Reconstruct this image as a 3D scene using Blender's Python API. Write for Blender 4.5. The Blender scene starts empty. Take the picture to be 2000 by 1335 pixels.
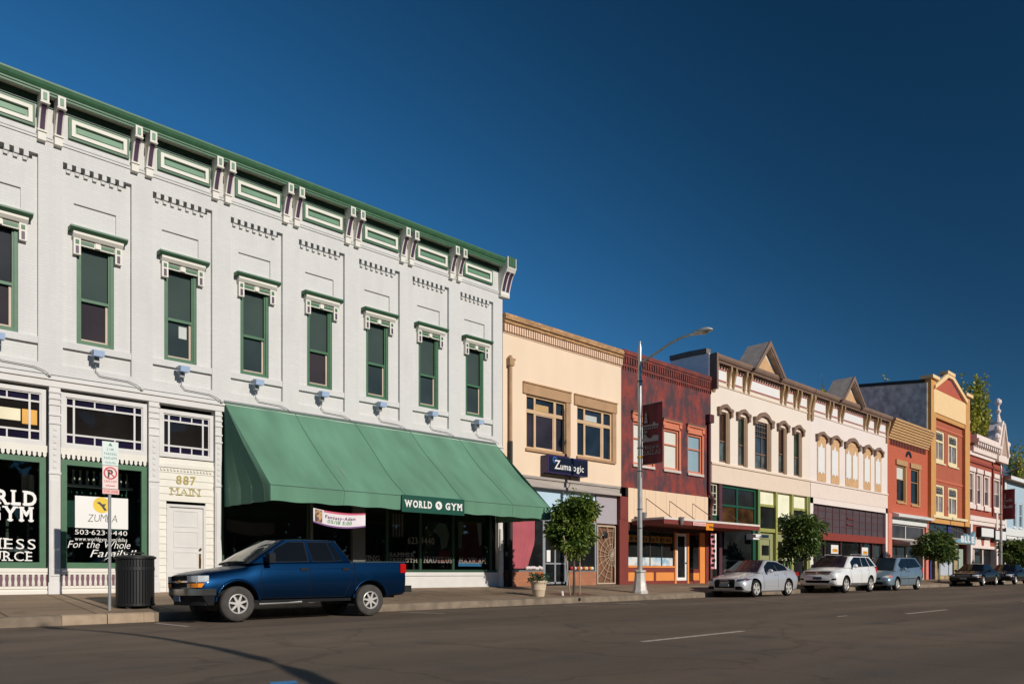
import bpy, bmesh, math, random
from mathutils import Vector, Matrix
from mathutils.bvhtree import BVHTree
random.seed(7)
R = math.radians
C = bpy.context.scene.collection
SC = bpy.context.scene
# ---------------------------------------------------------------- camera, sky, sun, exposure
FOC, XV, HY, CX, CH = 1500.0, 2582.0, 1118.0, 1000.0, 0.977   # lens data of the photograph (2000 px wide)
TH = math.atan((XV - CX) / FOC)
CT, ST = math.cos(TH), math.sin(TH)
cam = bpy.data.cameras.new('camera')
cam.sensor_width = 36.0
cam.lens = 36.0 * FOC / 2000.0
cam.shift_y = (HY - 667.5) / 2000.0
cam.clip_end = 6000
camo = bpy.data.objects.new('camera', cam)
C.objects.link(camo)
camo.location = (0, 0, CH)
camo.rotation_euler = (R(90), 0, TH - R(90))
SC.camera = camo
SUN_EL = 25.2
w = bpy.data.worlds.new('World')
SC.world = w
w.use_nodes = True
nt = w.node_tree
nt.nodes.clear()
sky = nt.nodes.new('ShaderNodeTexSky')
sky.sky_type = 'NISHITA'
sky.sun_disc = False
sky.sun_elevation = R(SUN_EL)
sky.sun_rotation = R(180)
sky.altitude = 1500
sky.air_density = 0.9
sky.dust_density = 0.0
sky.ozone_density = 5.0
bg = nt.nodes.new('ShaderNodeBackground')
bg.inputs['Strength'].default_value = 0.138
hs = nt.nodes.new('ShaderNodeHueSaturation')
hs.inputs['Saturation'].default_value = 1.19
hs.inputs['Hue'].default_value = 0.492
outw = nt.nodes.new('ShaderNodeOutputWorld')
nt.links.new(sky.outputs[0], hs.inputs['Color'])
# polarised daylight: the light of a clear sky is polarised most at 90 degrees from the sun, and a polarising filter takes that part out
SDIR = (0.02, -math.cos(R(SUN_EL)), math.sin(R(SUN_EL)))
gc = nt.nodes.new('ShaderNodeTexCoord')
def wm(op, a, b=None):
    n_ = nt.nodes.new('ShaderNodeMath'); n_.operation = op
    for i_, v_ in enumerate((a, b)):
        if v_ is None: continue
        if isinstance(v_, (int, float)): n_.inputs[i_].default_value = v_
        else: nt.links.new(v_, n_.inputs[i_])
    return n_.outputs[0]
vd = nt.nodes.new('ShaderNodeVectorMath'); vd.operation = 'DOT_PRODUCT'; vd.inputs[1].default_value = SDIR
nt.links.new(gc.outputs['Generated'], vd.inputs[0])
c2 = wm('MULTIPLY', vd.outputs['Value'], vd.outputs['Value'])
pol = wm('DIVIDE', wm('SUBTRACT', 1.0, c2), wm('ADD', 1.0, c2))
fac = wm('MULTIPLY', wm('SUBTRACT', 1.0, wm('MULTIPLY', pol, 0.80)), 1.3)
fac = wm('MULTIPLY', fac, wm('SUBTRACT', 1.0, wm('MULTIPLY', wm('MAXIMUM', vd.outputs['Value'], 0.0), 0.65)))
vs_ = nt.nodes.new('ShaderNodeVectorMath'); vs_.operation = 'SCALE'
nt.links.new(hs.outputs[0], vs_.inputs[0]); nt.links.new(fac, vs_.inputs['Scale'])
nt.links.new(vs_.outputs[0], bg.inputs['Color'])
nt.links.new(bg.outputs[0], outw.inputs['Surface'])
sl = bpy.data.lights.new('sun', 'SUN')
sl.energy = 3.8
sl.angle = R(0.53)
sl.color = (1.0, 0.925, 0.82)
so = bpy.data.objects.new('sun', sl)
C.objects.link(so)
az = R(91.3)
sdir = Vector((math.cos(az) * math.cos(R(SUN_EL)), math.sin(az) * math.cos(R(SUN_EL)), -math.sin(R(SUN_EL))))
so.rotation_euler = sdir.to_track_quat('-Z', 'Y').to_euler()
so.location = (0, -20, 30)
SC.view_settings.view_transform = 'Standard'
SC.view_settings.look = 'None'
SC.view_settings.exposure = 0
SC.view_settings.gamma = 1

# ---------------------------------------------------------------- helpers
FY = 21.0                                        # the street fronts all stand on this plane
def rat(px, py):
    a = px - CX
    return (CT * FOC + ST * a, ST * FOC - CT * a, HY - py)
def X_(px, D=FY):
    r = rat(px, 0); return r[0] * D / r[1]
def Z_(px, py, D=FY):
    r = rat(px, py); return CH + r[2] * D / r[1]
def lin(r, g, b, k=0.9):
    f = lambda c: ((c / 255 + 0.055) / 1.055) ** 2.4 if c > 10 else c / 255 / 12.92
    return (f(r) * k, f(g) * k, f(b) * k)
def rise(x):
    return 0.0025 * max(0.0, min(x - 5, 60))
def gz(x, y):                                    # ground height
    if y <= 13: z = 0
    elif y <= 16.75: z = -0.04 * (y - 13) / 3.75
    elif y <= 21: z = 0.147 + 0.326 * (y - 16.75) / 4.25
    else: z = 0.473
    return z + rise(x) * (1 if y < 18 else max(0, 1 - (y - 18) / 3))

ORG = {}
def thing(name, label, cat, loc=(0, 0, 0), group=None):
    o = bpy.data.objects.new(name, None)
    C.objects.link(o)
    o.location = loc
    o.empty_display_size = 0.2
    o['label'] = label; o['category'] = cat
    if group: o['group'] = group
    ORG[o.name] = Vector(loc)
    return o
def tag(o, label, cat, group=None):
    o['label'] = label; o['category'] = cat
    if group: o['group'] = group
    return o
def struct(o):
    o['kind'] = 'structure'; return o
def copy_tree(o, parent=None):
    c = o.copy(); C.objects.link(c)
    if parent: c.parent = parent
    ORG[c.name] = ORG.get(o.name, Vector((0, 0, 0)))
    for ch in list(o.children): copy_tree(ch, c)
    return c

SPLIT = {'pilaster', 'pilaster_cap', 'column', 'stall_riser', 'shop_pane', 'upper_pane', 'lemon_panel', 'light_fitting', 'shelf_leg', 'tie_rod', 'mullion', 'stone_base', 'lime_frame',
         'shop_frame', 'arch_trim', 'scroll', 'border_pane', 'sill_course', 'tail_light', 'step_bar', 'string_course', 'wiper', 'green_pilaster', 'junction_box', 'inset', 'drop_inset', 'riser_cap', 'door_post', 'hood_cap', 'hood_inset', 'stake', 'pier', 'mounting', 'border', 'tie', 'band_course', 'white_front'}
class MB:
    def __init__(s): s.v = []; s.f = []; s.m = []; s.mi = 0; s.cuts = []
    def nx(s):
        """the next shapes belong to another piece"""
        s.cuts.append(len(s.f)); return s
    def pieces(s, auto):
        cuts = sorted(set(([0] + s.cuts + [len(s.f)]))) if not auto else None
        if auto:
            par = list(range(len(s.v)))
            def fd(i):
                while par[i] != i: par[i] = par[par[i]]; i = par[i]
                return i
            for f in s.f:
                for i in f[1:]: par[fd(i)] = fd(f[0])
            gr = {}
            for f in s.f: gr.setdefault(fd(f[0]), []).append(f)
            groups = list(gr.values())
        else: groups = [s.f[a:b] for a, b in zip(cuts[:-1], cuts[1:])]
        for g in groups:
            if not g: continue
            m = MB(); mp = {}
            for f in g:
                for i in f:
                    if i not in mp: mp[i] = len(m.v); m.v.append(s.v[i])
                m.f.append(tuple(mp[i] for i in f)); m.m.append(0)
            yield m
    def face(s, pts):
        n = len(s.v); s.v += [tuple(p) for p in pts]; s.f.append(tuple(range(n, n + len(pts)))); s.m.append(s.mi); return s
    def add(s, vs, fs):
        n = len(s.v); s.v += [tuple(p) for p in vs]
        for f in fs: s.f.append(tuple(i + n for i in f)); s.m.append(s.mi)
        return s
    def box(s, x0, x1, y0, y1, z0, z1):
        v = [(x, y, z) for z in (z0, z1) for y in (y0, y1) for x in (x0, x1)]
        return s.add(v, [(0, 2, 3, 1), (4, 5, 7, 6), (0, 1, 5, 4), (2, 6, 7, 3), (0, 4, 6, 2), (1, 3, 7, 5)])
    def prism(s, pts, axis, a0, a1):
        def mk(p, a):
            return {'x': (a, p[0], p[1]), 'y': (p[0], a, p[1]), 'z': (p[0], p[1], a)}[axis]
        n = len(pts)
        v = [mk(p, a0) for p in pts] + [mk(p, a1) for p in pts]
        f = [tuple(range(n)), tuple(range(2 * n - 1, n - 1, -1))] + [(i, (i + 1) % n, n + (i + 1) % n, n + i) for i in range(n)]
        return s.add(v, f)
    def bar(s, p, q, r, n=8, r2=None):
        return s.tube([p, q], [r, r if r2 is None else r2], n)
    def tube(s, pts, r, n=8, cap=True):
        pts = [Vector(p) for p in pts]
        rs = r if isinstance(r, (list, tuple)) else [r] * len(pts)
        rings = []
        up = Vector((0, 0, 1))
        for i, p in enumerate(pts):
            d = (pts[min(i + 1, len(pts) - 1)] - pts[max(i - 1, 0)])
            d = d.normalized() if d.length > 1e-9 else Vector((0, 0, 1))
            a = up if abs(d.dot(up)) < 0.95 else Vector((1, 0, 0))
            u = d.cross(a).normalized(); vv = u.cross(d)
            rings.append([p + (u * math.cos(2 * math.pi * k / n) + vv * math.sin(2 * math.pi * k / n)) * rs[i] for k in range(n)])
        b = len(s.v)
        s.v += [tuple(p) for g in rings for p in g]
        for i in range(len(rings) - 1):
            for k in range(n):
                s.f.append((b + i * n + k, b + i * n + (k + 1) % n, b + (i + 1) * n + (k + 1) % n, b + (i + 1) * n + k)); s.m.append(s.mi)
        if cap:
            s.f.append(tuple(b + k for k in range(n))); s.m.append(s.mi)
            s.f.append(tuple(b + (len(rings) - 1) * n + k for k in range(n))); s.m.append(s.mi)
        return s
    def lathe(s, prof, cx=0, cy=0, n=20, axis='z', flute=0, nf=0, cap=True):
        b = len(s.v)
        for (r, z) in prof:
            for k in range(n):
                a = 2 * math.pi * k / n
                rr = r * (1 - flute * (0.5 + 0.5 * math.cos(a * nf))) if nf else r
                if axis == 'z': s.v.append((cx + rr * math.cos(a), cy + rr * math.sin(a), z))
                else: s.v.append((cx + rr * math.cos(a), z, cy + rr * math.sin(a)))
        for i in range(len(prof) - 1):
            for k in range(n):
                s.f.append((b + i * n + k, b + i * n + (k + 1) % n, b + (i + 1) * n + (k + 1) % n, b + (i + 1) * n + k)); s.m.append(s.mi)
        if cap and prof[0][0] > 1e-4: s.f.append(tuple(b + k for k in range(n))); s.m.append(s.mi)
        if cap and prof[-1][0] > 1e-4: s.f.append(tuple(b + (len(prof) - 1) * n + k for k in range(n))); s.m.append(s.mi)
        return s
    def ball(s, c, r, n=10, sq=(1, 1, 1)):
        vs = []; m = n // 2
        for i in range(m + 1):
            t = math.pi * i / m
            for k in range(n):
                a = 2 * math.pi * k / n
                vs.append((c[0] + r * sq[0] * math.sin(t) * math.cos(a), c[1] + r * sq[1] * math.sin(t) * math.sin(a), c[2] + r * sq[2] * math.cos(t)))
        fs = [(i * n + k, i * n + (k + 1) % n, (i + 1) * n + (k + 1) % n, (i + 1) * n + k) for i in range(m) for k in range(n)]
        return s.add(vs, fs)
    def wall(s, x0, x1, z0, z1, y, holes, depth=0.2):
        xs = sorted(set([x0, x1] + [v for h in holes for v in h[:2] if x0 < v < x1]))
        zs = sorted(set([z0, z1] + [v for h in holes for v in h[2:4] if z0 < v < z1]))
        for i in range(len(xs) - 1):
            j = 0
            while j < len(zs) - 1:
                xm = (xs[i] + xs[i + 1]) / 2
                ins = lambda jj: any(h[0] < xm < h[1] and h[2] < (zs[jj] + zs[jj + 1]) / 2 < h[3] for h in holes)
                if ins(j): j += 1; continue
                k = j
                while k + 1 < len(zs) - 1 and not ins(k + 1): k += 1
                s.face([(xs[i], y, zs[j]), (xs[i + 1], y, zs[j]), (xs[i + 1], y, zs[k + 1]), (xs[i], y, zs[k + 1])])
                j = k + 1
        for h in holes:
            a, b, c, d = h[:4]; dp = y + (h[4] if len(h) > 4 else depth)
            s.face([(a, y, c), (a, dp, c), (a, dp, d), (a, y, d)])
            s.face([(b, y, c), (b, y, d), (b, dp, d), (b, dp, c)])
            s.face([(a, y, d), (a, dp, d), (b, dp, d), (b, y, d)])
            s.face([(a, y, c), (b, y, c), (b, dp, c), (a, dp, c)])
        return s
    def frame(s, x0, x1, z0, z1, t, y0, y1, tb=None):
        tb = t if tb is None else tb
        s.box(x0, x0 + t, y0, y1, z0, z1); s.box(x1 - t, x1, y0, y1, z0, z1)
        s.box(x0 + t, x1 - t, y0, y1, z1 - t, z1); s.box(x0 + t, x1 - t, y0, y1, z0, z0 + tb)
        return s
    def build(s, name, mats, parent=None, smooth=None, org=None, recalc=True):
        if s.cuts or (name in SPLIT and len(s.f) > 6):
            ps = list(s.pieces(not s.cuts))
            if len(ps) > 1: return [p.build(name, mats, parent, smooth, org, recalc) for p in ps][0]
        me = bpy.data.meshes.new(name)
        o0 = org if org is not None else (ORG[parent.name] if parent else Vector((0, 0, 0)))
        me.from_pydata([(p[0] - o0[0], p[1] - o0[1], p[2] - o0[2]) for p in s.v], [], s.f)
        if not isinstance(mats, (list, tuple)): mats = [mats]
        for m in mats: me.materials.append(m)
        for p, i in zip(me.polygons, s.m): p.material_index = min(i, len(mats) - 1)
        bm = bmesh.new(); bm.from_mesh(me)
        bmesh.ops.remove_doubles(bm, verts=bm.verts, dist=1e-5)
        if recalc: bmesh.ops.recalc_face_normals(bm, faces=bm.faces)
        bm.to_mesh(me); bm.free()
        o = bpy.data.objects.new(name, me); C.objects.link(o)
        if parent: o.parent = parent
        elif org is not None: o.location = org
        ORG[o.name] = Vector(o0)
        if smooth is not None:
            for p in me.polygons: p.use_smooth = True
            me.set_sharp_from_angle(angle=R(smooth))
        me.update()
        return o
def Bx(name, mat, parent, *a):
    return MB().box(*a).build(name, mat, parent)

# ---------------------------------------------------------------- materials
MATS = {}
def _mat(name):
    m = bpy.data.materials.new(name); m.use_nodes = True
    n = m.node_tree; b = n.nodes['Principled BSDF']; return m, n, b
def M(name, col, rough=0.6, metal=0.0, var=0.08, scale=2.0, stretch=(1, 1, 1), bump=0.0, bscale=60, coat=0.0, spec=0.5, col2=None, c2=(0.45, 0.65)):
    if name in MATS: return MATS[name]
    m, n, b = _mat(name); L = n.links
    b.inputs['Roughness'].default_value = rough
    b.inputs['Metallic'].default_value = metal
    b.inputs['Coat Weight'].default_value = coat
    b.inputs['Coat Roughness'].default_value = 0.03
    b.inputs['Specular IOR Level'].default_value = spec
    tc = n.nodes.new('ShaderNodeTexCoord')
    mp = n.nodes.new('ShaderNodeMapping'); mp.inputs['Scale'].default_value = stretch
    L.new(tc.outputs['Object'], mp.inputs[0])
    nz = n.nodes.new('ShaderNodeTexNoise'); nz.inputs['Scale'].default_value = scale; nz.inputs['Detail'].default_value = 6
    L.new(mp.outputs[0], nz.inputs['Vector'])
    rp = n.nodes.new('ShaderNodeValToRGB')
    if col2 is None:
        rp.color_ramp.elements[0].position = 0.3; rp.color_ramp.elements[1].position = 0.7
        rp.color_ramp.elements[0].color = tuple(c * (1 - var) for c in col) + (1,)
        rp.color_ramp.elements[1].color = tuple(min(1, c * (1 + var)) for c in col) + (1,)
    else:
        rp.color_ramp.elements[0].position, rp.color_ramp.elements[1].position = c2
        rp.color_ramp.elements[0].color = tuple(col) + (1,); rp.color_ramp.elements[1].color = tuple(col2) + (1,)
    L.new(nz.outputs['Fac'], rp.inputs[0]); L.new(rp.outputs[0], b.inputs['Base Color'])
    if bump:
        n2 = n.nodes.new('ShaderNodeTexNoise'); n2.inputs['Scale'].default_value = bscale; n2.inputs['Detail'].default_value = 3
        L.new(mp.outputs[0], n2.inputs['Vector'])
        bp = n.nodes.new('ShaderNodeBump'); bp.inputs['Strength'].default_value = bump; bp.inputs['Distance'].default_value = 0.02
        L.new(n2.outputs['Fac'], bp.inputs['Height']); L.new(bp.outputs[0], b.inputs['Normal'])
    MATS[name] = m
    return m
def BR(name, col, var=0.06, mortar=0.9, bump=0.35, bw=0.21, rh=0.075, rough=0.75, stain=None, sfac=(0.5, 0.75), sscale=(0.5, 0.5, 0.3), blotch=0.12):
    """brick wall on the XZ plane, bricks drawn by the Brick texture, with weather blotches"""
    if name in MATS: return MATS[name]
    m, n, b = _mat(name); L = n.links
    b.inputs['Roughness'].default_value = rough
    tc = n.nodes.new('ShaderNodeTexCoord'); sp = n.nodes.new('ShaderNodeSeparateXYZ'); cb = n.nodes.new('ShaderNodeCombineXYZ')
    ad = n.nodes.new('ShaderNodeMath'); ad.operation = 'ADD'
    L.new(tc.outputs['Object'], sp.inputs[0]); L.new(sp.outputs[0], ad.inputs[0]); L.new(sp.outputs[1], ad.inputs[1])
    L.new(ad.outputs[0], cb.inputs[0]); L.new(sp.outputs[2], cb.inputs[1])
    bt = n.nodes.new('ShaderNodeTexBrick')
    bt.inputs['Scale'].default_value = 1.0; bt.inputs['Brick Width'].default_value = bw; bt.inputs['Row Height'].default_value = rh
    bt.inputs['Mortar Size'].default_value = 0.008; bt.inputs['Mortar Smooth'].default_value = 0.3
    bt.inputs['Color1'].default_value = tuple(c * (1 - var) for c in col) + (1,)
    bt.inputs['Color2'].default_value = tuple(min(1, c * (1 + var)) for c in col) + (1,)
    bt.inputs['Mortar'].default_value = tuple(c * mortar for c in col) + (1,)
    L.new(cb.outputs[0], bt.inputs['Vector'])
    mp = n.nodes.new('ShaderNodeMapping'); mp.inputs['Scale'].default_value = sscale
    L.new(tc.outputs['Object'], mp.inputs[0])
    nz = n.nodes.new('ShaderNodeTexNoise'); nz.inputs['Scale'].default_value = 2.2; nz.inputs['Detail'].default_value = 7; nz.inputs['Roughness'].default_value = 0.62
    L.new(mp.outputs[0], nz.inputs['Vector'])
    mx = n.nodes.new('ShaderNodeMix'); mx.data_type = 'RGBA'; mx.blend_type = 'MIX'
    rp = n.nodes.new('ShaderNodeValToRGB'); rp.color_ramp.elements[0].position, rp.color_ramp.elements[1].position = sfac
    L.new(nz.outputs['Fac'], rp.inputs[0])
    st = stain if stain is not None else tuple(c * (1 - blotch) for c in col)
    L.new(rp.outputs[0], mx.inputs['Factor']); L.new(bt.outputs['Color'], mx.inputs['A']); mx.inputs['B'].default_value = tuple(st) + (1,)
    L.new(mx.outputs['Result'], b.inputs['Base Color'])
    bp = n.nodes.new('ShaderNodeBump'); bp.inputs['Strength'].default_value = bump; bp.inputs['Distance'].default_value = 0.01; bp.invert = True
    L.new(bt.outputs['Fac'], bp.inputs['Height']); L.new(bp.outputs[0], b.inputs['Normal'])
    MATS[name] = m
    return m
def GL(name, col=(0.014, 0.012, 0.011), rough=0.03, spec=0.35, var=0.5, scale=0.7):
    """dark window glass"""
    if name in MATS: return MATS[name]
    m = M(name, col, rough, 0, var=var, scale=scale, spec=spec)
    n = m.node_tree; b = n.nodes['Principled BSDF']; b.inputs['IOR'].default_value = 1.5
    tc = n.nodes.new('ShaderNodeTexCoord'); nz = n.nodes.new('ShaderNodeTexNoise'); nz.inputs['Scale'].default_value = 1.3
    n.links.new(tc.outputs['Object'], nz.inputs['Vector'])
    bp = n.nodes.new('ShaderNodeBump'); bp.inputs['Strength'].default_value = 0.12; bp.inputs['Distance'].default_value = 0.02
    n.links.new(nz.outputs['Fac'], bp.inputs['Height']); n.links.new(bp.outputs[0], b.inputs['Normal'])
    return m
def CLEAR(name, tint=(0.75, 0.8, 0.78)):
    """clear shop glass: lets the room show, reflects the street"""
    if name in MATS: return MATS[name]
    m, n, b = _mat(name); n.nodes.remove(b); L = n.links
    t = n.nodes.new('ShaderNodeBsdfTransparent'); t.inputs[0].default_value = tint + (1,)
    g = n.nodes.new('ShaderNodeBsdfGlossy'); g.inputs['Roughness'].default_value = 0.02
    fr = n.nodes.new('ShaderNodeFresnel'); fr.inputs[0].default_value = 1.5
    mx = n.nodes.new('ShaderNodeMixShader'); L.new(fr.outputs[0], mx.inputs[0]); L.new(t.outputs[0], mx.inputs[1]); L.new(g.outputs[0], mx.inputs[2])
    L.new(mx.outputs[0], n.nodes['Material Output'].inputs[0])
    MATS[name] = m
    return m
def LEAF(name, c1, c2, scale=4.0):
    if name in MATS: return MATS[name]
    m, n, b = _mat(name); L = n.links
    oi = n.nodes.new('ShaderNodeTexCoord'); nz = n.nodes.new('ShaderNodeTexNoise'); nz.inputs['Scale'].default_value = scale; nz.inputs['Detail'].default_value = 4
    L.new(oi.outputs['Object'], nz.inputs['Vector'])
    rp = n.nodes.new('ShaderNodeValToRGB'); rp.color_ramp.elements[0].position = 0.35; rp.color_ramp.elements[1].position = 0.65
    rp.color_ramp.elements[0].color = c1 + (1,); rp.color_ramp.elements[1].color = c2 + (1,)
    L.new(nz.outputs['Fac'], rp.inputs[0]); L.new(rp.outputs[0], b.inputs['Base Color'])
    b.inputs['Roughness'].default_value = 0.5
    tr = n.nodes.new('ShaderNodeBsdfTranslucent'); L.new(rp.outputs[0], tr.inputs[0])
    mx = n.nodes.new('ShaderNodeMixShader'); mx.inputs[0].default_value = 0.25
    L.new(b.outputs[0], mx.inputs[1]); L.new(tr.outputs[0], mx.inputs[2]); L.new(mx.outputs[0], n.nodes['Material Output'].inputs[0])
    MATS[name] = m
    return m

# ---------------------------------------------------------------- lettering
GLY = {}
def glyph(ch, bold):
    k = (ch, bold)
    if k not in GLY:
        cu = bpy.data.curves.new('glyph', 'FONT'); cu.body = ch; cu.size = 1; cu.offset = bold; cu.resolution_u = 3
        ob = bpy.data.objects.new('glyph', cu); C.objects.link(ob)
        bpy.context.view_layer.update()
        me = ob.to_mesh()
        vs = [(v.co.x, v.co.y) for v in me.vertices]; fs = [tuple(p.vertices) for p in me.polygons]
        ob.to_mesh_clear(); bpy.data.objects.remove(ob); bpy.data.curves.remove(cu)
        GLY[k] = (vs, fs)
    return GLY[k]
SERIF = {'W': 't0 t1', 'R': 'b0 b1 t0', 'L': 't0 b0', 'D': 't0 b0', 'G': '', 'Y': 't0 t1 bc', 'M': 't0 t1 b0 b1', 'I': 'tc bc', 'T': 'bc', 'N': 't0 t1 b0 b1', 'E': 't0 b0',
         'S': '', 'U': 't0 t1', 'H': 't0 t1 b0 b1', 'A': 'b0 b1', 'X': 't0 t1 b0 b1', 'F': 't0 b0', 'O': '', 'C': '', 'P': 't0 b0', 'K': 't0 b0 b1 t1'}
def text_mb(txt, h, width=None, bold=0.0, shear=0.0, slab=False, gap=0.10, bounce=0.0):
    """flat lettering in (u,v) from the origin, cap height h; returns verts, faces, total width"""
    V, F = [], []; x = 0.0
    cap = 0.729
    for i, ch in enumerate(txt):
        if ch == ' ': x += 0.3; continue
        vs, fs = glyph(ch, bold)
        if not vs: continue
        a = min(v[0] for v in vs); b = max(v[0] for v in vs)
        dy = bounce * (((i * 37) % 11) / 10 - 0.5)
        n = len(V)
        V += [(x + v[0] - a, v[1] + dy, 0) for v in vs]; F += [tuple(j + n for j in f) for f in fs]
        ww = b - a
        if slab:
            t = 0.085; ln = 0.15
            for s_ in SERIF.get(ch, '').split():
                ins = 0.05 + bold
                cx = {'0': ins, '1': ww - ins, 'c': ww / 2}[s_[1]]
                z0 = 0 if s_[0] == 'b' else cap - t
                n = len(V); V += [(x + cx - ln, z0, 1), (x + cx + ln, z0, 1), (x + cx + ln, z0 + t, 1), (x + cx - ln, z0 + t, 1)]; F.append((n, n + 1, n + 2, n + 3))
        x += ww + gap + (0.06 if slab else 0)
    W = max(v[0] for v in V); k = h / cap
    kx = k if width is None else width / W
    V = [((v[0] + shear * v[1]) * kx, v[1] * k, v[2]) for v in V]
    return V, F, W * kx
def letters(name, txt, x0, z0, h, y, mat, parent, width=None, center=False, **kw):
    V, F, W = text_mb(txt, h, width, **kw)
    off = x0 - W / 2 if center else x0
    mb = MB(); mb.add([(off + v[0], y - 0.0015 * v[2], z0 + v[1]) for v in V], F)
    return mb.build(name, mat, parent, recalc=False)
# ---------------------------------------------------------------- ground, road, pavement
def ground_mat(name, c1, c2, c3, tile=None, rough=0.85, cracks=False):
    m, n, b = _mat(name); L = n.links
    b.inputs['Roughness'].default_value = rough; b.inputs['Specular IOR Level'].default_value = 0.25
    tc = n.nodes.new('ShaderNodeTexCoord')
    def noise(sc, st=(1, 1, 1), det=6):
        mp = n.nodes.new('ShaderNodeMapping'); mp.inputs['Scale'].default_value = st; L.new(tc.outputs['Object'], mp.inputs[0])
        z = n.nodes.new('ShaderNodeTexNoise'); z.inputs['Scale'].default_value = sc; z.inputs['Detail'].default_value = det; L.new(mp.outputs[0], z.inputs['Vector']); return z
    a = noise(0.35, (0.35, 1.6, 1)); r1 = n.nodes.new('ShaderNodeValToRGB')
    r1.color_ramp.elements[0].position = 0.38; r1.color_ramp.elements[1].position = 0.64
    r1.color_ramp.elements[0].color = c1 + (1,); r1.color_ramp.elements[1].color = c2 + (1,)
    L.new(a.outputs['Fac'], r1.inputs[0])
    p = noise(1.1, (1, 1, 1), 8); r2 = n.nodes.new('ShaderNodeValToRGB'); r2.color_ramp.elements[0].position = 0.52; r2.color_ramp.elements[1].position = 0.72
    L.new(p.outputs['Fac'], r2.inputs[0])
    mx = n.nodes.new('ShaderNodeMix'); mx.data_type = 'RGBA'; L.new(r2.outputs[0], mx.inputs['Factor']); L.new(r1.outputs[0], mx.inputs['A']); mx.inputs['B'].default_value = c3 + (1,)
    g = noise(90, (1, 1, 1), 3); r3 = n.nodes.new('ShaderNodeValToRGB'); r3.color_ramp.elements[0].position = 0.3; r3.color_ramp.elements[1].position = 0.7
    r3.color_ramp.elements[0].color = (0.72, 0.72, 0.72, 1); r3.color_ramp.elements[1].color = (1.2, 1.2, 1.2, 1)
    L.new(g.outputs['Fac'], r3.inputs[0])
    mu = n.nodes.new('ShaderNodeMix'); mu.data_type = 'RGBA'; mu.blend_type = 'MULTIPLY'; mu.inputs['Factor'].default_value = 1
    L.new(mx.outputs['Result'], mu.inputs['A']); L.new(r3.outputs[0], mu.inputs['B'])
    last = mu.outputs['Result']
    if tile:
        bt = n.nodes.new('ShaderNodeTexBrick'); bt.offset = 0; bt.inputs['Scale'].default_value = 1; bt.inputs['Brick Width'].default_value = tile; bt.inputs['Row Height'].default_value = tile
        bt.inputs['Mortar Size'].default_value = 0.022; bt.inputs['Color1'].default_value = (0.92, 0.92, 0.92, 1); bt.inputs['Color2'].default_value = (1.08, 1.08, 1.08, 1); bt.inputs['Mortar'].default_value = (0.45, 0.42, 0.4, 1)
        L.new(tc.outputs['Object'], bt.inputs['Vector'])
        m3 = n.nodes.new('ShaderNodeMix'); m3.data_type = 'RGBA'; m3.blend_type = 'MULTIPLY'; m3.inputs['Factor'].default_value = 1
        L.new(last, m3.inputs['A']); L.new(bt.outputs['Color'], m3.inputs['B']); last = m3.outputs['Result']
    if cracks:
        wz = noise(1.3, (1, 1, 1), 5); vm = n.nodes.new('ShaderNodeVectorMath'); vm.operation = 'MULTIPLY_ADD'; vm.inputs[1].default_value = (1.2, 1.2, 0)
        L.new(wz.outputs['Color'], vm.inputs[0]); L.new(tc.outputs['Object'], vm.inputs[2])
        vo = n.nodes.new('ShaderNodeTexVoronoi'); vo.feature = 'DISTANCE_TO_EDGE'; vo.inputs['Scale'].default_value = 0.33; L.new(vm.outputs[0], vo.inputs['Vector'])
        rc = n.nodes.new('ShaderNodeValToRGB'); rc.color_ramp.elements[0].position = 0.004; rc.color_ramp.elements[1].position = 0.016
        rc.color_ramp.elements[0].color = (0.78, 0.77, 0.76, 1); rc.color_ramp.elements[1].color = (1, 1, 1, 1); L.new(vo.outputs['Distance'], rc.inputs[0])
        m4 = n.nodes.new('ShaderNodeMix'); m4.data_type = 'RGBA'; m4.blend_type = 'MULTIPLY'; m4.inputs['Factor'].default_value = 1
        L.new(last, m4.inputs['A']); L.new(rc.outputs[0], m4.inputs['B']); last = m4.outputs['Result']
        st = noise(0.5, (.18, 1.3, 1), 3); r5 = n.nodes.new('ShaderNodeValToRGB'); r5.color_ramp.elements[0].position = 0.36; r5.color_ramp.elements[1].position = 0.62
        r5.color_ramp.elements[0].color = (0.8, 0.8, 0.81, 1); r5.color_ramp.elements[1].color = (1.08, 1.06, 1.04, 1); L.new(st.outputs['Fac'], r5.inputs[0])
        m5 = n.nodes.new('ShaderNodeMix'); m5.data_type = 'RGBA'; m5.blend_type = 'MULTIPLY'; m5.inputs['Factor'].default_value = 1
        L.new(last, m5.inputs['A']); L.new(r5.outputs[0], m5.inputs['B']); last = m5.outputs['Result']
    L.new(last, b.inputs['Base Color'])
    bp = n.nodes.new('ShaderNodeBump'); bp.inputs['Strength'].default_value = 0.5; bp.inputs['Distance'].default_value = 0.006
    L.new(g.outputs['Fac'], bp.inputs['Height']); L.new(bp.outputs[0], b.inputs['Normal'])
    return m
asphalt = ground_mat('asphalt', (0.135, 0.102, 0.073), (0.185, 0.138, 0.1), (0.12, 0.098, 0.078), cracks=True)
paving = ground_mat('paving', (0.26, 0.19, 0.125), (0.36, 0.26, 0.18), (0.23, 0.175, 0.12), tile=1.52, cracks=True)
earth = ground_mat('earth', (0.09, 0.09, 0.05), (0.12, 0.12, 0.07), (0.1, 0.08, 0.05))
kerbm = M('kerb_concrete', (0.2, 0.155, 0.11), 0.9, var=0.3, scale=3, bump=0.5)
kerbl = M('kerb_concrete_new', (0.36, 0.27, 0.185), 0.9, var=0.15, scale=4, bump=0.3)
paint = M('road_paint', (0.52, 0.44, 0.38), 0.7, var=0.25, scale=14)
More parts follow.
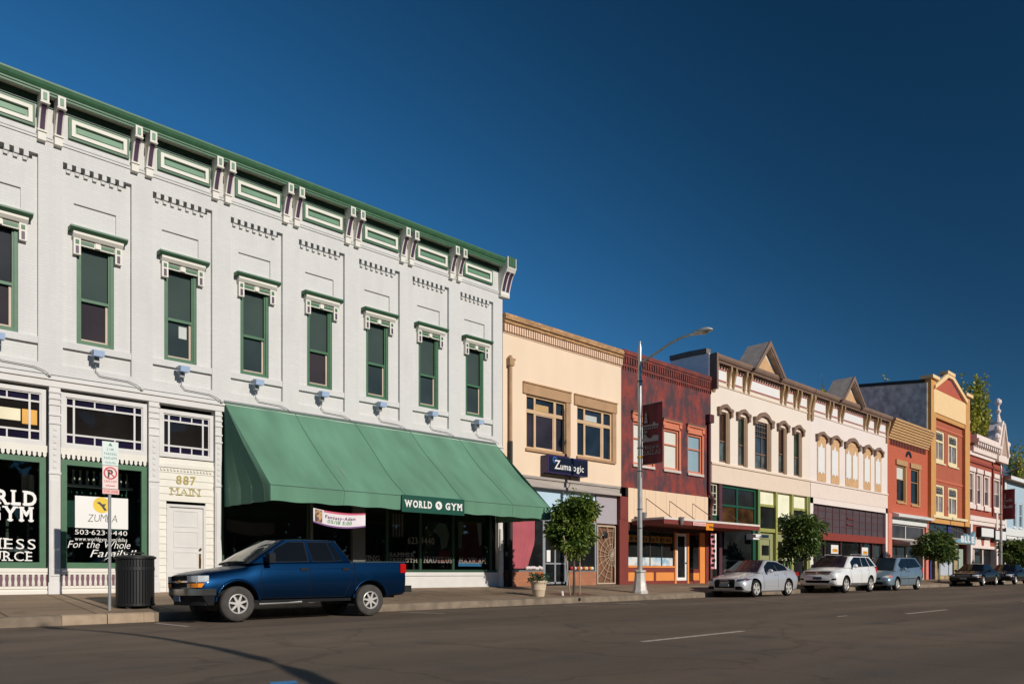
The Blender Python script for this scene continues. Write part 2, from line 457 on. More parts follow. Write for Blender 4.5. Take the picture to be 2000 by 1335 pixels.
struct(MB().face([(-3000, -3000, -0.12), (3000, -3000, -0.12), (3000, 3000, -0.12), (-3000, 3000, -0.12)]).build('ground', earth))
def sheet(name, ys, mat, dz=0.0, x0=-60, x1=320):
    mb = MB(); xs = [x0, -20, 0, 5, 15, 25, 35, 45, 55, 65, 100, x1]
    for i in range(len(xs) - 1):
        for j in range(len(ys) - 1):
            mb.face([(x, y, gz(x, y) + dz) for x, y in ((xs[i], ys[j]), (xs[i + 1], ys[j]), (xs[i + 1], ys[j + 1]), (xs[i], ys[j + 1]))])
    return struct(mb.build(name, mat))
sheet('road', [-3.5, 6, 13, 16.749], asphalt)
sheet('pavement', [16.93, 18, 19, 20, 20.999, 24], paving)
mb = MB()
xs = [-60, 0, 2.6, 5, 15, 25, 35, 45, 55, 65, 100, 320]
def kerb_run(mb, xs):
    for a, b in zip(xs[:-1], xs[1:]):
        za, zb = rise(a), rise(b)
        pr = [(16.75, -0.06), (16.76, 0.125), (16.785, 0.149), (16.95, 0.163)]
        for p, q in zip(pr[:-1], pr[1:]):
            mb.face([(a, p[0], p[1] + za), (b, p[0], p[1] + zb), (b, q[0], q[1] + zb), (a, q[0], q[1] + za)])
kerb_run(mb, [-60, 0, 3.9]); kerb_run(mb, [5.62, 15, 25, 35, 45, 55, 65, 100, 320])
struct(mb.build('kerb', kerbm, smooth=50))
mb = MB(); kerb_run(mb, [3.905, 4.7]); kerb_run(mb, [4.715, 5.4]); kerb_run(mb, [5.405, 5.615])
struct(mb.build('kerb', kerbl, smooth=50))
struct(MB().face([(x, y, gz(x, 20) + 0.33) for x, y in ((-60, -40), (320, -40), (320, -3.6), (-60, -3.6))]).build('lawn', earth)).location.z = -0.75
def mark(name, x0, x1, y0, y1, mat, dz=0.004, n=6):
    mb = MB()
    for i in range(n):
        a = x0 + (x1 - x0) * i / n; b = x0 + (x1 - x0) * (i + 1) / n
        mb.face([(a, y0, gz(a, y0) + dz), (b, y0, gz(b, y0) + dz), (b, y1, gz(b, y1) + dz), (a, y1, gz(a, y1) + dz)])
    return struct(mb.build(name, mat))
for k in range(8): mark('lane_marking', 8.75 + 10.0 * k, 11.5 + 10.0 * k, 6.52, 6.63, paint)
def G_(px, py, z):
    r = rat(px, py); k = (z - CH) / r[2]; return r[0] * k, r[1] * k
for (a, b), (c, d), t in (((291, 1215.5), (372, 1222), .09), ((782, 1194.5), (868, 1198.5), .08), ((1200, 1179), (1262, 1180.5), .09), ((1097, 1182), (1168, 1184), .09)):
    p = G_(a, b, -0.02); q = G_(c, d, -0.01); x = (p[0] + q[0]) / 2
    struct(MB().face([(xx, yy, gz(xx, yy) + 0.004) for xx, yy in ((x, q[1]), (x + t, q[1]), (x + t, min(p[1], 16.7)), (x, min(p[1], 16.7)))]).build('parking_mark', paint))
mark('parking_mark', 18.9, 19.9, 15.0, 15.09, paint, n=2)
mark('paint_patch', 16.6, 17.1, 7.2, 7.27, paint, n=2)
bluep = M('survey_paint', (0.03, 0.2, 0.42), 0.7, var=0.2)
struct(MB().face([(x, y, 0.004) for x, y in ((3.08, 6.28), (3.3, 6.22), (3.36, 6.4), (3.14, 6.47))]).build('painted_mark', bluep))

# ---------------------------------------------------------------- paint colours
mw = BR('white_painted_brick', lin(220, 219.5, 217), var=0.022, mortar=0.945, blotch=0.10, bump=0.25, sscale=(.9, .9, .22), sfac=(.46, .74))
wood_w = M('white_wood', lin(222, 220, 217), 0.6, var=0.05)
wood_c = M('cream_wood', lin(234, 230, 219), 0.6, var=0.04)
grn = M('green_trim', lin(64, 110, 78), 0.5, var=0.12, scale=5)
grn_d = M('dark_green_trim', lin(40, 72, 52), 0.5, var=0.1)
grn_l = M('light_green_panel', lin(104, 146, 116), 0.5, var=0.1)
purp = M('purple_trim', lin(82, 58, 84), 0.5, var=0.1)
gdark = GL('dark_glass')
gup = GL('shaded_glass', lin(68, 80, 73), 0.12, var=0.15)
gup2 = GL('brown_glass', lin(62, 54, 54), 0.1, var=0.2)
gvio = GL('violet_glass', lin(30, 24, 48), 0.1)
gup3 = GL('grey_green_glass', lin(56, 66, 64), 0.1, var=0.3)
beige = M('beige_sash', lin(200, 180, 160), 0.5)
white = M('sign_white', lin(244, 242, 238), 0.4, var=0.02)
black = M('black_plastic', (0.012, 0.012, 0.012), 0.4, var=0.2)
grey = M('grey_metal', lin(150, 150, 150), 0.4, 0.3, var=0.1)
steel = M('galvanised_steel', lin(190, 190, 188), 0.35, 0.5, var=0.12, scale=5)

# ================================================================ gym building
BAY = 2.081
gym = thing('commercial_building', 'long two storey white brick building with green bracketed cornice and a big green awning', 'building', (4.0, FY, 0.47))
GX0, GX1 = 0.4, 19.42
bays = [k * BAY for k in range(-1, 7)]
mb = MB()
rec = [(4.91 + d, 6.47 + d, 6.0, 10.93) for d in bays]
mb.wall(GX0, GX1, 5.66, 12.4, FY, rec, 0.10)
for d in bays:
    hol = [(5.23 + d, 6.08 + d, 6.62, 9.2, 0.22), (5.17 + d, 6.13 + d, 9.55, 10.05, 0.045)] + [(4.913 + d + i * .195, 5.003 + d + i * .195, 10.805, 10.929, .35) for i in range(8)]
    mb.wall(4.91 + d, 6.47 + d, 6.0, 10.93, FY + 0.10, hol)
    mb.face([(5.17 + d, FY + 0.145, 9.55), (6.13 + d, FY + 0.145, 9.55), (6.13 + d, FY + 0.145, 10.05), (5.17 + d, FY + 0.145, 10.05)])
mb.face([(GX0, FY, 0), (GX0, FY + 26, 0), (GX0, FY + 26, 12.4), (GX0, FY, 12.4)])
mb.face([(GX1, FY, 0), (GX1, FY + 26, 0), (GX1, FY + 26, 12.4), (GX1, FY, 12.4)])
mb.face([(GX0, FY + 26, 0), (GX1, FY + 26, 0), (GX1, FY + 26, 12.4), (GX0, FY + 26, 12.4)])
mb.face([(GX0, FY, 12.4), (GX1, FY, 12.4), (GX1, FY + 26, 12.4), (GX0, FY + 26, 12.4)])
mb.build('wall', mw, gym)
# corbelled brick course over each bay: blocks with deep gaps between, stepped feet below
mb = MB()
for d in bays:
    x0, x1 = 4.91 + d, 6.47 + d; pt = (x1 - x0) / 8
    for i in range(8):
        a = x0 + i * pt
        if i < 7: mb.box(a + 0.094, a + pt + .002, FY + 0.003, FY + 0.098, 10.80, 10.929)
        if i < 7: mb.box(a + 0.085, a + pt - 0.02, FY + 0.04, FY + 0.098, 10.72, 10.799)
    mb.box(x0 + .1, x1 - .11, FY + .05, FY + .097, 10.922, 10.9285)
    mb.nx()
mb.build('corbel_course', mw, gym)
mb = MB()
for d in bays:
    mb.box(4.91 + d, 6.469 + d, FY + 0.02, FY + 0.099, 6.44, 6.60)
mb.build('sill_course', mw, gym)
# cornice
prof = [(FY - 0.02, 12.401), (FY - 0.02, 12.33), (FY - 0.27, 12.325), (FY - 0.27, 12.25), (FY - 0.30, 12.245), (FY - 0.30, 12.29), (FY - 0.325, 12.30), (FY - 0.325, 12.34), (FY - 0.35, 12.36), (FY - 0.39, 12.41), (FY - 0.42, 12.48), (FY - 0.42, 12.52), (FY + 0.2, 12.55)]
MB().prism(prof, 'x', GX0, GX1 + 0.02).build('cornice', [grn], gym)
Bx('soffit', wood_c, gym, GX0, GX1 + 0.02, FY - 0.265, FY - 0.03, 12.30, 12.318)
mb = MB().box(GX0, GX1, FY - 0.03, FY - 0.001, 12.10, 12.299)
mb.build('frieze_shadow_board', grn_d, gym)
mb = MB().box(GX0, GX1, FY - 0.04, FY - 0.001, 11.36, 11.40).box(GX0, GX1, FY - 0.025, FY - 0.001, 11.30, 11.36)
mb.build('string_moulding', mw, gym)
def frieze_panel(x0, x1):
    z0, z1 = 11.53, 12.05
    p = MB().frame(x0, x1, z0, z1, 0.06, FY - 0.06, FY - 0.001).build('frieze_panel', grn, gym)
    MB().frame(x0 + .061, x1 - .061, z0 + .061, z1 - .061, 0.085, FY - 0.085, FY - 0.001).build('border', wood_c, p)
    MB().box(x0 + .147, x1 - .147, FY - 0.012, FY - 0.001, z0 + .147, z1 - .147).box(x0 + .2, x1 - .2, FY - 0.03, FY - 0.013, z0 + .2, z1 - .2).build('field', grn_l, p)
for d in bays: frieze_panel(5.02 + d, 6.40 + d)
def bracket(xc, wd=0.17):
    x0, x1 = xc - wd / 2, xc + wd / 2
    # scroll side profile (y out from wall, z)
    cur = [(0.42, 12.27), (0.42, 12.02), (0.38, 11.99)]
    for i in range(7):
        t = i / 6; cur.append((0.35 - 0.23 * (t ** 0.65), 11.97 - 0.50 * t))
    pts = [(FY - 0.001, 12.27)] + [(FY - o, z) for o, z in cur] + [(FY - 0.12, 11.46), (FY - 0.12, 11.24), (FY - 0.001, 11.22)]
    b = MB().prism(pts, 'x', x0, x1).box(x0 - 0.015, x1 + 0.015, FY - 0.15, FY - 0.001, 11.43, 11.47).box(x0 - 0.015, x1 + 0.015, FY - 0.435, FY - 0.001, 11.975, 12.005).build('bracket', wood_c, gym)
    MB().box(x0 + .045, x1 - .045, FY - 0.435, FY - 0.421, 12.05, 12.22).build('boss', grn_l, b)
    mb = MB(); n = 6
    seg = [(0.355 - 0.23 * ((i / n) ** 0.65), 11.96 - 0.49 * i / n) for i in range(n + 1)]
    pp = [(FY - o - 0.008, z) for o, z in seg] + [(FY - o + 0.03, z) for o, z in reversed(seg)]
    mb.prism(pp, 'x', x0 + .035, x1 - .035).build('inset', purp, b)
    return b
for d in [-2 * BAY] + bays[:-1] + [bays[-1]]:
    if d > 5.5 * BAY: continue
    for s in (-0.175, 0.175): bracket(6.70 + d + s)
# right end return: wide double bracket with a fluted block
x0, x1 = 19.22, 19.66
cur = [(0.50, 12.56), (0.50, 12.16), (0.48, 12.13), (0.45, 12.08)] + [(0.43 - 0.30 * ((i / 7) ** 0.6), 12.04 - 0.66 * i / 7) for i in range(8)] + [(0.14, 11.28), (0.12, 11.2)]
pts = [(FY - 0.001, 12.56)] + [(FY - o, z) for o, z in cur] + [(FY - 0.001, 11.18)]
eb = MB().prism(pts, 'x', x0, x1).build('end_bracket', wood_c, gym)
mb = MB().box(x0 + .04, x1 - .04, FY - 0.515, FY - 0.501, 12.20, 12.56)
for i in range(4): mb.box(x0 + .07 + i * .085, x0 + .10 + i * .085, FY - 0.53, FY - 0.516, 12.20, 12.56)
mb.build('boss', grn, eb)
mb = MB(); n = 7
for a in (x0 + .05, x0 + .25):
    seg = [(0.43 - 0.30 * ((i / n) ** 0.6), 12.02 - 0.62 * i / n) for i in range(n + 1)]
    mb.prism([(FY - o - 0.012, z) for o, z in seg] + [(FY - o + 0.03, z) for o, z in reversed(seg)], 'x', a, a + .14)
mb.build('inset', purp, eb)
# upper windows
for i, d in enumerate(bays):
    x0, x1, z0, z1 = 5.231 + d, 6.079 + d, 6.621, 9.199
    yb = FY + 0.10
    wn = MB().frame(x0, x1, z0, z1, 0.075, yb + 0.03, yb + 0.12).frame(x0 + .076, x1 - .076, z0 + .076, z1 - .076, 0.04, yb + 0.06, yb + 0.14)
    zm = z0 + 1.12
    wn.box(x0 + .117, x1 - .117, yb + 0.05, yb + 0.14, zm - .035, zm + .035)
    wn = wn.build('window', grn, gym)
    MB().box(x0 + .117, x1 - .117, yb + .135, yb + .15, zm + .036, z1 - .117).build('upper_pane', gup if i else GL('plain_dark_glass', lin(56, 56, 58), .1, var=.2), wn)
    MB().box(x0 + .117, x1 - .117, yb + .135, yb + .15, z0 + .117, zm - .036).build('lower_pane', [gup2, gup2, gup3, gup3, gup2, gup3, gup3, gup3][i], wn)
    MB().box(x1 - .17, x1 - .118, yb + .10, yb + .134, z0 + .117, zm - .036).box(x0 + .117, x1 - .171, yb + .10, yb + .134, z0 + .117, z0 + .16).build('sash', beige, wn)
    # hood
    hx0, hx1 = 5.04 + d, 6.34 + d
    hc = (hx0 + hx1) / 2
    cr = [(yb - 0.001, 9.43), (yb - 0.28, 9.415), (yb - 0.28, 9.375), (yb - 0.22, 9.335), (yb - 0.19, 9.32), (yb - 0.001, 9.32)]
    hd = MB().prism(cr, 'x', hx0, hx1).build('hood', grn, wn)
    mb = MB().prism([(yb - 0.001, 9.319), (yb - 0.18, 9.319), (yb - 0.18, 9.26), (yb - 0.12, 9.19), (yb - 0.001, 9.19)], 'x', hx0 + .08, hx1 - .08)
    mb.box(hx0 + .12, hx1 - .12, yb - .06, yb - .001, 9.03, 9.189)
    for a in (hx0 + .10, hx1 - .26): mb.box(a, a + .16, yb - .11, yb - .001, 8.78, 9.189)
    mb.box(hc - .06, hc + .06, yb - .09, yb - .061, 9.04, 9.17)
    mb.build('hood_frieze', wood_c, wn)
    mb = MB().box(hx0 + .27, hc - .08, yb - .07, yb - .061, 9.06, 9.15).box(hc + .08, hx1 - .27, yb - .07, yb - .061, 9.06, 9.15)
    for a in (hx0 + .10, hx1 - .26): mb.box(a + .04, a + .12, yb - .12, yb - .111, 9.04, 9.14)
    mb.build('hood_inset', grn, wn)
    mb = MB()
    for a in (hx0 + .10, hx1 - .26): mb.box(a + .045, a + .115, yb - .12, yb - .111, 8.81, 8.99)
    mb.build('drop_inset', purp, wn)
    if i == 2:
        Bx('notice', M('paper', lin(200, 205, 200), 0.6), wn, x0 + .42, x0 + .63, yb + .128, yb + .134, z0 + .68, z0 + 1.0)
    mb = MB().box(x0 - .02, x1 + .02, yb - .03, yb + .03, 6.60, 6.62).build('sill', wood_w, wn)
# lower beam and pipe runs
mb = MB().box(GX0, GX1, FY - 0.06, FY + .3, 5.44, 5.66).box(GX0, GX1, FY - 0.10, FY + .1, 5.60, 5.661)
mb.build('beam', wood_w, gym)
mb = MB()
mb.tube([(GX0, FY - .12, 5.70), (19.0, FY - .12, 5.72)], .012, 6)
for d in bays:
    bx = 5.62 + d
    mb.tube([(bx, FY - .05, 6.2), (bx, FY - .05, 5.98), (bx + .1, FY - .05, 5.88), (bx + .75, FY - .05, 5.86), (bx + .95, FY - .06, 5.80), (bx + 1.05, FY - .1, 5.72)], .010, 6)
mb.build('conduit', grey, gym)
mb = MB()
for d in bays[:3]: mb.ball((5.62 + d + 1.06, FY - .14, 5.71), .055)
mb.build('junction_box', wood_w, gym, smooth=60)
# street level piers
mb = MB()
for a, b in ((4.61, 4.85), (6.88, 7.14), (8.62, 8.80), (19.18, 19.40)):
    mb.nx().box(a, b, FY - .04, FY + .25, 0.3, 5.44); mb.box(a - .02, b + .02, FY - .06, FY + .0, 0.3, .75)
    mb.box(a + .03, b - .03, FY - .06, FY - .041, 0.9, 3.2)
    for z in (3.35, 4.55, 4.75, 5.0, 5.15, 5.3): mb.box(a - .012, b + .012, FY - .065, FY - .041, z, z + .05)
    for k in range(7): mb.box((a + b) / 2 - .035, (a + b) / 2 + .035, FY - .056, FY - .041, 3.5 + .15 * k, 3.57 + .15 * k)
mb.build('pier', wood_w, gym)
mb = MB()
mb.tube([(19.28, FY - .07, .42), (19.28, FY - .07, .62), (19.28, FY - .07, .95), (19.28, FY - .07, 1.05), (19.28, FY - .07, 2.6)], [.10, .10, .085, .1, .075], 12)
mb.build('iron_column', wood_w, gym, smooth=40)
yg = FY + 0.10
def transom(x0, x1, z0, z1, xs, zl, zh, nm='transom_window'):
    t = MB().frame(x0, x1, z0, z1, 0.10, yg - .06, yg + .08).frame(x0 + .1, x1 - .1, z0 + .1, z1 - .1, .03, yg - .03, yg + .08)
    a0, a1, b0, b1 = x0 + .13, x1 - .13, z0 + .13, z1 - .13
    for x in xs: t.box(x - .022, x + .022, yg - .01, yg + .05, b0, b1)
    for z in (zl, zh): t.box(a0, a1, yg - .012, yg + .05, z - .022, z + .022)
    n = 3 if x1 - x0 > 1.6 else 3
    for k in range(1, n):
        x = xs[0] + (xs[-1] - xs[0]) * k / n
        t.box(x - .016, x + .016, yg - .005, yg + .05, b0, zl); t.box(x - .016, x + .016, yg - .005, yg + .05, zh, b1)
    t = t.build(nm, wood_w, gym)
    MB().box(a0, a1, yg + .03, yg + .05, zl + .022, zh - .022).build('pane', gdark, t)
    MB().box(a0, a1, yg + .03, yg + .05, b0, zl - .022).box(a0, a1, yg + .03, yg + .05, zh + .022, b1).build('border_pane', gvio, t)
    return t
tA = transom(2.50, 4.56, 4.02, 5.36, (2.86, 4.23), 4.36, 5.06)
tB = transom(4.88, 6.86, 4.02, 5.36, (5.17, 6.57), 4.36, 5.06)
tC = transom(7.17, 8.60, 4.05, 5.30, (7.43, 8.33), 4.36, 5.02)
Bx('painted_reflection_panel', M('cream_reflection', lin(236, 226, 190), 0.5), tA, 2.9, 4.05, yg + .018, yg + .029, 4.56, 4.84)  # bright reflection in the transom glass, painted as a cream strip
Bx('amber_patch', M('amber', lin(225, 165, 50), 0.5), tA, 4.08, 4.39, yg + .012, yg + .0175, 4.5, 4.85)  # flat amber patch set on the transom pane
def shop_window(x0, x1, z0, z1, nm='shop_window'):
    s = MB().frame(x0, x1, z0, z1, 0.13, yg - .05, yg + .08).build(nm, grn, gym)
    MB().box(x0 + .13, x1 - .13, yg + .02, yg + .026, z0 + .13, z1 - .13).build('pane', CLEAR('clear_glass'), s)
    return s
sA = shop_window(2.46, 4.56, 1.10, 3.74)
sB = shop_window(4.88, 6.86, 1.10, 3.74)
# the room behind the two big panes
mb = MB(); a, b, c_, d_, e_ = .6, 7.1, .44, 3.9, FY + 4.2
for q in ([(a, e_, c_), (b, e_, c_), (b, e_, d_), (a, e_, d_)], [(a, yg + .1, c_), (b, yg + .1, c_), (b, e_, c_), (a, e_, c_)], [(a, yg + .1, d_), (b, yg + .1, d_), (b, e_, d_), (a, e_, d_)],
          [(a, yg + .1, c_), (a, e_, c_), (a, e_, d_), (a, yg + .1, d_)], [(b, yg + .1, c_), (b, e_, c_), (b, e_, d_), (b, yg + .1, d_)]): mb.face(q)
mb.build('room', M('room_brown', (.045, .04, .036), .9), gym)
mb = MB()
for k in range(7):
    x = 1.4 + .85 * k; yy = FY + 1.2 + .5 * (k % 3)
    mb.nx().box(x, x + .06, yy, yy + .06, .45, 2.1 + .2 * (k % 2)).box(x, x + .5, yy, yy + .06, 1.5 + .15 * (k % 3), 1.58 + .15 * (k % 3)).box(x + .1, x + .45, yy - .3, yy + .3, .9, 1.02)
mb.build('exercise_machine', M('machine_grey', (.09, .09, .09), .5, .4), gym)
mb = MB()
for k in range(12): mb.tube([(4.9 + .16 * k, FY + 1.0, 3.25), (4.9 + .16 * k, FY + 1.0, 3.36), (4.9 + .16 * k, FY + 1.0, 3.5), (4.9 + .16 * k, FY + 1.0, 3.62)], [.03, .045, .02, .035], 6)
mb.box(4.8, 6.8, FY + .96, FY + 1.04, 3.18, 3.25); mb.build('spindle_rail', wood_c, gym)
Bx('green_reflection_panel', M('reflection_green', lin(40, 92, 76), .7), gym, 4.9, 7.05, FY + 1.6, FY + 1.66, 2.1, 3.3)  # green reflection in the pane, put in as a coloured panel behind it
mb = MB(); mt = MB()
for x0, x1 in ((2.46, 4.585), (4.875, 6.86)):
    mb.nx(); mt.nx(); mb.box(x0, x1, yg - .06, yg + .1, .3, 1.09); mb.box(x0, x1, yg - .10, yg - .061, 1.0, 1.09); mb.box(x0, x1, yg - .09, yg - .061, .3, .55)
    mb.box(x0, x1, yg - .085, yg - .061, .94, 1.0); mb.box(x0, x1, yg - .085, yg - .061, .60, .66)
    n = int((x1 - x0) / .115)
    for k in range(n):
        x = x0 + (k + .5) * (x1 - x0) / n
        mb.tube([(x, yg - .073, .66), (x, yg - .073, .74), (x, yg - .073, .83), (x, yg - .073, .94)], [.03, .036, .022, .036], 6, cap=False)
    mt.box(x0, x1, yg - .0605, yg - .0602, .66, .94)
    # tooth valance above
    mv = MB(); mv.box(x0, x1, yg - .06, yg + .08, 3.86, 4.02)
    n = int((x1 - x0) / .105)
    for k in range(n):
        x = x0 + (k + .5) * (x1 - x0) / n
        mv.prism([(x - .036, 3.86), (x + .036, 3.86), (x + .036, 3.78), (x, 3.735), (x - .036, 3.78)], 'y', yg - .07, yg - .04)
    mv.build('tooth_valance', wood_c, gym)
mb.build('bulkhead', wood_c, gym)
mt.build('bulkhead_grille', M('purple_backing', lin(120, 85, 98), 0.7), gym)
# street door bay with lap siding
mb = MB()
z = .42
while z < 4.0:
    h = .19
    segs = [(7.14, 8.62)] if z > 2.82 else [(7.14, 7.36), (8.40, 8.62)]
    for a, b in segs: mb.prism([(yg + .05, z), (yg - .03, z), (yg - .012, z + h - .004), (yg + .05, z + h - .004)], 'x', a, b)
    z += h
mb.build('siding', wood_c, gym)
mb = MB().box(7.14, 8.62, yg - .05, yg - .028, 3.78, 3.88)
for k in range(16): mb.box(7.2 + .087 * k, 7.25 + .087 * k, yg - .06, yg - .028, 3.70, 3.75)
mb.build('siding_trim', wood_c, gym)
dr = MB().frame(7.36, 8.40, .40, 2.81, .07, yg - .05, yg + .05, tb=.03)
dr = dr.build('door_frame', wood_w, gym)
d2 = MB().box(7.431, 8.329, yg + .0, yg + .05, .431, 2.739)
for k in range(4):
    zz = .56 + .55 * k
    d2.frame(7.55, 8.21, zz, zz + .45, .035, yg - .012, yg - .001)
d2 = d2.build('door', wood_w, gym)
MB().ball((8.25, yg - .05, 1.62), .035).tube([(8.25, yg - .03, 1.42), (8.25, yg - .06, 1.35), (8.25, yg - .06, 1.2), (8.25, yg - .03, 1.13)], .014, 6).box(8.22, 8.28, yg - .012, yg - .001, 1.1, 1.5).build('handle', M('brass', lin(150, 110, 60), 0.3, 0.8), d2)
gold = M('gold_letters', lin(176, 160, 84), 0.45)
letters('house_number', '887', 7.87, 3.36, .23, yg - .036, gold, gym, width=.52, center=True, bold=.02, gap=.14)
letters('street_name', 'MAIN', 7.87, 3.06, .19, yg - .036, gold, gym, width=.80, center=True, bold=-.01, slab=True)
# lettering on the two big panes
wl = white
yl = yg + .016
letters('lettering', 'WORLD', 3.55, 2.58, .34, yl, wl, sA, width=1.66, center=True, bold=.035, slab=True)
letters('lettering', 'GYM', 3.86, 2.20, .34, yl, wl, sA, width=.92, center=True, bold=.035, slab=True)
letters('lettering', 'FITNESS', 3.55, 1.54, .25, yl, wl, sA, width=1.62, center=True, bold=.0, slab=True)
letters('lettering', 'RESOURCE', 3.46, 1.26, .23, yl, wl, sA, width=1.66, center=True, bold=.0, slab=True)
MB().lathe([(.15, yl - .003), (.15, yl)], 3.20, 2.36, 20, axis='y').build('globe_emblem', wl, sA)
letters('lettering', '503·623·4440', 5.20, 1.93, .125, yl, wl, sB, width=1.20, bold=.0)
letters('lettering', 'www.worldgym.com/dallas', 5.20, 1.775, .10, yl, wl, sB, width=1.20, bold=.0)
letters('lettering', 'For the Whole', 5.04, 1.60, .19, yl, wl, sB, width=1.42, bold=-.005, shear=.3, bounce=.06)
letters('lettering', 'Family!!', 5.54, 1.38, .20, yl, wl, sB, width=1.02, bold=-.005, shear=.3, bounce=.06)
zp = thing('poster', 'white poster with a yellow disc and dark hand lettering stuck on the shop window', 'poster', (5.8, yl, 2.1))
Bx('sheet', white, zp, 5.20, 6.42, yl - .006, yl, 2.09, 2.88)
MB().lathe([(.20, yl - .009), (.20, yl - .006)], 5.80, 2.68, 24, axis='y').build('yellow_disc', M('yellow', lin(240, 205, 60), 0.5), zp)
dk = M('dark_print', lin(70, 66, 62), 0.6)
letters('lettering', 'ZUMBA', 5.82, 2.26, .20, yl - .0065, dk, zp, width=.68, center=True, bold=-.012, shear=.18, bounce=.08)
mb = MB(); a = [(5.68, 2.74), (5.75, 2.76), (5.82, 2.70), (5.90, 2.72), (5.86, 2.64), (5.92, 2.56), (5.86, 2.54), (5.80, 2.64), (5.74, 2.70)]
mb.prism(a, 'y', yl - .012, yl - .0095).build('figure', dk, zp)

# ---- under the awning: glazed front, room behind
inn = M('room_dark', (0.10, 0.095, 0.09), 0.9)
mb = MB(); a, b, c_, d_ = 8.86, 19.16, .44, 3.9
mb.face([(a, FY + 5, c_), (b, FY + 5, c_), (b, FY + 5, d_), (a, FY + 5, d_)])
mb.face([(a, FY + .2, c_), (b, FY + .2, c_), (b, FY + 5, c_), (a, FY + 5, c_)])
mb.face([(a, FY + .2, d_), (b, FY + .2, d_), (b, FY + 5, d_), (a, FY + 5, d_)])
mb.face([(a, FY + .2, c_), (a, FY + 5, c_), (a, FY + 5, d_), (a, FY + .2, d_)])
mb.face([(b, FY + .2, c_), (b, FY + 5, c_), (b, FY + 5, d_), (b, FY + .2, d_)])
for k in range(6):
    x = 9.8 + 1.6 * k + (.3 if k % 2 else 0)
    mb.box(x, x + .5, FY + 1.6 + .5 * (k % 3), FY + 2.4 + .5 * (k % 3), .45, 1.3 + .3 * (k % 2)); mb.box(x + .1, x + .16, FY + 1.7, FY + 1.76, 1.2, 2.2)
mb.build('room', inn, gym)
frm = M('bronze_frame', lin(96, 98, 88), 0.5, 0.2)
def mullx(px): return X_(px, yg)
mus = [521, 600, 672, 697, 755, 820, 884, 957]
mb = MB()
for p in (600, 755, 820, 884, 957):
    x = mullx(p); mb.box(x - .045, x + .045, yg - .05, yg + .05, 1.0, 3.9)
mb.box(8.81, 8.9, yg - .06, yg + .06, .45, 5.4)
mb.box(8.9, 19.17, yg - .05, yg + .05, 3.82, 3.95); mb.box(13.2, 19.17, yg - .055, yg + .05, 1.0, 1.09)
sf = mb.build('storefront_frame', grn_d, gym)
mb = MB().box(13.0, 13.45, FY - .02, yg + .05, .42, 3.82).box(11.55, 11.65, yg - .05, yg + .05, .42, 3.82).box(11.65, 13.0, yg - .03, yg + .04, 2.75, 2.85)
mb.build('door_post', M('aluminium_grey', lin(120, 118, 112), 0.5, 0.3), gym)
Bx('pane', CLEAR('clear_glass'), sf, 8.9, 19.17, yg + .01, yg + .016, 1.0, 3.82)
mb = MB().box(13.45, 19.18, FY + .01, FY + .22, .3, .88).box(13.45, 19.18, FY - .03, FY + .15, .88, 1.0).box(8.9, 11.55, FY + .01, FY + .22, .3, .98)
mb.build('stall_riser', wood_w, gym)
dimw = M('dim_lettering', lin(150, 145, 135), 0.6)
yk = yg - .012
def pl(name, t, px0, px1, py, h, **kw): letters(name, t, X_(px0, yg), Z_(px0, py, yg), h, yk, dimw, sf, width=X_(px1, yg) - X_(px0, yg), **kw)
pl('lettering', 'TANNING', 674, 741, 1094, .18, slab=True); pl('lettering', 'HAMMER', 757, 810, 1086, .14, slab=True); pl('lettering', 'STRENGTH', 753, 815, 1097, .14, slab=True)
pl('lettering', 'NAUTILUS', 828, 882, 1098, .21, slab=True); pl('lettering', 'MAXICAM', 897, 949, 1099.5, .21, slab=True); pl('lettering', '623-4440', 796, 848, 1061, .24)
# awning: canvas over the bay, hipped ends, valance
AX0, AX1, AY, AZT, AZV, AZB = 8.87, 19.06, 18.17, 5.72, 3.20, 2.80
cnv = M('green_canvas', lin(100, 146, 120), 0.8, var=0.2, scale=0.8, stretch=(1.6, .5, .5), bump=0.35, bscale=5)
mb = MB(); N = 120; K = 12
rows = []
for j in range(K + 1):
    t = j / K; row = []
    for i in range(N + 1):
        u = i / N
        sag = -0.095 * math.sin(math.pi * t) * (1 + .55 * math.sin(u * math.pi * 13 - 3.2 * t) + .3 * math.sin(u * 71 + 5 * t) + .2 * math.sin(u * 37 - 9 * t))
        row.append((AX0 + (AX1 - AX0) * u, FY - .03 + (AY - FY + .03) * t, AZT + (AZV - AZT) * t + sag))
    rows.append(row)
row = []
for i in range(N + 1):
    u = i / N; row.append((AX0 + (AX1 - AX0) * u, AY + .03 + .02 * math.sin(u * 40), AZB + .012 * math.sin(u * 63)))
rows.append(row)
for j in range(len(rows) - 1):
    for i in range(N): mb.face([rows[j][i], rows[j][i + 1], rows[j + 1][i + 1], rows[j + 1][i]])
for x, sg in ((AX0, 1), (AX1, -1)):
    # gathered triangular end with a valance strip below
    n = 12
    top = (x, FY - .03, AZT)
    edge = [(x + sg * (.05 * math.sin(k * 2.1)) * (1 if 0 < k < n else 0), FY - .03 + (AY - FY + .03) * k / n, 3.22 + (AZV - 3.22) * k / n) for k in range(n + 1)]
    mid = [tuple((top[c] + edge[k][c]) / 2 + (sg * .035 * math.sin(k * 2.1) if c == 0 and 0 < k < n else 0) for c in range(3)) for k in range(n + 1)]
    low = [(e[0] + sg * .03 * math.sin(k * 1.3), e[1], e[2] - .41) for k, e in enumerate(edge)]
    for k in range(n):
        mb.face([top, mid[k], mid[k + 1]]); mb.face([mid[k], edge[k], edge[k + 1], mid[k + 1]]); mb.face([edge[k], low[k], low[k + 1], edge[k + 1]])
aw = mb.build('awning', cnv, gym, smooth=28, recalc=False)
mb = MB()
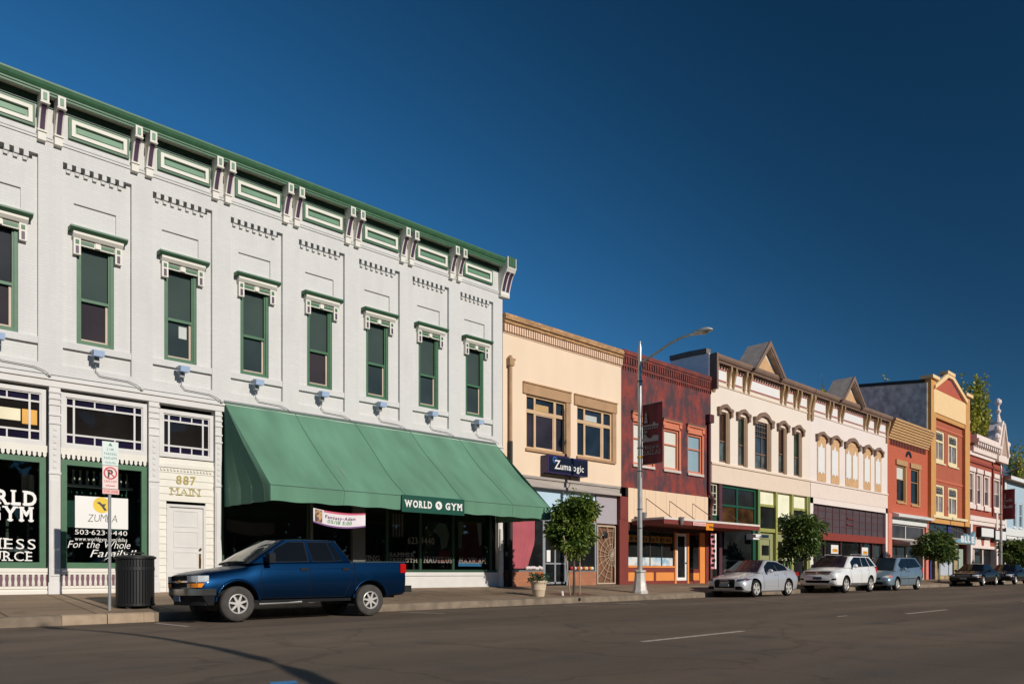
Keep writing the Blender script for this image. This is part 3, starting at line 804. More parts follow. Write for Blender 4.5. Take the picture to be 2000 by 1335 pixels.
for x in (11.0, 13.1, 15.2, 17.3):
    i0 = int((x - AX0) / (AX1 - AX0) * N); pts = [rows[j][i0] for j in range(len(rows))]
    mb.tube([(p[0], p[1] - .004, p[2] + .006) for p in pts], .007, 5)
mb.tube([(rows[K][i][0], rows[K][i][1] - .006, rows[K][i][2]) for i in range(0, N + 1, 4)], .009, 5)
mb.build('seam', M('canvas_seam', lin(84, 126, 104), .8), aw)
mb = MB().tube([(AX0, AY + .03, AZV), (AX1, AY + .03, AZV)], .02, 6)
for x in (AX0 + .05, 11.4, 13.9, 16.5, AX1 - .05): mb.tube([(x, FY - .05, 3.3), (x, AY + .05, AZV - .02)], .018, 6).tube([(x, FY - .05, AZT - .35), (x, AY + .05, AZV - .02)], .018, 6)
mb.build('awning_frame', grey, aw)
MB().box(AX0, AX1, FY - .045, FY - .0, AZT + .0, AZT + .05).build('awning_batten', grey, aw)
# sign on the valance
sx0, sx1 = X_(783, AY), X_(905, AY)
gs = thing('sign_board', 'dark green board with white slab lettering and a globe on the awning edge', 'sign', ((sx0 + sx1) / 2, AY - .03, 2.9))
zc = Z_(844, 986, AY)
Bx('board', M('sign_green', lin(12, 78, 62), 0.45), gs, sx0, sx1, AY - .05, AY - .025, zc - .25, zc + .24)
letters('lettering', 'WORLD', sx0 + .10, zc - .10, .20, AY - .0515, white, gs, width=.98, bold=.04, slab=True)
letters('lettering', 'GYM', sx1 - .74, zc - .10, .20, AY - .0515, white, gs, width=.66, bold=.04, slab=True)
gb = MB().lathe([(.125, AY - .053), (.125, AY - .0505)], (sx0 + sx1) / 2 + .17, zc, 20, axis='y').build('globe_emblem', white, gs)
MB().prism([((sx0 + sx1) / 2 + .17 + .07 * c, zc + .07 * s) for c, s in ((-.9, .5), (0, .9), (.2, .1), (.7, -.3), (0, -.9), (-.3, -.2))], 'y', AY - .0545, AY - .0532).build('map_shape', MATS['sign_green'], gs)
# banner under the valance
bx0, bx1 = X_(612, AY + .2), X_(714, AY + .2)
bn = thing('banner', 'white paper banner with purple border and lettering hung under the green awning', 'banner', ((bx0 + bx1) / 2, AY + .2, 2.3))
def strip(mat, name, parent, u0, u1, v0, v1, dy, z0=2.32, z1=2.70, n=16, wav=None):
    mb = MB()
    f = lambda u, v: (bx0 + (bx1 - bx0) * u, AY + .2 + dy + .02 * math.sin(u * 9), z0 + (z1 - z0) * v - .10 * math.sin(math.pi * u) * (1 - .4 * v) - .06 * u)
    for i in range(n):
        a = u0 + (u1 - u0) * i / n; b = u0 + (u1 - u0) * (i + 1) / n
        mb.face([f(a, v0), f(b, v0), f(b, v1), f(a, v1)])
    return mb.build(name, mat, parent), f
_, bf = strip(M('banner_paper', lin(236, 228, 232), 0.6), 'sheet', bn, 0, 1, 0, 1, 0)
strip(M('banner_purple', lin(128, 84, 140), 0.6), 'border', bn, .0, 1, 0, .10, -.003)
strip(M('banner_pink', lin(214, 90, 120), 0.6), 'top_border', bn, .2, 1, .88, 1, -.003)
strip(M('banner_picture', lin(90, 60, 70), 0.6, col2=lin(214, 170, 110), scale=9), 'picture', bn, .03, .17, .12, .95, -.003)
for t, c, u, v, h, wd in (('Fantasy-Adam', lin(90, 40, 90), .22, .52, .09, .58), ('05/18 5:00', lin(70, 150, 80), .26, .22, .10, .46)):
    V, F, W = text_mb(t, h, wd * (bx1 - bx0), bold=.02, shear=.15)
    mb = MB(); mb.add([(lambda q: (q[0], q[1] - .005, q[2] + p[1]))(bf(u + p[0] / (bx1 - bx0), v)) for p in V], F); mb.build('lettering', M('print' + t[:2], c, .6), bn, recalc=False)
# flag and posters inside the glass (against the inside of the pane)
yi = yg + .021
fx0, fx1 = X_(764, yi), X_(790, yi)
fl = thing('flag', 'red and white striped flag hung upright behind the gym window', 'flag', ((fx0 + fx1) / 2, yi, 2.1))
fz0, fz1 = Z_(777, 1048, yi), Z_(777, 1003, yi)
for nm, par, cc in (('red_stripes', 0, lin(150, 50, 55)), ('white_stripes', 1, lin(200, 195, 190))):
    mb = MB(); n = 9
    for k in range(n):
        if k % 2 == par: mb.box(fx0 + (fx1 - fx0) * k / n, fx0 + (fx1 - fx0) * (k + 1) / n, yi, yi + .004, fz0, fz1)
    mb.build(nm, M(nm, cc, .8), fl)
def poster(label, px0, px1, py0, py1, base, shapes):
    x0, x1 = X_(px0, yi), X_(px1, yi); pm = (px0 + px1) / 2; z1, z0 = Z_(pm, py0, yi), Z_(pm, py1, yi)
    o = thing('poster', label, 'poster', ((x0 + x1) / 2, yi, z0))
    Bx('sheet', base, o, x0, x1, yi, yi + .006, z0, z1)
    for i, (nm, cc, pts) in enumerate(shapes):
        MB().prism([(x0 + (x1 - x0) * u, z0 + (z1 - z0) * v) for u, v in pts], 'y', yi - .004 - .002 * i, yi - .001).build(nm, M(nm + '_print', cc, .6), o)
poster('dark blue and white poster with a red foot behind the gym window', 833, 880, 1018, 1098, M('poster_navy', lin(30, 42, 80), .6),
       [('white_shape', lin(190, 192, 190), [(.25, .75), (.5, .98), (.8, .95), (.95, .7), (.85, .4), (.6, .3), (.55, .6), (.4, .72)]), ('red_foot', lin(130, 40, 45), [(.35, .02), (.98, .02), (.98, .28), (.6, .33)])])
poster('red poster with white edges beside the dark blue poster in the gym window', 895, 941, 1018, 1105, M('poster_red', lin(165, 40, 48), .6),
       [('white_edge', lin(200, 200, 195), [(.0, .4), (.12, .4), (.22, .98), (.0, .98)]), ('blue_foot', lin(60, 130, 180), [(0, 0), (.98, 0), (.98, .08), (0, .1)]), ('white_side', lin(205, 205, 200), [(.78, .98), (.98, .98), (.98, .5), (.9, .45)])])

# floodlights under the upper windows
ord_ = ['first', 'second', 'third', 'fourth', 'fifth', 'sixth', 'seventh', 'eighth']
flm = M('floodlight_blue', lin(170, 192, 224), 0.4, var=.04)
flg = 'floodlights under the upper windows'
for i, d in enumerate(bays):
    bx = 5.62 + d
    o = thing('floodlight', 'pale blue box floodlight under the %s upper window from the left of the white building' % ord_[i], 'floodlight', (bx, FY - .05, 6.35), flg)
    MB().prism([(FY - .30, 6.30), (FY - .33, 6.44), (FY - .10, 6.48), (FY - .04, 6.32)], 'x', bx - .11, bx + .13).build('lamp_box', flm, o)
    MB().box(bx - .06, bx + .06, FY - .14, FY + .0, 6.18, 6.30).tube([(bx - .12, FY - .05, 6.44), (bx - .12, FY - .2, 6.40)], .02, 6).build('mounting', grey, o)
# ================================================================ the other street fronts
def shell(b, mat, x0, x1, zt, holes, zb=0.2, depth=0.2, back=22, name='wall', ground=None):
    """front wall with openings, side walls, back and roof; below `ground` the front is left for the shop front"""
    mb = MB(); zb2 = zb if ground is None else ground
    mb.wall(x0, x1, zb2, zt, FY, holes, depth)
    for x in (x0, x1): mb.face([(x, FY, zb), (x, FY + back, zb), (x, FY + back, zt), (x, FY, zt)])
    mb.face([(x0, FY + back, zb), (x1, FY + back, zb), (x1, FY + back, zt), (x0, FY + back, zt)])
    mb.face([(x0, FY + .35, zt - .25), (x1, FY + .35, zt - .25), (x1, FY + back, zt - .25), (x0, FY + back, zt - .25)])
    mb.face([(x0, FY, zt), (x1, FY, zt), (x1, FY + .35, zt), (x0, FY + .35, zt)]); mb.face([(x0, FY + .35, zt - .25), (x1, FY + .35, zt - .25), (x1, FY + .35, zt), (x0, FY + .35, zt)])
    if ground is not None: mb.face([(x0, FY, ground), (x1, FY, ground), (x1, FY + .5, ground), (x0, FY + .5, ground)])
    return mb.build(name, mat, b)
def sash(b, x0, x1, z0, z1, fm, pm, t=0.07, rail=0.45, dy=0.10, pm2=None, mull=0, sill=None, name='window', proud=0.0):
    y = FY + dy
    w_ = MB().frame(x0, x1, z0, z1, t, y - .06 - proud, y + .06)
    zr = z0 + (z1 - z0) * rail
    if rail: w_.box(x0 + t, x1 - t, y - .03, y + .05, zr - .03, zr + .03)
    for k in range(mull):
        x = x0 + (x1 - x0) * (k + 1) / (mull + 1); w_.box(x - .03, x + .03, y - .035, y + .05, z0 + t, z1 - t)
    w_ = w_.build(name, fm, b)
    if rail:
        MB().box(x0 + t, x1 - t, y + .02, y + .04, zr + .03, z1 - t).build('upper_pane', pm, w_); MB().box(x0 + t, x1 - t, y + .03, y + .05, z0 + t, zr - .03).build('lower_pane', pm2 or pm, w_)
    else: MB().box(x0 + t, x1 - t, y + .02, y + .04, z0 + t, z1 - t).build('pane', pm, w_)
    if sill: MB().box(x0 - .08, x1 + .08, FY - .09, FY + .08, z0 - .12, z0 - .003).build('sill', sill, w_)
    return w_
def bld(label, x): return thing('commercial_building', label, 'building', (x, FY, 0.45))
dim_in = M('shop_dark', (0.02, 0.02, 0.02), 0.8)
gsh = GL('shop_glass', (0.016, 0.018, 0.018), 0.03, var=.6)
gblue = GL('blue_glass', lin(38, 48, 60), .06, spec=.25, var=.35, scale=1.2)
gblind = GL('blind_glass', lin(228, 226, 214), 0.15, var=.06)
tan = M('tan_trim', lin(184, 146, 108), 0.65, var=.12)
tan_l = M('tan_frame', lin(214, 180, 140), 0.6, var=.1)

# ---------------- cream building with the dark blue sign
cx0, cx1 = 19.44, 26.46
b2 = bld('cream stuccoed two storey building with tan corbelled parapet and a box sign', 22.9)
cream = M('cream_stucco', lin(244, 219, 190), 0.8, var=.05, scale=.9, stretch=(1, 1, .4), bump=.15, bscale=30)
W1 = (20.66, 22.90, 5.76, 7.84); W2 = (23.58, 25.84, 5.76, 7.84)
shell(b2, cream, cx0, cx1, 9.98, [W1, W2], ground=4.72)
mb = MB()
tanb = BR('tan_brick', lin(192, 148, 102), var=.25, mortar=.6, blotch=.45, sscale=(1, 1, 2))
mb.box(cx0, cx1, FY - .06, FY + .3, 9.98, 10.30).box(cx0, cx1, FY - .12, FY + .3, 10.30, 10.42).box(cx0, cx1, FY - .18, FY + .32, 10.42, 10.56).box(cx0, cx1, FY - .14, FY + .3, 10.56, 10.64)
mb.build('parapet', tanb, b2)
mb = MB().box(cx0, cx1, FY - .03, FY - .001, 9.93, 10.0)
n = 56
for k in range(n):
    x = cx0 + (k + .5) * (cx1 - cx0) / n; mb.box(x - .036, x + .036, FY - .10, FY - .025, 9.99, 10.26)
mb.build('dentil_course', M('pinkish_trim', lin(240, 206, 178), .8), b2)
for i, (a, c, z0, z1) in enumerate((W1, W2)):
    y = FY + .12; t = MB().frame(a, c, z0, z1, .08, y - .07, y + .06)
    xa, xb = a + .52, c - .58; zt_ = z1 - .62
    t.box(xa - .05, xa + .05, y - .06, y + .05, z0 + .08, z1 - .08).box(xb - .07, xb + .07, y - .06, y + .05, z0 + .08, z1 - .08)
    t.box(a + .08, c - .08, y - .065, y + .05, zt_ - .07, zt_ + .07)
    t = t.build('window', tan_l, b2)
    mb = MB().box(xa + .05, xb - .07, y + .01, y + .03, z0 + .08, zt_ - .07).box(a + .08, xa - .05, y + .01, y + .03, z0 + .08, zt_ - .07).box(xb + .07, c - .08, y + .01, y + .03, z0 + .08, zt_ - .07)
    mb.build('pane', gblue if i else GL('plum_glass', lin(54, 46, 50), .06), t)
    mb = MB().box(a + .08, xa - .05, y + .01, y + .03, zt_ + .07, z1 - .08).box(xa + .05, xb - .07, y + .01, y + .03, zt_ + .07, z1 - .08).box(xb + .07, c - .08, y + .01, y + .03, zt_ + .07, z1 - .08)
    mb.build('top_pane', gblue, t)
    MB().box(xa + .12, xb - .3, y + .003, y + .009, zt_ + .1, z1 - .28).build('blind', M('blind_%d' % i, lin(200, 165, 112) if i == 0 else lin(196, 202, 200), .7), t)
    MB().frame(xa + .051, xb - .071, z0 + .081, zt_ - .071, .035, y - .04, y + .009).build('sash', M('pale_sash', lin(228, 198, 170), .6), t)
    MB().box(a - .2, c + .28, FY - .06, FY + .1, z1 + .003, z1 + .40).box(a - .2, c + .28, FY - .10, FY, z1 + .40, z1 + .45).box(c + .005, c + .26, FY - .03, FY + .08, z0, z1).build('lintel', tan, t)
    MB().box(a - .06, c + .2, FY - .08, FY + .1, z0 - .10, z0 - .003).build('sill', tan, t)
mb = MB().tube([(19.74, FY - .10, 9.1), (19.74, FY - .10, 5.9)], .07, 10).box(19.62, 19.86, FY - .2, FY - .02, 8.72, 9.0).tube([(19.62, FY - .1, 9.0), (19.95, FY - .12, 8.98)], .05, 8)
mb.build('drain_pipe', tan, b2)
MB().tube([(19.74, FY - .10, 5.9), (19.74, FY - .10, .44)], .085, 10).build('lower_drain_pipe', M('rusty_black_pipe', (.02, .017, .016), .7), b2)
gm = M('weathered_grey_wood', lin(176, 166, 158), .8, var=.15, scale=3, stretch=(.3, 1, 3))
mb = MB().box(cx0 + .0, cx1 - .15, FY - .10, FY + .2, 4.62, 4.719).box(cx0, cx1 - .15, FY - .05, FY + .2, 4.40, 4.62).box(cx0, cx1 - .15, FY - .14, FY + .2, 4.30, 4.40)
mb.build('shop_cornice', gm, b2)
y = FY + .14
alu = M('aluminium', lin(176, 180, 184), .4, .4)
Bx('transom_pane', GL('sky_reflection_paint', lin(196, 222, 240), .05, var=.05), b2, cx0 + .1, 24.88, y, y + .03, 3.10, 4.30)  # pale blue colour stands in for sky reflected in the transom
Bx('orange_reflection_patch', M('orange_reflection_patch', lin(214, 140, 70), .5), b2, 24.2, 24.86, y - .015, y - .002, 3.12, 3.95)  # reflection of an orange building, painted as a flat patch
Bx('grey_panel', M('lilac_grey_panel', lin(176, 168, 174), .6, var=.03), b2, 24.90, 26.26, y - .06, y + .03, 3.08, 4.30)
mb = MB().box(cx0 + .1, 24.92, y - .05, y + .05, 3.03, 3.10)
for x in (21.66, 23.03, 24.80): mb.box(x, x + .1, y - .06, y + .05, .45, 3.03)
mb.build('storefront_frame', alu, b2)
Bx('shop_pane', gsh, b2, cx0 + .1, 21.66, y, y + .02, 1.08, 3.03)
Bx('shop_pane', gsh, b2, 23.13, 24.80, y, y + .02, 1.08, 3.03)
brk = BR('red_brown_brick', lin(176, 116, 84), var=.12, mortar=.8, bw=.3, rh=.16)
mb = MB().box(cx0 + .3, 21.66, FY + .02, y + .1, .3, 1.03).box(23.13, 24.82, FY + .02, y + .1, .3, 1.03)
mb.build('stall_riser', brk, b2)
mb = MB().box(cx0 + .3, 21.68, FY - .0, y + .0, 1.031, 1.08).box(23.1, 24.84, FY - .0, y + .0, 1.031, 1.08); mb.build('riser_cap', grey, b2)
ds = MB().frame(21.765, 23.025, .47, 2.95, .07, y - .03, y + .04).box(22.36, 22.44, y - .03, y + .04, .54, 2.88).box(21.84, 22.95, y - .035, y + .03, 1.32, 1.38).box(21.765, 23.025, y - .03, y + .04, .475, .62).build('double_door', alu, b2)
Bx('pane', gsh, ds, 21.84, 22.95, y, y + .02, .62, 2.88)
Bx('notice', white, ds, 21.93, 22.14, y - .012, y - .002, 1.42, 1.88)
mb = MB(); n = 26; pr = []
for k in range(n + 1):
    u = k / n; pr.append((20.05 + 1.2 * u, y - .03 + .02 * math.sin(u * 34)))
for j in range(8):
    t0, t1 = j / 8, (j + 1) / 8
    wx = lambda u, t: (20.05 + 1.2 * u * (1 - .35 * max(0, t - .45) / .55) - .0, 0)
    for k in range(n):
        f = lambda u, t: (wx(u, t)[0], y - .025 + .018 * math.sin(u * 34), 3.0 - 1.85 * t)
        mb.face([f(k / n, t0), f((k + 1) / n, t0), f((k + 1) / n, t1), f(k / n, t1)])
mb.build('curtain', M('rose_curtain', lin(178, 88, 98), .8, var=.1), b2)
mb = MB(); rnd = random.Random(3)
for k in range(9): mb.ball((20.75 + .1 * k, y - .08, 1.15 + .05 * rnd.random()), .07, 8)
mb.build('white_flowers', M('white_petals', lin(235, 225, 225), .8), b2)
for nm, cc, off in (('red_toy', lin(190, 40, 50), 0), ('yellow_toy', lin(230, 190, 40), .12), ('white_toy', lin(225, 220, 215), .22)):
    mb = MB()
    for k in range(4): mb.ball((23.3 + .36 * k + off, y - .08, 1.17), .075, 8)
    mb.build(nm, M(nm, cc, .6), b2)
# iron web gate
gt = MB().frame(24.93, 26.16, .50, 3.0, .06, y - .08, y - .03)
cxw, czw = 25.95, 1.75
for k in range(18):
    a = 2 * math.pi * k / 18 + .1; ca, sa = math.cos(a), math.sin(a)
    tmax = 9
    if ca: tmax = min(tmax, ((26.11 if ca > 0 else 24.98) - cxw) / ca)
    if sa: tmax = min(tmax, ((2.95 if sa > 0 else .55) - czw) / sa)
    gt.tube([(cxw, y - .055, czw), (cxw + ca * tmax, y - .055, czw + sa * tmax)], .012, 5)
for rr in (.25, .5, .8, 1.1):
    pts = []
    for k in range(19):
        a = 2 * math.pi * k / 18 + .1; q = (cxw + rr * math.cos(a), czw + rr * math.sin(a) * .95)
        pts.append(q)
    for p, q in zip(pts[:-1], pts[1:]):
        if all(24.98 < e[0] < 26.11 and .55 < e[1] < 2.95 for e in (p, q)): gt.tube([(p[0], y - .055, p[1]), (q[0], y - .055, q[1])], .011, 5)
gt = gt.build('web_gate', M('pale_iron', lin(196, 176, 152), .5), b2)
MB().ball((25.5, y - .05, 2.6), .16, 10, (1, .3, 1)).build('spider', black, gt)
Bx('gate_backing', M('brown_door', lin(120, 82, 58), .7, var=.25), b2, 24.9, 26.2, y + .02, y + .06, .45, 3.08)
zs = thing('shop_sign', 'dark blue box sign with white serif lettering and a blue ring on the cream front', 'sign', (22.6, 20.8, 5.2))
sgb = M('sign_navy', lin(20, 24, 42), .35); sge = M('sign_purple_edge', lin(52, 40, 92), .4)
Bx('box', sge, zs, 21.44, 23.77, 20.58, 20.98, 4.87, 5.55)
Bx('face', sgb, zs, 21.50, 23.72, 20.565, 20.579, 4.92, 5.50)
letters('lettering', 'Z', 21.78, 5.04, .36, 20.562, white, zs, width=.34, bold=.01, slab=True)
letters('lettering', 'umalogic', 22.12, 5.04, .27, 20.562, white, zs, width=1.38, bold=.012)
mb = MB(); cxx, czz = 21.80, 5.38
for k in range(20):
    a, b_ = 2 * math.pi * k / 24, 2 * math.pi * (k + 1) / 24
    mb.face([(cxx + r_ * math.cos(q), 20.561, czz + r_ * math.sin(q)) for r_, q in ((.08, a), (.125, a), (.125, b_), (.08, b_))])
mb.build('ring', M('ring_blue', lin(50, 110, 190), .4), zs, recalc=False)
mb = MB().tube([(23.05, 20.9, 5.0), (23.1, 20.93, 4.6), (22.9, 20.95, 4.2)], .025, 6); mb.build('cable', black, zs)

# ---------------- dark red mottled building
rx0, rx1 = 26.465, 33.58
b3 = bld('dark red and purple mottled stucco building with orange shop front', 30)
mott = BR('mottled_red', lin(146, 60, 50), var=.12, mortar=.9, bump=.12, stain=lin(78, 54, 60), sfac=(.40, .58), sscale=(.8, .8, .45))
RW = [(27.30, 28.75, 5.80, 7.70), (29.60, 30.82, 5.80, 7.70), (31.56, 32.78, 5.80, 7.70)]
shell(b3, mott, rx0, rx1, 10.0, RW, ground=4.72)
redb = BR('red_parapet_brick', lin(142, 60, 50), var=.25, mortar=.55, stain=lin(92, 52, 50), sfac=(.4, .65), sscale=(1, 1, 1))
mb = MB().box(rx0, rx1, FY - .05, FY + .3, 10.0, 10.12).box(rx0, rx1, FY - .09, FY + .3, 10.42, 10.52).box(rx0, rx1, FY - .13, FY + .32, 10.52, 10.70)
n = 40
for k in range(n):
    x = rx0 + (k + .5) * (rx1 - rx0) / n; mb.box(x - .055, x + .055, FY - .08, FY + .1, 10.12, 10.42)
    mb.box(x + .02, x + .075, FY - .05, FY + .1, 9.88, 10.0)
mb.box(rx0, rx1, FY + .1, FY + .3, 10.12, 10.42)
mb.build('parapet', redb, b3)
salm = M('salmon_trim', lin(216, 128, 96), .65, var=.08)
for i, (a, c, z0, z1) in enumerate(RW):
    wn = sash(b3, a, c, z0, z1, salm, gblind if i < 2 else GL('pale_blue_curtain', lin(150, 176, 186), .15, var=.12), t=.10, rail=.62, sill=M('white_sill', lin(214, 200, 190), .7))
    MB().box(a - .05, c + .02, FY - .05, FY - .001, z1, z1 + .30).box(a - .14, c + .16, FY - .12, FY - .001, z1 + .30, z1 + .38).box(a - .14, a + .05, FY - .09, FY - .001, z1 + .1, z1 + .30).box(c - .05, c + .16, FY - .09, FY - .001, z1 + .1, z1 + .30).box(c + .004, c + .14, FY - .03, FY + .08, z0 - .1, z1 - .001).build('hood', salm, wn)
    MB().box(a - .16, c + .18, FY - .14, FY - .001, z1 + .381, z1 + .44).build('hood_cap', M('worn_brown_cap', lin(120, 92, 80), .8), wn)
mb = MB().tube([(33.3, FY - .1, 8.7), (33.3, FY - .1, 5.0), (33.42, FY - .25, 4.6), (33.42, FY - .1, 4.2), (33.42, FY - .1, .4)], .085, 10).box(33.1, 33.5, FY - .25, FY - .01, 8.4, 8.8)
mb.build('drain_pipe', M('maroon_pipe', lin(86, 44, 48), .6), b3)
fas = M('cream_boards', lin(238, 210, 178), .7, var=.04, scale=2, stretch=(3, 1, .2))
mb = MB()
k = 0; x = 26.9
while x < 33.25:
    mb.box(x, min(x + .40, 33.25), FY - .05 - .004 * (k % 2), FY + .1, 3.22, 4.72); x += .405; k += 1
mb.build('fascia', fas, b3)
mar = M('maroon_paint', lin(128, 56, 48), .6, var=.1)
mb = MB().box(26.27, 26.88, FY - .07, FY + .2, .3, 3.3).box(26.3, 26.85, FY - .09, FY + .2, 3.3, 4.3).box(26.95, 33.4, FY + .02, FY + .2, .3, .62).box(26.95, 30.55, FY + .02, FY + .2, 1.02, 1.22).box(28.9, 29.05, FY + .02, FY + .2, .62, 1.02).box(33.08, 33.5, FY - .04, FY + .2, .3, 3.1)
mb.build('pier', mar, b3)
org = M('orange_paint', lin(236, 150, 76), .55, var=.06)
mb = MB().box(26.95, 28.9, FY + .05, FY + .2, .62, 1.02).box(29.05, 30.55, FY + .05, FY + .2, .62, 1.02).box(26.95, 30.56, FY - .01, FY + .2, 1.22, 1.30).box(30.50, 30.64, FY + .0, FY + .2, .45, 2.9).box(31.55, 31.69, FY + .0, FY + .2, .45, 2.9).box(32.62, 33.07, FY + .0, FY + .2, .3, 2.95).box(31.7, 32.62, FY + .04, FY + .2, .45, 1.0)
mb.build('shop_frame', org, b3)
MB().box(31.72, 32.6, FY + .03, FY + .05, .98, 1.08).build('rail', mar, b3)
sw = MB()
for x in (26.95, 28.6, 29.5, 30.44): sw.box(x, x + .06, FY + .05, FY + .12, 1.30, 2.9)
sw = sw.box(27.02, 30.44, FY + .05, FY + .12, 2.84, 2.9).build('shop_window', M('thin_dark_frame', (.05, .045, .04), .5), b3)
Bx('pane', gsh, sw, 26.95, 30.5, FY + .09, FY + .11, 1.30, 2.9)
Bx('sign_band', M('yellow_band', lin(176, 128, 36), .6, var=.2), sw, 27.05, 30.4, FY + .078, FY + .088, 2.36, 2.66)
mb = MB(); rnd = random.Random(5); x = 27.2
while x < 30.2:
    w_ = rnd.uniform(.08, .22); mb.box(x, x + w_, FY + .070, FY + .0775, 2.42 + rnd.uniform(0, .03), 2.58 + rnd.uniform(-.03, .03)); x += w_ + rnd.uniform(.05, .16)
mb.build('worn_lettering', M('brown_print', lin(90, 52, 30), .6), sw)
Bx('reflection_band', M('blue_white_reflection', lin(150, 190, 214), .4, col2=lin(225, 228, 226), scale=2.5, c2=(.4, .55)), sw, 26.98, 30.42, FY + .07, FY + .085, 1.31, 1.68)  # light blue reflection painted as a band across the lower pane
wd = MB().frame(30.66, 31.52, .46, 2.86, .13, FY + .04, FY + .1, tb=.3).build('door', white, b3)
Bx('pane', gsh, wd, 30.79, 31.39, FY + .07, FY + .09, .76, 2.73)
MB().ball((31.44, FY + .02, 1.45), .04).build('handle', M('brass2', lin(140, 120, 80), .3, .8), wd)
w2_ = MB().frame(31.70, 32.61, 1.09, 2.88, .07, FY + .02, FY + .1).build('side_window', mar, b3)
Bx('pane', gsh, w2_, 31.77, 32.54, FY + .06, FY + .08, 1.16, 2.81)
MB().box(26.95, 33.07, FY + .03, FY + .2, 2.91, 3.22).build('shop_lintel', M('brown_lintel', lin(70, 38, 30), .7), b3)
# canopy over the pavement, reaching a little in front of the neighbour
CY, CX0, CX1 = 19.23, 27.13, 33.3
cnp = MB().box(CX0, CX1, CY, FY - .06, 3.08, 3.27).build('canopy', mar, b3)
MB().box(CX0 - .01, CX1, CY - .02, CY + .05, 3.27, 3.36).box(CX0 - .01, CX0 + .05, CY + .05, FY - .06, 3.27, 3.36).build('canopy_edge', M('white_edge_trim', lin(232, 222, 212), .5), cnp)
mb = MB()
for x in (28.2, 30.0, 31.9): mb.tube([(x, CY + .2, 3.3), (x, FY - .02, 4.35)], .018, 6)
mb.build('tie_rod', M('rusty_rod', lin(110, 84, 66), .7), cnp)
# copies on the neighbour's side belong to the neighbour's own canopy, below
hs_ = thing('hanging_sign', 'small orange square sign hanging at the canopy edge above the pavement', 'sign', (32.3, CY - .06, 3.0))
Bx('board', M('sign_orange', lin(238, 150, 30), .5), hs_, X_(1379, CY - .05), X_(1393, CY - .05), CY - .06, CY - .03, Z_(1386, 1035, CY), Z_(1386, 1022, CY))
mb = MB()
for k in range(3): mb.box(X_(1383 + 3 * k, CY), X_(1385.2 + 3 * k, CY), CY - .066, CY - .061, Z_(1386, 1031, CY), Z_(1386, 1026.5 + .4 * k, CY))
mb.build('dark_marks', M('dark_ink', (.03, .02, .02), .6), hs_)
pk = thing('canopy_sign', 'narrow pink and white sign fixed to the dark red canopy edge', 'sign', (31.1, CY - .05, 3.15))
Bx('board', M('pale_pink', lin(240, 206, 196), .5), pk, X_(1352, CY), X_(1377, CY), CY - .05, CY - .022, 3.09, 3.24)
mb = MB()
for k in range(8): mb.box(X_(1353.5 + 2.8 * k, CY), X_(1355.3 + 2.8 * k, CY), CY - .056, CY - .051, 3.125, 3.20)
mb.build('red_marks', M('sign_red', lin(220, 130, 130), .5), pk)
of = thing('flag', 'pink vertical flag with black lettering hanging beside the maroon downpipe', 'flag', (32.9, 19.8, 1.0))
fy = 19.8; fa, fb = X_(1389, fy), X_(1398, fy); fz1, fz0 = Z_(1393, 1040, fy), Z_(1393, 1110, fy)
mb = MB()
for k in range(10):
    z_a = fz0 + (fz1 - fz0) * k / 10; z_b = fz0 + (fz1 - fz0) * (k + 1) / 10
    mb.box(fa, fb, fy + .02 * math.sin(k), fy + .012 + .02 * math.sin(k), z_a, z_b)
mb.build('cloth', M('flag_pink', lin(232, 142, 152), .8), of)
MB().box(fb - (fb - fa) * .32, fb, fy - .030, fy - .024, fz0, fz1).build('white_edge', white, of)
mb = MB(); rnd = random.Random(2)
for i in range(7):
    zc = fz1 - (fz1 - fz0) * (.10 + .133 * i); xc = fa + (fb - fa) * (.25 + .2 * (i % 2))
    mb.prism([(xc - .09, zc - .05), (xc + .10, zc - .08), (xc + .15, zc + .03), (xc + .02, zc + .09), (xc - .1, zc + .05)], 'y', fy - .034, fy - .026)
mb.build('dark_marks', black, of)
MB().tube([(fb + .02, fy, fz0 - .6), (fb + .02, fy, fz1 + .1)], .02, 6).box(fb - .2, fb + .24, fy - .2, fy + .2, gz(33, fy), gz(33, fy) + .05).box(fb + .0, fb + .04, fy - .02, fy + .02, gz(33, fy), fz0 - .5).build('pole', black, of)

for px, t in ((1258, .62), (1331, .36)):
    X = X_(px, FY - .5 if px < 1300 else CY - .1); yy = FY - .5 if px < 1300 else CY - .1
    zt = Z_(px, 1000 if px < 1300 else 1009, yy)
    o = thing('hanging_lamp', 'tall grey tapering lamp at the left end of the dark red canopy' if px < 1300 else 'short grey tapering lamp on the front edge of the dark red canopy', 'lamp', (X, yy, zt), 'grey tapering lamps on the canopy')
    MB().lathe([(.02, zt - t), (.05, zt - t + .04), (.13, zt - .02), (.13, zt)], X, yy, 12).build('shade', grey, o)
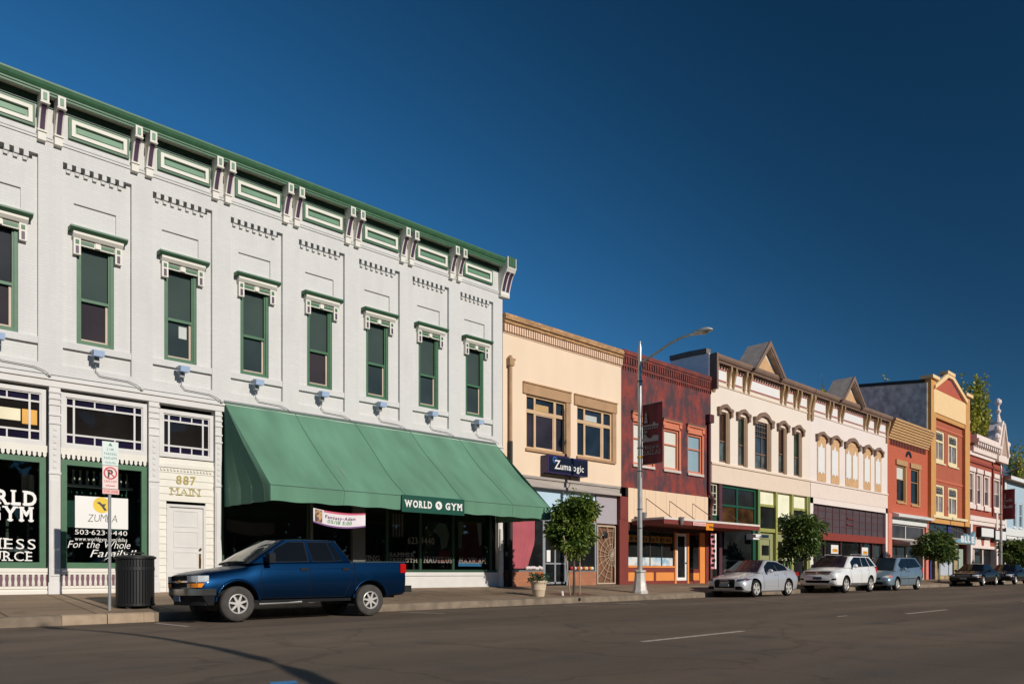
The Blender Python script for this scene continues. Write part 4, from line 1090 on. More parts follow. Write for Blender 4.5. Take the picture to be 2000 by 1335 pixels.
# ---------------- twin cream buildings with gabled cornices
brn = M('brown_trim', lin(132, 106, 90), .65, var=.12)
brk_g = M('gold_brown_bracket', lin(170, 138, 100), .65, var=.12)
redl = M('red_line', lin(176, 84, 74), .6)
rooft = M('grey_roof', lin(168, 154, 144), .8, var=.2, scale=3)
tanp = M('tan_board', lin(212, 170, 124), .7, var=.1)
def italianate(b, x0, x1, wallm, frm_m, wins, boarded, gx, pan, side=None, seed=0):
    holes = [(a, c, 6.60, 9.20, .16) for a, c in wins] if not boarded else []
    shell(b, wallm, x0, x1, 11.6, holes, ground=5.5)
    # cornice
    zc0 = 11.45
    MB().prism([(FY + .2, 11.90), (FY - .40, 11.86), (FY - .40, 11.72), (FY - .35, 11.62), (FY - .28, 11.58), (FY - .28, 11.50), (FY - .001, 11.50), (FY - .001, 11.601), (FY + .2, 11.601)], 'x', x0 + .02, x1 - .02).build('cornice', brn, b)
    mb = MB().box(x0, x1, FY - .04, FY - .001, 10.42, 10.52).box(x0, x1, FY - .03, FY - .001, 10.66, 10.70); mb.build('string_course', frm_m, b)
    mb = MB(); xx = x0 + .3
    while xx < x1 - .3: mb.box(xx, xx + .13, FY - .10, FY - .001, 11.34, 11.495); xx += .26
    mb.build('dentil_course', brn, b)
    xs = [x0 + .22] + [v for p in pan for v in (p - .24, p + .24)] + [x1 - .22]
    for i, x in enumerate(xs):
        end = i in (0, len(xs) - 1); w_ = .12 if end else .07
        lo = 10.05 if end else 10.45
        MB().prism([(FY - .001, 11.495), (FY - .27, 11.495), (FY - .27, 11.3), (FY - .2, 11.1), (FY - .13, 10.8), (FY - .09, lo + .1), (FY - .06, lo), (FY - .001, lo)], 'x', x - w_, x + w_).build('bracket', brk_g, b)
    pl_ = [x0 + .4] + list(pan) + [x1 - .4]
    for i in range(len(pl_) - 1):
        a, c = pl_[i] + (.45 if i else .1), pl_[i + 1] - (.45 if i < len(pl_) - 2 else .1)
        p_ = Bx('frieze_panel', white, b, a, c, FY - .03, FY - .001, 10.74, 11.24)
        MB().box(a - .03, c + .03, FY - .05, FY - .001, 11.241, 11.30).box(a - .03, c + .03, FY - .05, FY - .001, 10.685, 10.739).build('border', redl, p_)
    # gable: small roof running back from the cornice
    gl, gr, pk_, zb_ = gx[0], gx[1], (gx[0] + gx[1]) / 2 - .1, 11.86
    zp = 13.42; yf, yb_ = FY - .58, FY + .75
    th = .13
    MB().prism([(gl - .1, zb_ - .12), (pk_, zp), (gr + .1, zb_ - .12), (gr - .18, zb_ - .12), (pk_, zp - .34), (gl + .18, zb_ - .12)], 'y', yf, yb_).build('gable_roof', rooft, b)
    MB().prism([(gl - .13, zb_ - .15), (pk_, zp + .03), (gr + .13, zb_ - .15), (gr - .1, zb_ - .15), (pk_, zp - .27), (gl + .1, zb_ - .15)], 'y', yf - .05, yf - .002).build('gable_fascia', brn, b)
    g_ = MB().prism([(gl + .15, zb_ - .1), (pk_, zp - .36), (gr - .15, zb_ - .1)], 'y', FY - .25, FY - .15).build('gable_panel', wood_c, b)
    MB().prism([(gl + .5, zb_ + .02), (pk_, zp - .7), (gr - .5, zb_ + .02)], 'y', FY - .27, FY - .251).build('inset', tanp, g_)
    # windows
    for i, (a, c) in enumerate(wins):
        mid = i == 2; hz = 9.22
        if boarded:
            w_ = Bx('window', tanp, b, a, c, FY - .03, FY - .001, 6.55, 9.22)
            mb = MB(); hw = (c - a) / 2 if mid else (c - a)
            for q in range(2 if mid else 1):
                xm = a + hw * (q + .44)
                mb.prism([(xm, 6.95), (xm + hw * .14, 7.12), (xm + hw * .36, 7.02), (xm + hw * .36, 8.62), (xm + hw * .16, 8.58), (xm, 8.9), (xm - hw * .18, 8.58), (xm - hw * .38, 8.62), (xm - hw * .38, 7.02), (xm - hw * .16, 7.12)], 'y', FY - .05, FY - .031)
            mb.build('board', white, w_)
        else:
            gg = GL('bldg_glass%d' % (i % 3), [lin(86, 62, 46), lin(64, 78, 66), lin(58, 72, 82)][i % 3], .08, var=.4, scale=1.5)
            w_ = sash(b, a + .05, c - .02, 6.62, 9.15, brn, gg, t=.07, rail=.42 if not mid else .32, mull=1 if mid else 0, pm2=GL('curtain_glass', lin(92, 102, 102), .12, var=.45, scale=2.5))
            MB().box(c - .34 - .1 * mid, c + .06, FY - .03, FY + .14, 6.58, 9.2).box(c - .24, c - .20, FY - .045, FY - .031, 6.6, 9.15).build('side_trim', M('tan_grey', lin(150, 124, 100), .6), w_)
            if mid:
                mb = MB()
                for q in range(1, 6): mb.box(a + .1 + q * (c - a - .2) / 6 - .012, a + .1 + q * (c - a - .2) / 6 + .012, FY + .05, FY + .09, 8.35, 9.1)
                for q in range(3): mb.box(a + .12, c - .1, FY + .045, FY + .09, 8.35 + .27 * q, 8.38 + .27 * q)
                mb.build('muntins', brn, w_)
        r = (c - a) / 2 + .13; xm = (a + c) / 2; hh = .22 if not mid else .36
        q_ = r + .09
        up = [(-q_, 0), (-q_, .13), (-r * .72, .16), (-r * .45, hh * .85 + .06), (-r * .2, hh + .10), (0, hh + .13), (r * .2, hh + .10), (r * .45, hh * .85 + .06), (r * .72, .16), (q_, .13), (q_, 0)]
        dn = [(r * .62, 0), (r * .38, hh * .55), (0, hh * .72), (-r * .38, hh * .55), (-r * .62, 0)]
        h = MB().prism([(xm + u_, hz + v_) for u_, v_ in up + dn], 'y', FY - .17, FY - .001)
        h.box(xm - q_ + .02, xm - r * .78, FY - .15, FY - .001, hz - .26, hz - .001).box(xm + r * .78, xm + q_ - .02, FY - .15, FY - .001, hz - .26, hz - .001)
        h.build('hood', brn, w_)
        r = r * .95
        MB().prism([(xm + (r - .14) * math.cos(math.pi * k / 12), hz - .02 + (hh - .15) * math.sin(math.pi * k / 12)) for k in range(13)] + [(xm - r + .2, hz - .06), (xm + r - .2, hz - .06)], 'y', FY - .04, FY - .002).build('hood_panel', frm_m if not boarded else tanp, w_)
    MB().box(x0, x1, FY - .07, FY - .001, 6.42, 6.52).build('sill_course', frm_m, b)
    MB().box(x0 + .05, x1 - .05, FY - .04, FY - .001, 5.5, 6.38).build('fascia', frm_m, b)
b4 = bld('cream two storey building with weathered gabled cornice above a green shop and a lime shop', 39)
cr4 = M('cream_paint', lin(240, 226, 211), .75, var=.03, scale=.6); cr4b = M('cream_paint_deep', lin(234, 213, 192), .75, var=.03)
X4, X5 = 33.585, 44.35
italianate(b4, X4, X5, cr4, cr4b, [(34.36, 35.30), (36.18, 37.08), (37.92, 39.62), (40.52, 41.42), (42.34, 43.26)], False, (37.05, 40.15), (35.4, 36.95, 41.0, 42.6))
# white painted side wall rising above the dark red neighbour
def side_poly(b, X, pts, mat, name='side_wall', x2=.12, cop=None):
    q = []
    for px, py in pts:
        r = rat(px, py); k = X / r[0]; q.append((r[1] * k, CH + r[2] * k))
    mb = MB().prism([(FY + .02, 5.0), (FY + .02, q[0][1])] + q + [(q[-1][0], 5.0)], 'x', X - x2, X - .003)
    if cop: MB().prism([(y_, z_ + .02) for y_, z_ in q] + [(y_, z_ + .26) for y_, z_ in reversed(q)], 'x', X - x2 - .08, X + .2).build('coping', cop, b)
    return mb.build(name, mat, b)
side_poly(b4, X4, [(1384, 691), (1350, 697), (1312, 706)], cop=M('grey_coping', lin(120, 112, 104), .8), mat=M('white_side_boards', lin(250, 250, 250, 1), .7, var=.08, scale=2, stretch=(1, 1, 4)))
Bx('end_board', brn, b4, X4 - .1, X4 + .05, FY - .42, FY + .12, 10.1, 11.88)
# shop fronts under the fascia
y = FY + .16
dgr = M('shop_green', lin(22, 84, 62), .5, var=.1); pur = M('purple_column', lin(92, 52, 64), .5); lime = M('lime_paint', lin(160, 160, 88), .55, var=.06); lim2 = M('leaf_green_paint', lin(104, 134, 84), .55); pale = M('pale_lemon', lin(246, 244, 214), .6)
sf4 = MB()
for x in (34.6, 36.2, 38.05): sf4.box(x, x + .14, y - .06, y + .05, 3.3, 5.5)
sf4.box(34.6, 38.2, y - .05, y + .05, 4.4, 4.5).box(34.6, 38.2, y - .05, y + .05, 3.25, 3.4).box(34.6, 38.2, y - .05, y + .05, 5.35, 5.5).box(37.9, 38.2, y - .06, y + .05, .3, 3.3)
sf4 = sf4.build('storefront_frame', dgr, b4)
Bx('pane', GL('grey_shop_glass', lin(46, 46, 46), .08, var=.4), sf4, 34.7, 38.1, y, y + .02, 4.5, 5.35)
Bx('pane', GL('brown_shop_glass', lin(72, 50, 30), .08, var=.9, scale=.9), sf4, 34.7, 38.1, y, y + .02, 3.4, 4.4)
Bx('pane', gsh, sf4, 33.7, 37.9, y + .03, y + .05, .3, 3.25)
MB().box(34.35, 34.62, FY - .02, y + .06, .3, 5.5).build('column', pur, b4)
tr = MB().frame(33.72, 34.33, 3.9, 5.45, .05, y - .04, y + .04)
for k in range(4): tr.box(33.77, 34.28, y - .03, y + .03, 4.15 + .28 * k, 4.18 + .28 * k)
tr.box(34.0, 34.03, y - .03, y + .03, 3.95, 5.4)
tr = tr.build('side_window', pale, b4); Bx('pane', gsh, tr, 33.72, 34.33, y + .01, y + .03, 3.9, 5.45)
Bx('panel', dgr, b4, 33.66, 34.34, y - .03, y + .02, 3.2, 3.89)
cp4 = MB().box(33.31, 33.58 + 1.6, CY, FY - .04, 3.08, 3.27).build('canopy', mar, b4)
MB().box(33.31, 35.19, CY - .02, CY + .05, 3.27, 3.36).build('canopy_edge', MATS['white_edge_trim'], cp4)
MB().tube([(34.1, CY + .2, 3.3), (34.1, FY - .04, 4.35)], .018, 6).build('tie_rod', MATS['rusty_rod'], cp4)
mb = MB()
for x in (38.25, 40.2, 42.08, 43.98): mb.box(x, x + .22, FY - .02, y + .06, .3, 5.5)
mb.box(38.4, 44.0, FY + .02, y + .05, 3.22, 3.42); mb.box(38.45, 40.2, y - .06, y + .05, 4.62, 4.76); mb.box(42.3, 44.0, y - .06, y + .05, 4.62, 4.76)
mb.build('lime_frame', lime, b4)
MB().box(38.2, 38.38, FY - .04, FY - .021, .3, 5.5).box(44.15, 44.34, FY - .04, y, .3, 5.5).build('green_pilaster', lim2, b4)
mb = MB().box(38.47, 40.2, y - .02, y + .04, 4.76, 5.5).box(40.42, 42.08, y - .02, y + .04, 3.42, 5.5).box(42.3, 43.98, y - .02, y + .04, 4.76, 5.5)
mb.build('lemon_panel', pale, b4)
mb = MB().box(38.47, 40.2, y, y + .03, 3.42, 4.62).box(42.3, 43.98, y, y + .03, 3.42, 4.62); mb.build('upper_pane', gsh, b4)
sage = M('sage_boards', lin(150, 152, 108), .7, var=.08, scale=3, stretch=(6, 1, .3))
mb = MB().box(38.47, 42.3, y + .0, y + .06, .3, 3.22); mb.build('sage_wall', sage, b4); Bx('shop_pane', gsh, b4, 42.3, 43.98, y, y + .03, .3, 3.22)
dd = MB().frame(38.6, 39.9, .45, 2.95, .12, y - .04, y - .001).build('door_frame', MATS['sage_boards'], b4)
Bx('pane', gsh, dd, 38.95, 39.7, y - .03, y - .005, 1.95, 2.5)
mb = MB().box(40.6, 41.2, y - .03, y - .005, .9, 2.75).box(41.35, 41.9, y - .03, y - .005, .9, 2.75); mb.build('shop_pane', gsh, b4)
MB().box(40.5, 42.1, FY - .25, y - .031, 1.68, 1.82).build('shelf', pale, b4)
MB().tube([(40.9, FY - .1, .4), (41.0, FY - .1, 1.68)], .06, 6).tube([(41.9, FY - .1, .4), (41.7, FY - .1, 1.68)], .06, 6).build('shelf_leg', lim2, b4)
for i, (a, c, lb) in enumerate(((40.46, 41.15, 'left grey window air conditioner above the lime shop door'), (41.25, 41.95, 'right pale window air conditioner above the lime shop, beside the tree'))):
    o = thing('air_conditioner', lb, 'air conditioner', ((a + c) / 2, FY, 3.5), 'air conditioners on the lime shop front')
    Bx('case', M('ac_grey' if i == 0 else 'ac_pale', lin(150, 150, 132) if i == 0 else lin(196, 198, 196), .5), o, a, c, FY - .45, y - .021, 3.48, 4.05)
    mb = MB()
    for k in range(7): mb.box(a + .05, c - .05, FY - .465, FY - .451, 3.53 + .07 * k, 3.565 + .07 * k)
    mb.build('grille', M('ac_dark', lin(100, 100, 92), .5), o)
MB().tube([(35.6, CY + .3, 2.9), (35.6, CY + .3, 3.1)], .02, 6).box(35.0, 36.3, CY + .1, CY + .5, 2.75, 2.9).build('light_fitting', white, b4)
MB().box(37.2, 37.85, FY - .3, FY + .1, 2.75, 3.05).build('light_fitting', white, b4)

b5 = bld('pale pinkish two storey building with boarded arched windows and gabled cornice', 50)
cr5 = M('pink_white_paint', lin(240, 227, 219), .75, var=.03, scale=.6); cr5b = M('pink_white_deep', lin(238, 220, 208), .75, var=.03)
X6 = 56.25
italianate(b5, X5 + .005, X6, cr5, cr5b, [(45.3, 46.5), (47.2, 48.4), (49.3, 51.3), (52.15, 53.3), (54.0, 55.1)], True, (47.75, 51.0), (46.8, 48.5, 52.4, 54.2))
MB().box(X5 + .01, 44.78, FY - .02, FY + .2, .3, 5.5).box(55.9, X6, FY - .02, FY + .2, .3, 5.5).box(X5 + .01, X6, FY - .02, FY + .1, 5.15, 5.5).build('pier', cr5, b5)
plum = M('plum_panel', lin(82, 68, 72), .6, var=.15, scale=1.2); prl = M('plum_lines', lin(100, 50, 52), .6)
Bx('transom_panel', plum, b5, 44.78, 55.9, y, y + .05, 3.45, 5.15)
mb = MB()
for k in range(12): x = 44.78 + k * 1.01; mb.box(x - .03, x + .03, y - .03, y - .001, 3.45, 5.15)
for z in (3.9, 4.35, 4.8): mb.box(44.78, 55.9, y - .02, y - .001, z - .015, z + .015)
for z in (4.1, 4.5): mb.box(49.9, 51.0, y - .06, y - .031, z - .06, z + .06)
mb.build('transom_bars', prl, b5)
Bx('red_band', M('brick_red_paint', lin(140, 58, 46), .6, var=.08), b5, 44.78, 55.9, FY - .02, y + .05, 3.0, 3.45)
Bx('shop_pane', gsh, b5, 44.78, 55.9, y + .05, y + .08, .3, 3.0)
mb = MB()
for x in (44.85, 46.6, 48.9, 52.0, 53.9, 55.7): mb.box(x, x + .16, y - .04, y + .049, .3, 3.0)
mb.box(44.9, 48.9, y - .05, y + .049, .3, 1.0).box(52.1, 55.8, y - .05, y + .049, .3, 1.0); mb.build('shop_frame', M('dark_maroon', lin(70, 36, 34), .6), b5)
for i, (pa, pb, pt, pbm, lb) in enumerate(((1623, 1637, 1063, 1080, 'larger orange and white notice in the window behind the white car roof'), (1683, 1695, 1068, 1084, 'smaller orange and white notice in the window right of the larger one'))):
    yy = y + .04; a, c = X_(pa, yy), X_(pb, yy); z1 = Z_(pa, pt, yy); z0 = Z_(pa, pbm, yy)
    o = thing('notice', lb, 'notice', ((a + c) / 2, yy, z0), 'orange and white shop notices')
    Bx('sheet', white, o, a, c, yy - .008, yy, z0, z1); Bx('picture', M('orange_print', lin(226, 160, 50), .6, col2=lin(60, 44, 40), scale=3, c2=(.5, .62)), o, a + .2, c - .1, yy - .014, yy - .009, z0 + .1, z1 - .25)
# ---------------- salmon red building
X7 = 64.35
b6 = bld('salmon red brick building with ribbed tan cornice and two tan framed windows', 60)
sal = BR('salmon_brick', lin(198, 98, 68), var=.08, mortar=.92, blotch=.1)
W6 = [(57.95, 59.55, 6.10, 8.75), (60.72, 62.32, 6.05, 8.75)]
shell(b6, sal, X6 + .005, X7, 10.7, W6, ground=5.2)
mb = MB()
for k in range(8): mb.box(X6 + .02, X7 - .1, FY - .08 - .07 * k, FY + .2, 10.45 + .17 * k, 10.45 + .17 * k + (.155))
mb.build('cornice', M('ribbed_tan', lin(200, 158, 108), .7, var=.1), b6)
mb = MB()
n = 24
for k in range(n):
    x = X6 + .4 + k * (X7 - X6 - .9) / n; mb.box(x, x + .16, FY - .05, FY - .001, 10.05, 10.42)
mb.build('corbel_course', M('dark_salmon', lin(120, 62, 50), .8), b6)
for a, c, z0, z1 in W6:
    w_ = sash(b6, a, c, z0, z1, M('tan_olive', lin(172, 138, 92), .6), gblind if a < 59 else gsh, t=.12, rail=.62, pm2=gsh, sill=M('tan_sill', lin(200, 150, 104), .7))
    MB().box(a - .25, c + .3, FY - .10, FY - .001, z1 + .0, z1 + .36).box(c + .004, c + .26, FY - .04, FY + .05, z0, z1 - .001).build('lintel', M('tan_stone', lin(190, 150, 104), .7), w_)
MB().prism([(60.2 + .55 * math.cos(math.pi * k / 8), 9.5 + .45 * math.sin(math.pi * k / 8)) for k in range(9)] + [(60.2 + .3 * math.cos(math.pi * (8 - k) / 8), 9.5 + .22 * math.sin(math.pi * (8 - k) / 8)) for k in range(9)], 'y', FY - .06, FY - .001).build('emblem', black, b6)
MB().box(X6 + .05, 57.0, FY - .04, FY + .2, .3, 5.2).box(63.8, X7 - .02, FY - .04, FY + .2, .3, 5.2).build('pier', M('pink_pier', lin(224, 132, 110), .6), b6)
MB().prism([(FY - .001, 5.3), (FY - .5, 5.12), (FY - .5, 4.98), (FY - .001, 4.95)], 'x', 57.0, 64.2).box(57.0, 63.9, FY - .06, FY - .001, 4.5, 4.93).build('rolled_awning', M('white_canvas', lin(226, 228, 224), .6, var=.08, col2=lin(150, 180, 176), scale=.9, stretch=(1, 1, 4), c2=(.55, .75)), b6)
wt = MB().frame(57.0, 63.8, 3.4, 4.5, .1, y - .05, y + .05).box(59.9, 60.05, y - .05, y + .05, 3.5, 4.4).build('transom_window', M('white_frame', lin(214, 204, 196), .6), b6)
Bx('pane', GL('smoke_glass', lin(66, 58, 56), .08, var=.5), wt, 57.1, 63.7, y, y + .02, 3.5, 4.4)
MB().prism([(FY - .001, 3.38), (FY - 1.2, 3.12), (FY - 1.2, 2.95), (FY - .001, 3.1)], 'x', 57.1, 63.7).build('canopy', M('grey_canopy', lin(150, 140, 134), .6), b6)
Bx('shop_pane', gsh, b6, 57.0, 63.8, y + .05, y + .08, .3, 3.1)
MB().frame(57.0, 63.8, .4, 3.1, .14, y - .03, y + .049).box(60.2, 60.3, y - .03, y + .049, .5, 3.0).build('shop_frame', M('white_frame2', lin(220, 210, 204), .6), b6)
# ---------------- tall ochre building
X8 = 73.75
b7 = bld('tall three storey ochre and brick building with small pediment and slate grey side wall', 69)
och = M('ochre_paint', lin(214, 158, 90), .65, var=.06); crm7 = M('cream_panel', lin(248, 212, 158), .7, var=.03)
bk7 = BR('brick_orange', lin(184, 96, 68), var=.07, mortar=.9, blotch=.12)
W7 = [(65.75, 68.1, 9.75, 12.3), (69.0, 71.4, 9.75, 12.3), (65.75, 68.1, 5.55, 8.0), (69.0, 71.4, 5.55, 8.0)]
shell(b7, bk7, X7 + .005, X8, 15.3, W7, ground=5.35)
MB().box(X7 - .1, X7 + 1.0, FY - .25, FY + .3, 4.9, 16.0).box(72.5, X8, FY - .25, FY + .3, 4.9, 15.9).box(X7 + 1.0, 72.5, FY - .2, FY - .001, 13.15, 13.5).box(X7 + 1.0, 72.5, FY - .15, FY - .001, 4.9, 5.35).build('pilaster', och, b7)
MB().box(X7 - .3, X7 + 1.3, FY - .45, FY + .5, 16.0, 16.25).box(72.2, X8 + .2, FY - .45, FY + .5, 15.9, 16.15).build('pilaster_cap', crm7, b7)
Bx('cream_band', crm7, b7, X7 + .5, 72.6, FY - .26, FY - .001, 13.5, 15.3)
MB().prism([(65.3, 15.3), (68.4, 16.75), (72.2, 15.3)], 'y', FY - .2, FY + .4).build('pediment', M('pediment_brick', lin(190, 92, 66), .7), b7)
MB().prism([(64.8, 15.25), (64.8, 15.55), (67.7, 16.95), (69.1, 16.95), (72.7, 15.55), (72.7, 15.25), (68.9, 16.65), (67.9, 16.65)], 'y', FY - .4, FY - .201).box(67.5, 69.3, FY - .45, FY + .2, 16.9, 17.15).build('pediment_cornice', crm7, b7)
ivory = M('ivory_frame', lin(240, 222, 178), .6)
for i, (a, c, z0, z1) in enumerate(W7):
    w_ = sash(b7, a, c, z0, z1, ivory, GL('lilac_glass', lin(140, 132, 136), .1, var=.4, scale=1.5), t=.3, rail=0, sill=ivory)
    yy = FY + .1
    MB().box(a + .3, c - .3, yy - .05, yy + .015, z1 - .92, z1 - .75).box(a + .95, a + 1.1, yy - .045, yy + .015, z0 + .3, z1 - .92).build('rail', ivory, w_)
    mb = MB()
    for q in range(4):
        for s_ in range(2): mb.box(a + .36 + q * .42, a + .66 + q * .42, yy - .075, yy - .061, z1 - .26 - .32 * s_ - .12, z1 - .26 - .32 * s_ + .1)
    mb.build('small_panes', M('small_pane_dark', lin(96, 92, 84), .3), w_)
mb = MB().box(X7 + 1.0, 72.5, FY - .05, FY - .001, 12.45, 12.6).box(X7 + 1.0, 72.5, FY - .05, FY - .001, 8.25, 8.4); mb.build('string_course', M('brick_string', lin(206, 112, 80), .7), b7)
side_poly(b7, X7, [(1807, 748), (1760, 751), (1680, 757)], M('slate_render', lin(238, 232, 220), .85, col2=lin(172, 168, 160), scale=2.4, stretch=(1, 1, .8), c2=(.35, .7)), x2=.2, cop=black)
Bx('white_sill_course', ivory, b7, X7 + .3, 73.0, FY - .3, FY - .251, 5.3, 5.5)
Bx('transom_panel', GL('navy_glass', lin(50, 52, 62), .1, var=.5), b7, X7 + .2, X8 - .2, y, y + .05, 3.9, 4.9)
MB().box(69.3, 70.2, y - .06, y - .001, 3.7, 4.9).build('blue_panel', M('indigo_panel', lin(52, 52, 120), .6), b7)
sgl = MB()
for q in range(7): sgl.box(70.4 + q * .4, 70.45 + q * .4, y - .05, y - .001, 3.95, 4.85)
sgl.build('transom_bars', grey, b7)
stn = BR('stone_pier', lin(170, 150, 110), var=.3, mortar=.6, bw=.5, rh=.3)
MB().box(X7 + .1, X7 + .5, FY - .1, FY + .2, .3, 3.9).build('indigo_post', MATS['indigo_panel'], b7)
MB().box(65.6, 66.6, FY - .1, FY + .2, .3, 3.4).box(70.1, 71.0, FY - .1, FY + .2, .3, 3.4).box(66.6, 70.1, FY - .05, FY + .2, .3, .8).build('stone_base', stn, b7)
Bx('pale_board', M('pale_blue_board', lin(186, 196, 206), .6), b7, 66.7, 70.0, FY + .0, y + .1, .8, 2.6)
Bx('lintel', M('drab_lintel', lin(140, 128, 100), .7), b7, X7 + .5, X8, FY - .05, y + .1, 3.4, 3.9)
MB().box(66.6, 70.1, y + .1, y + .13, 2.6, 3.4).box(71.0, 72.2, y, y + .03, .3, 3.4).build('shop_pane', gsh, b7)
Bx('door', M('pale_green_door', lin(160, 176, 160), .6), b7, 72.2, 73.3, y, y + .05, .4, 3.0)
bs = thing('projecting_sign', 'weathered pale blue projecting sign with white block lettering high over the pavement', 'sign', (72.0, 19.5, 3.8))
sy = 19.4
pts = [(1866, 1058), (1905, 1063), (1905, 1037), (1899, 1048), (1889, 1042), (1884, 1049), (1872, 1052)]
MB().prism([(X_(a, sy), Z_(a, c, sy)) for a, c in pts], 'y', sy, sy + .25).build('board', M('worn_blue', lin(130, 172, 190), .6, var=.2), bs)
letters('lettering', 'BLUE', X_(1877, sy), Z_(1889, 1058, sy), .48, sy - .004, white, bs, width=X_(1903, sy) - X_(1877, sy), bold=.05)
MB().tube([(X_(1868, sy), sy + .12, Z_(1868, 1056, sy)), (X_(1880, sy), FY - .3, 4.2)], .05, 6).tube([(X_(1892, sy), sy + .12, Z_(1892, 1043, sy)), (X_(1892, sy), FY - .2, 4.6)], .05, 6).build('bracket', grey, bs)
# ---------------- brick building with ornate white corner gable
X9 = 84.6
b8 = bld('red brick building with white dentilled cornice and ornate white corner gable with finial', 79)
bk8 = BR('brick_red', lin(170, 82, 62), var=.06, mortar=.92, blotch=.1)
pinkw = M('pinkish_white', lin(244, 226, 216), .6, var=.05)
W8 = [(74.2, 75.35, 6.95, 9.75), (76.3, 77.5, 6.95, 9.75), (78.5, 79.8, 6.95, 9.75), (81.4, 83.3, 6.95, 9.75)]
shell(b8, bk8, X8 + .005, X9, 12.2, W8, ground=5.95)
MB().box(74.6, 81.6, FY - .3, FY + .3, 11.5, 12.0).box(74.6, 81.6, FY - .7, FY + .3, 12.35, 12.6).box(74.6, 81.6, FY - .55, FY + .3, 12.6, 12.95).box(X8 + .05, 81.6, FY - .15, FY - .001, 11.2, 11.5).build('cornice', pinkw, b8)
mb = MB()
for q in range(11): mb.box(74.8 + q * .62, 75.1 + q * .62, FY - .6, FY - .301, 12.02, 12.34)
mb.build('modillion', pinkw, b8)
MB().box(X8 + .02, 74.6, FY - .1, FY + .4, 12.2, 13.2).build('corner_pier', bk8, b8)
MB().lathe([(.3, 13.2), (.2, 13.5), (.35, 13.9), (.35, 14.1)], 74.2, FY + .2, 12).build('urn', pinkw, b8)
g8 = MB().prism([(81.5, 11.3), (81.5, 13.2), (82.0, 13.5), (82.2, 14.2), (82.9, 15.2), (83.2, 15.2), (84.0, 14.0), (84.3, 13.5), (85.0, 13.0), (85.0, 12.2), (84.6, 11.3)], 'y', FY - .45, FY + .6)
g8 = g8.build('corner_gable', pinkw, b8)
MB().prism([(82.2, 12.0), (83.1, 14.2), (84.1, 12.0)], 'y', FY - .5, FY - .451).build('inset', M('tan_inset', lin(190, 160, 140), .7), g8)
MB().prism([(81.9, 11.9), (83.1, 14.6), (84.3, 11.9), (84.6, 11.9), (83.1, 15.0), (81.6, 11.9)], 'y', FY - .6, FY - .501).build('raking_cornice', pinkw, g8)
MB().lathe([(.35, 15.1), (.2, 15.5), (.12, 15.9), (.26, 16.2), (.12, 16.4), (.1, 16.7), (.3, 16.95), (.28, 17.2), (.05, 17.4)], 83.05, FY, 12).build('finial', pinkw, g8)
MB().ball((85.0, FY - .2, 13.2), .35, 10).ball((85.1, FY - .2, 12.2), .3, 10).ball((81.7, FY - .2, 13.6), .35, 10).ball((82.1, FY - .2, 14.4), .3, 10).build('scroll', pinkw, g8)
for a, c, z0, z1 in W8:
    w_ = sash(b8, a, c, z0, z1, pinkw, GL('pale_grey_glass', lin(186, 176, 172), .12, var=.12), t=.16, rail=.5, pm2=GL('dusk_glass', lin(92, 88, 90), .1), proud=.1, mull=1 if c - a > 1.6 else 0)
    MB().box(a - .3, c + .3, FY - .2, FY - .001, z1 + .02, z1 + .4).box(a - .3, c + .3, FY - .2, FY - .001, z0 - .4, z0 - .02).box(c + .004, c + .3, FY - .12, FY + .02, z0, z1).build('surround', pinkw, w_)
mb = MB().box(81.0, 81.25, FY - .12, FY - .001, 6.2, 11.2).box(X8 + .01, X9, FY - .12, FY - .001, 10.6, 10.8); mb.build('pilaster', M('dark_brick', lin(150, 66, 50), .7), b8)
MB().box(X8 + .1, X9, FY - .25, FY + .2, 5.55, 5.95).box(X8 + .1, X9, FY - .15, FY + .2, 5.2, 5.55).box(X8 + .05, X8 + .6, FY - .3, FY + .2, .3, 5.2).box(81.4, 81.9, FY - .3, FY + .2, .3, 6.5).build('band_course', pinkw, b8)
Bx('fascia', bk8, b8, X8 + .6, X9, FY - .05, FY + .2, 3.4, 5.2)
MB().box(X8 + .6, 81.4, FY - .12, FY + .2, 3.15, 3.4).prism([(76.6 + .95 * math.cos(math.pi * k / 10), 3.4 + .85 * math.sin(math.pi * k / 10)) for k in range(11)], 'y', FY - .1, FY - .051).prism([(79.2 + .95 * math.cos(math.pi * k / 10), 3.4 + .85 * math.sin(math.pi * k / 10)) for k in range(11)], 'y', FY - .1, FY - .051).build('arch_trim', pinkw, b8)
mb = MB()
for x in (76.0, 78.6): mb.box(x, x + .25, y - .05, y + .05, .4, 3.15)
mb.build('mullion', pinkw, b8)
Bx('shop_pane', gsh, b8, X8 + .6, X9, y + .05, y + .08, .3, 3.4)
Bx('stall_riser', M('brown_riser', lin(120, 66, 50), .7), b8, X8 + .6, X9, FY, y + .05, .3, 1.0)
for i, (a, c, z0, z1, lb) in enumerate(((76.3, 79.9, 4.2, 4.95, 'wide blank white light box sign on the red brick front'), (80.5, 83.9, 4.05, 4.85, 'narrower blank white light box sign right of the wide one'))):
    yy = FY - .45; o = thing('light_box', lb, 'sign', ((a + c) / 2, yy, z0), 'white light box signs on the brick front')
    Bx('case', black, o, a - .15, c + .1, yy + .02, FY - .051, z0 - .12, z1 + .1); Bx('face', white, o, a, c, yy, yy + .019, z0, z1)
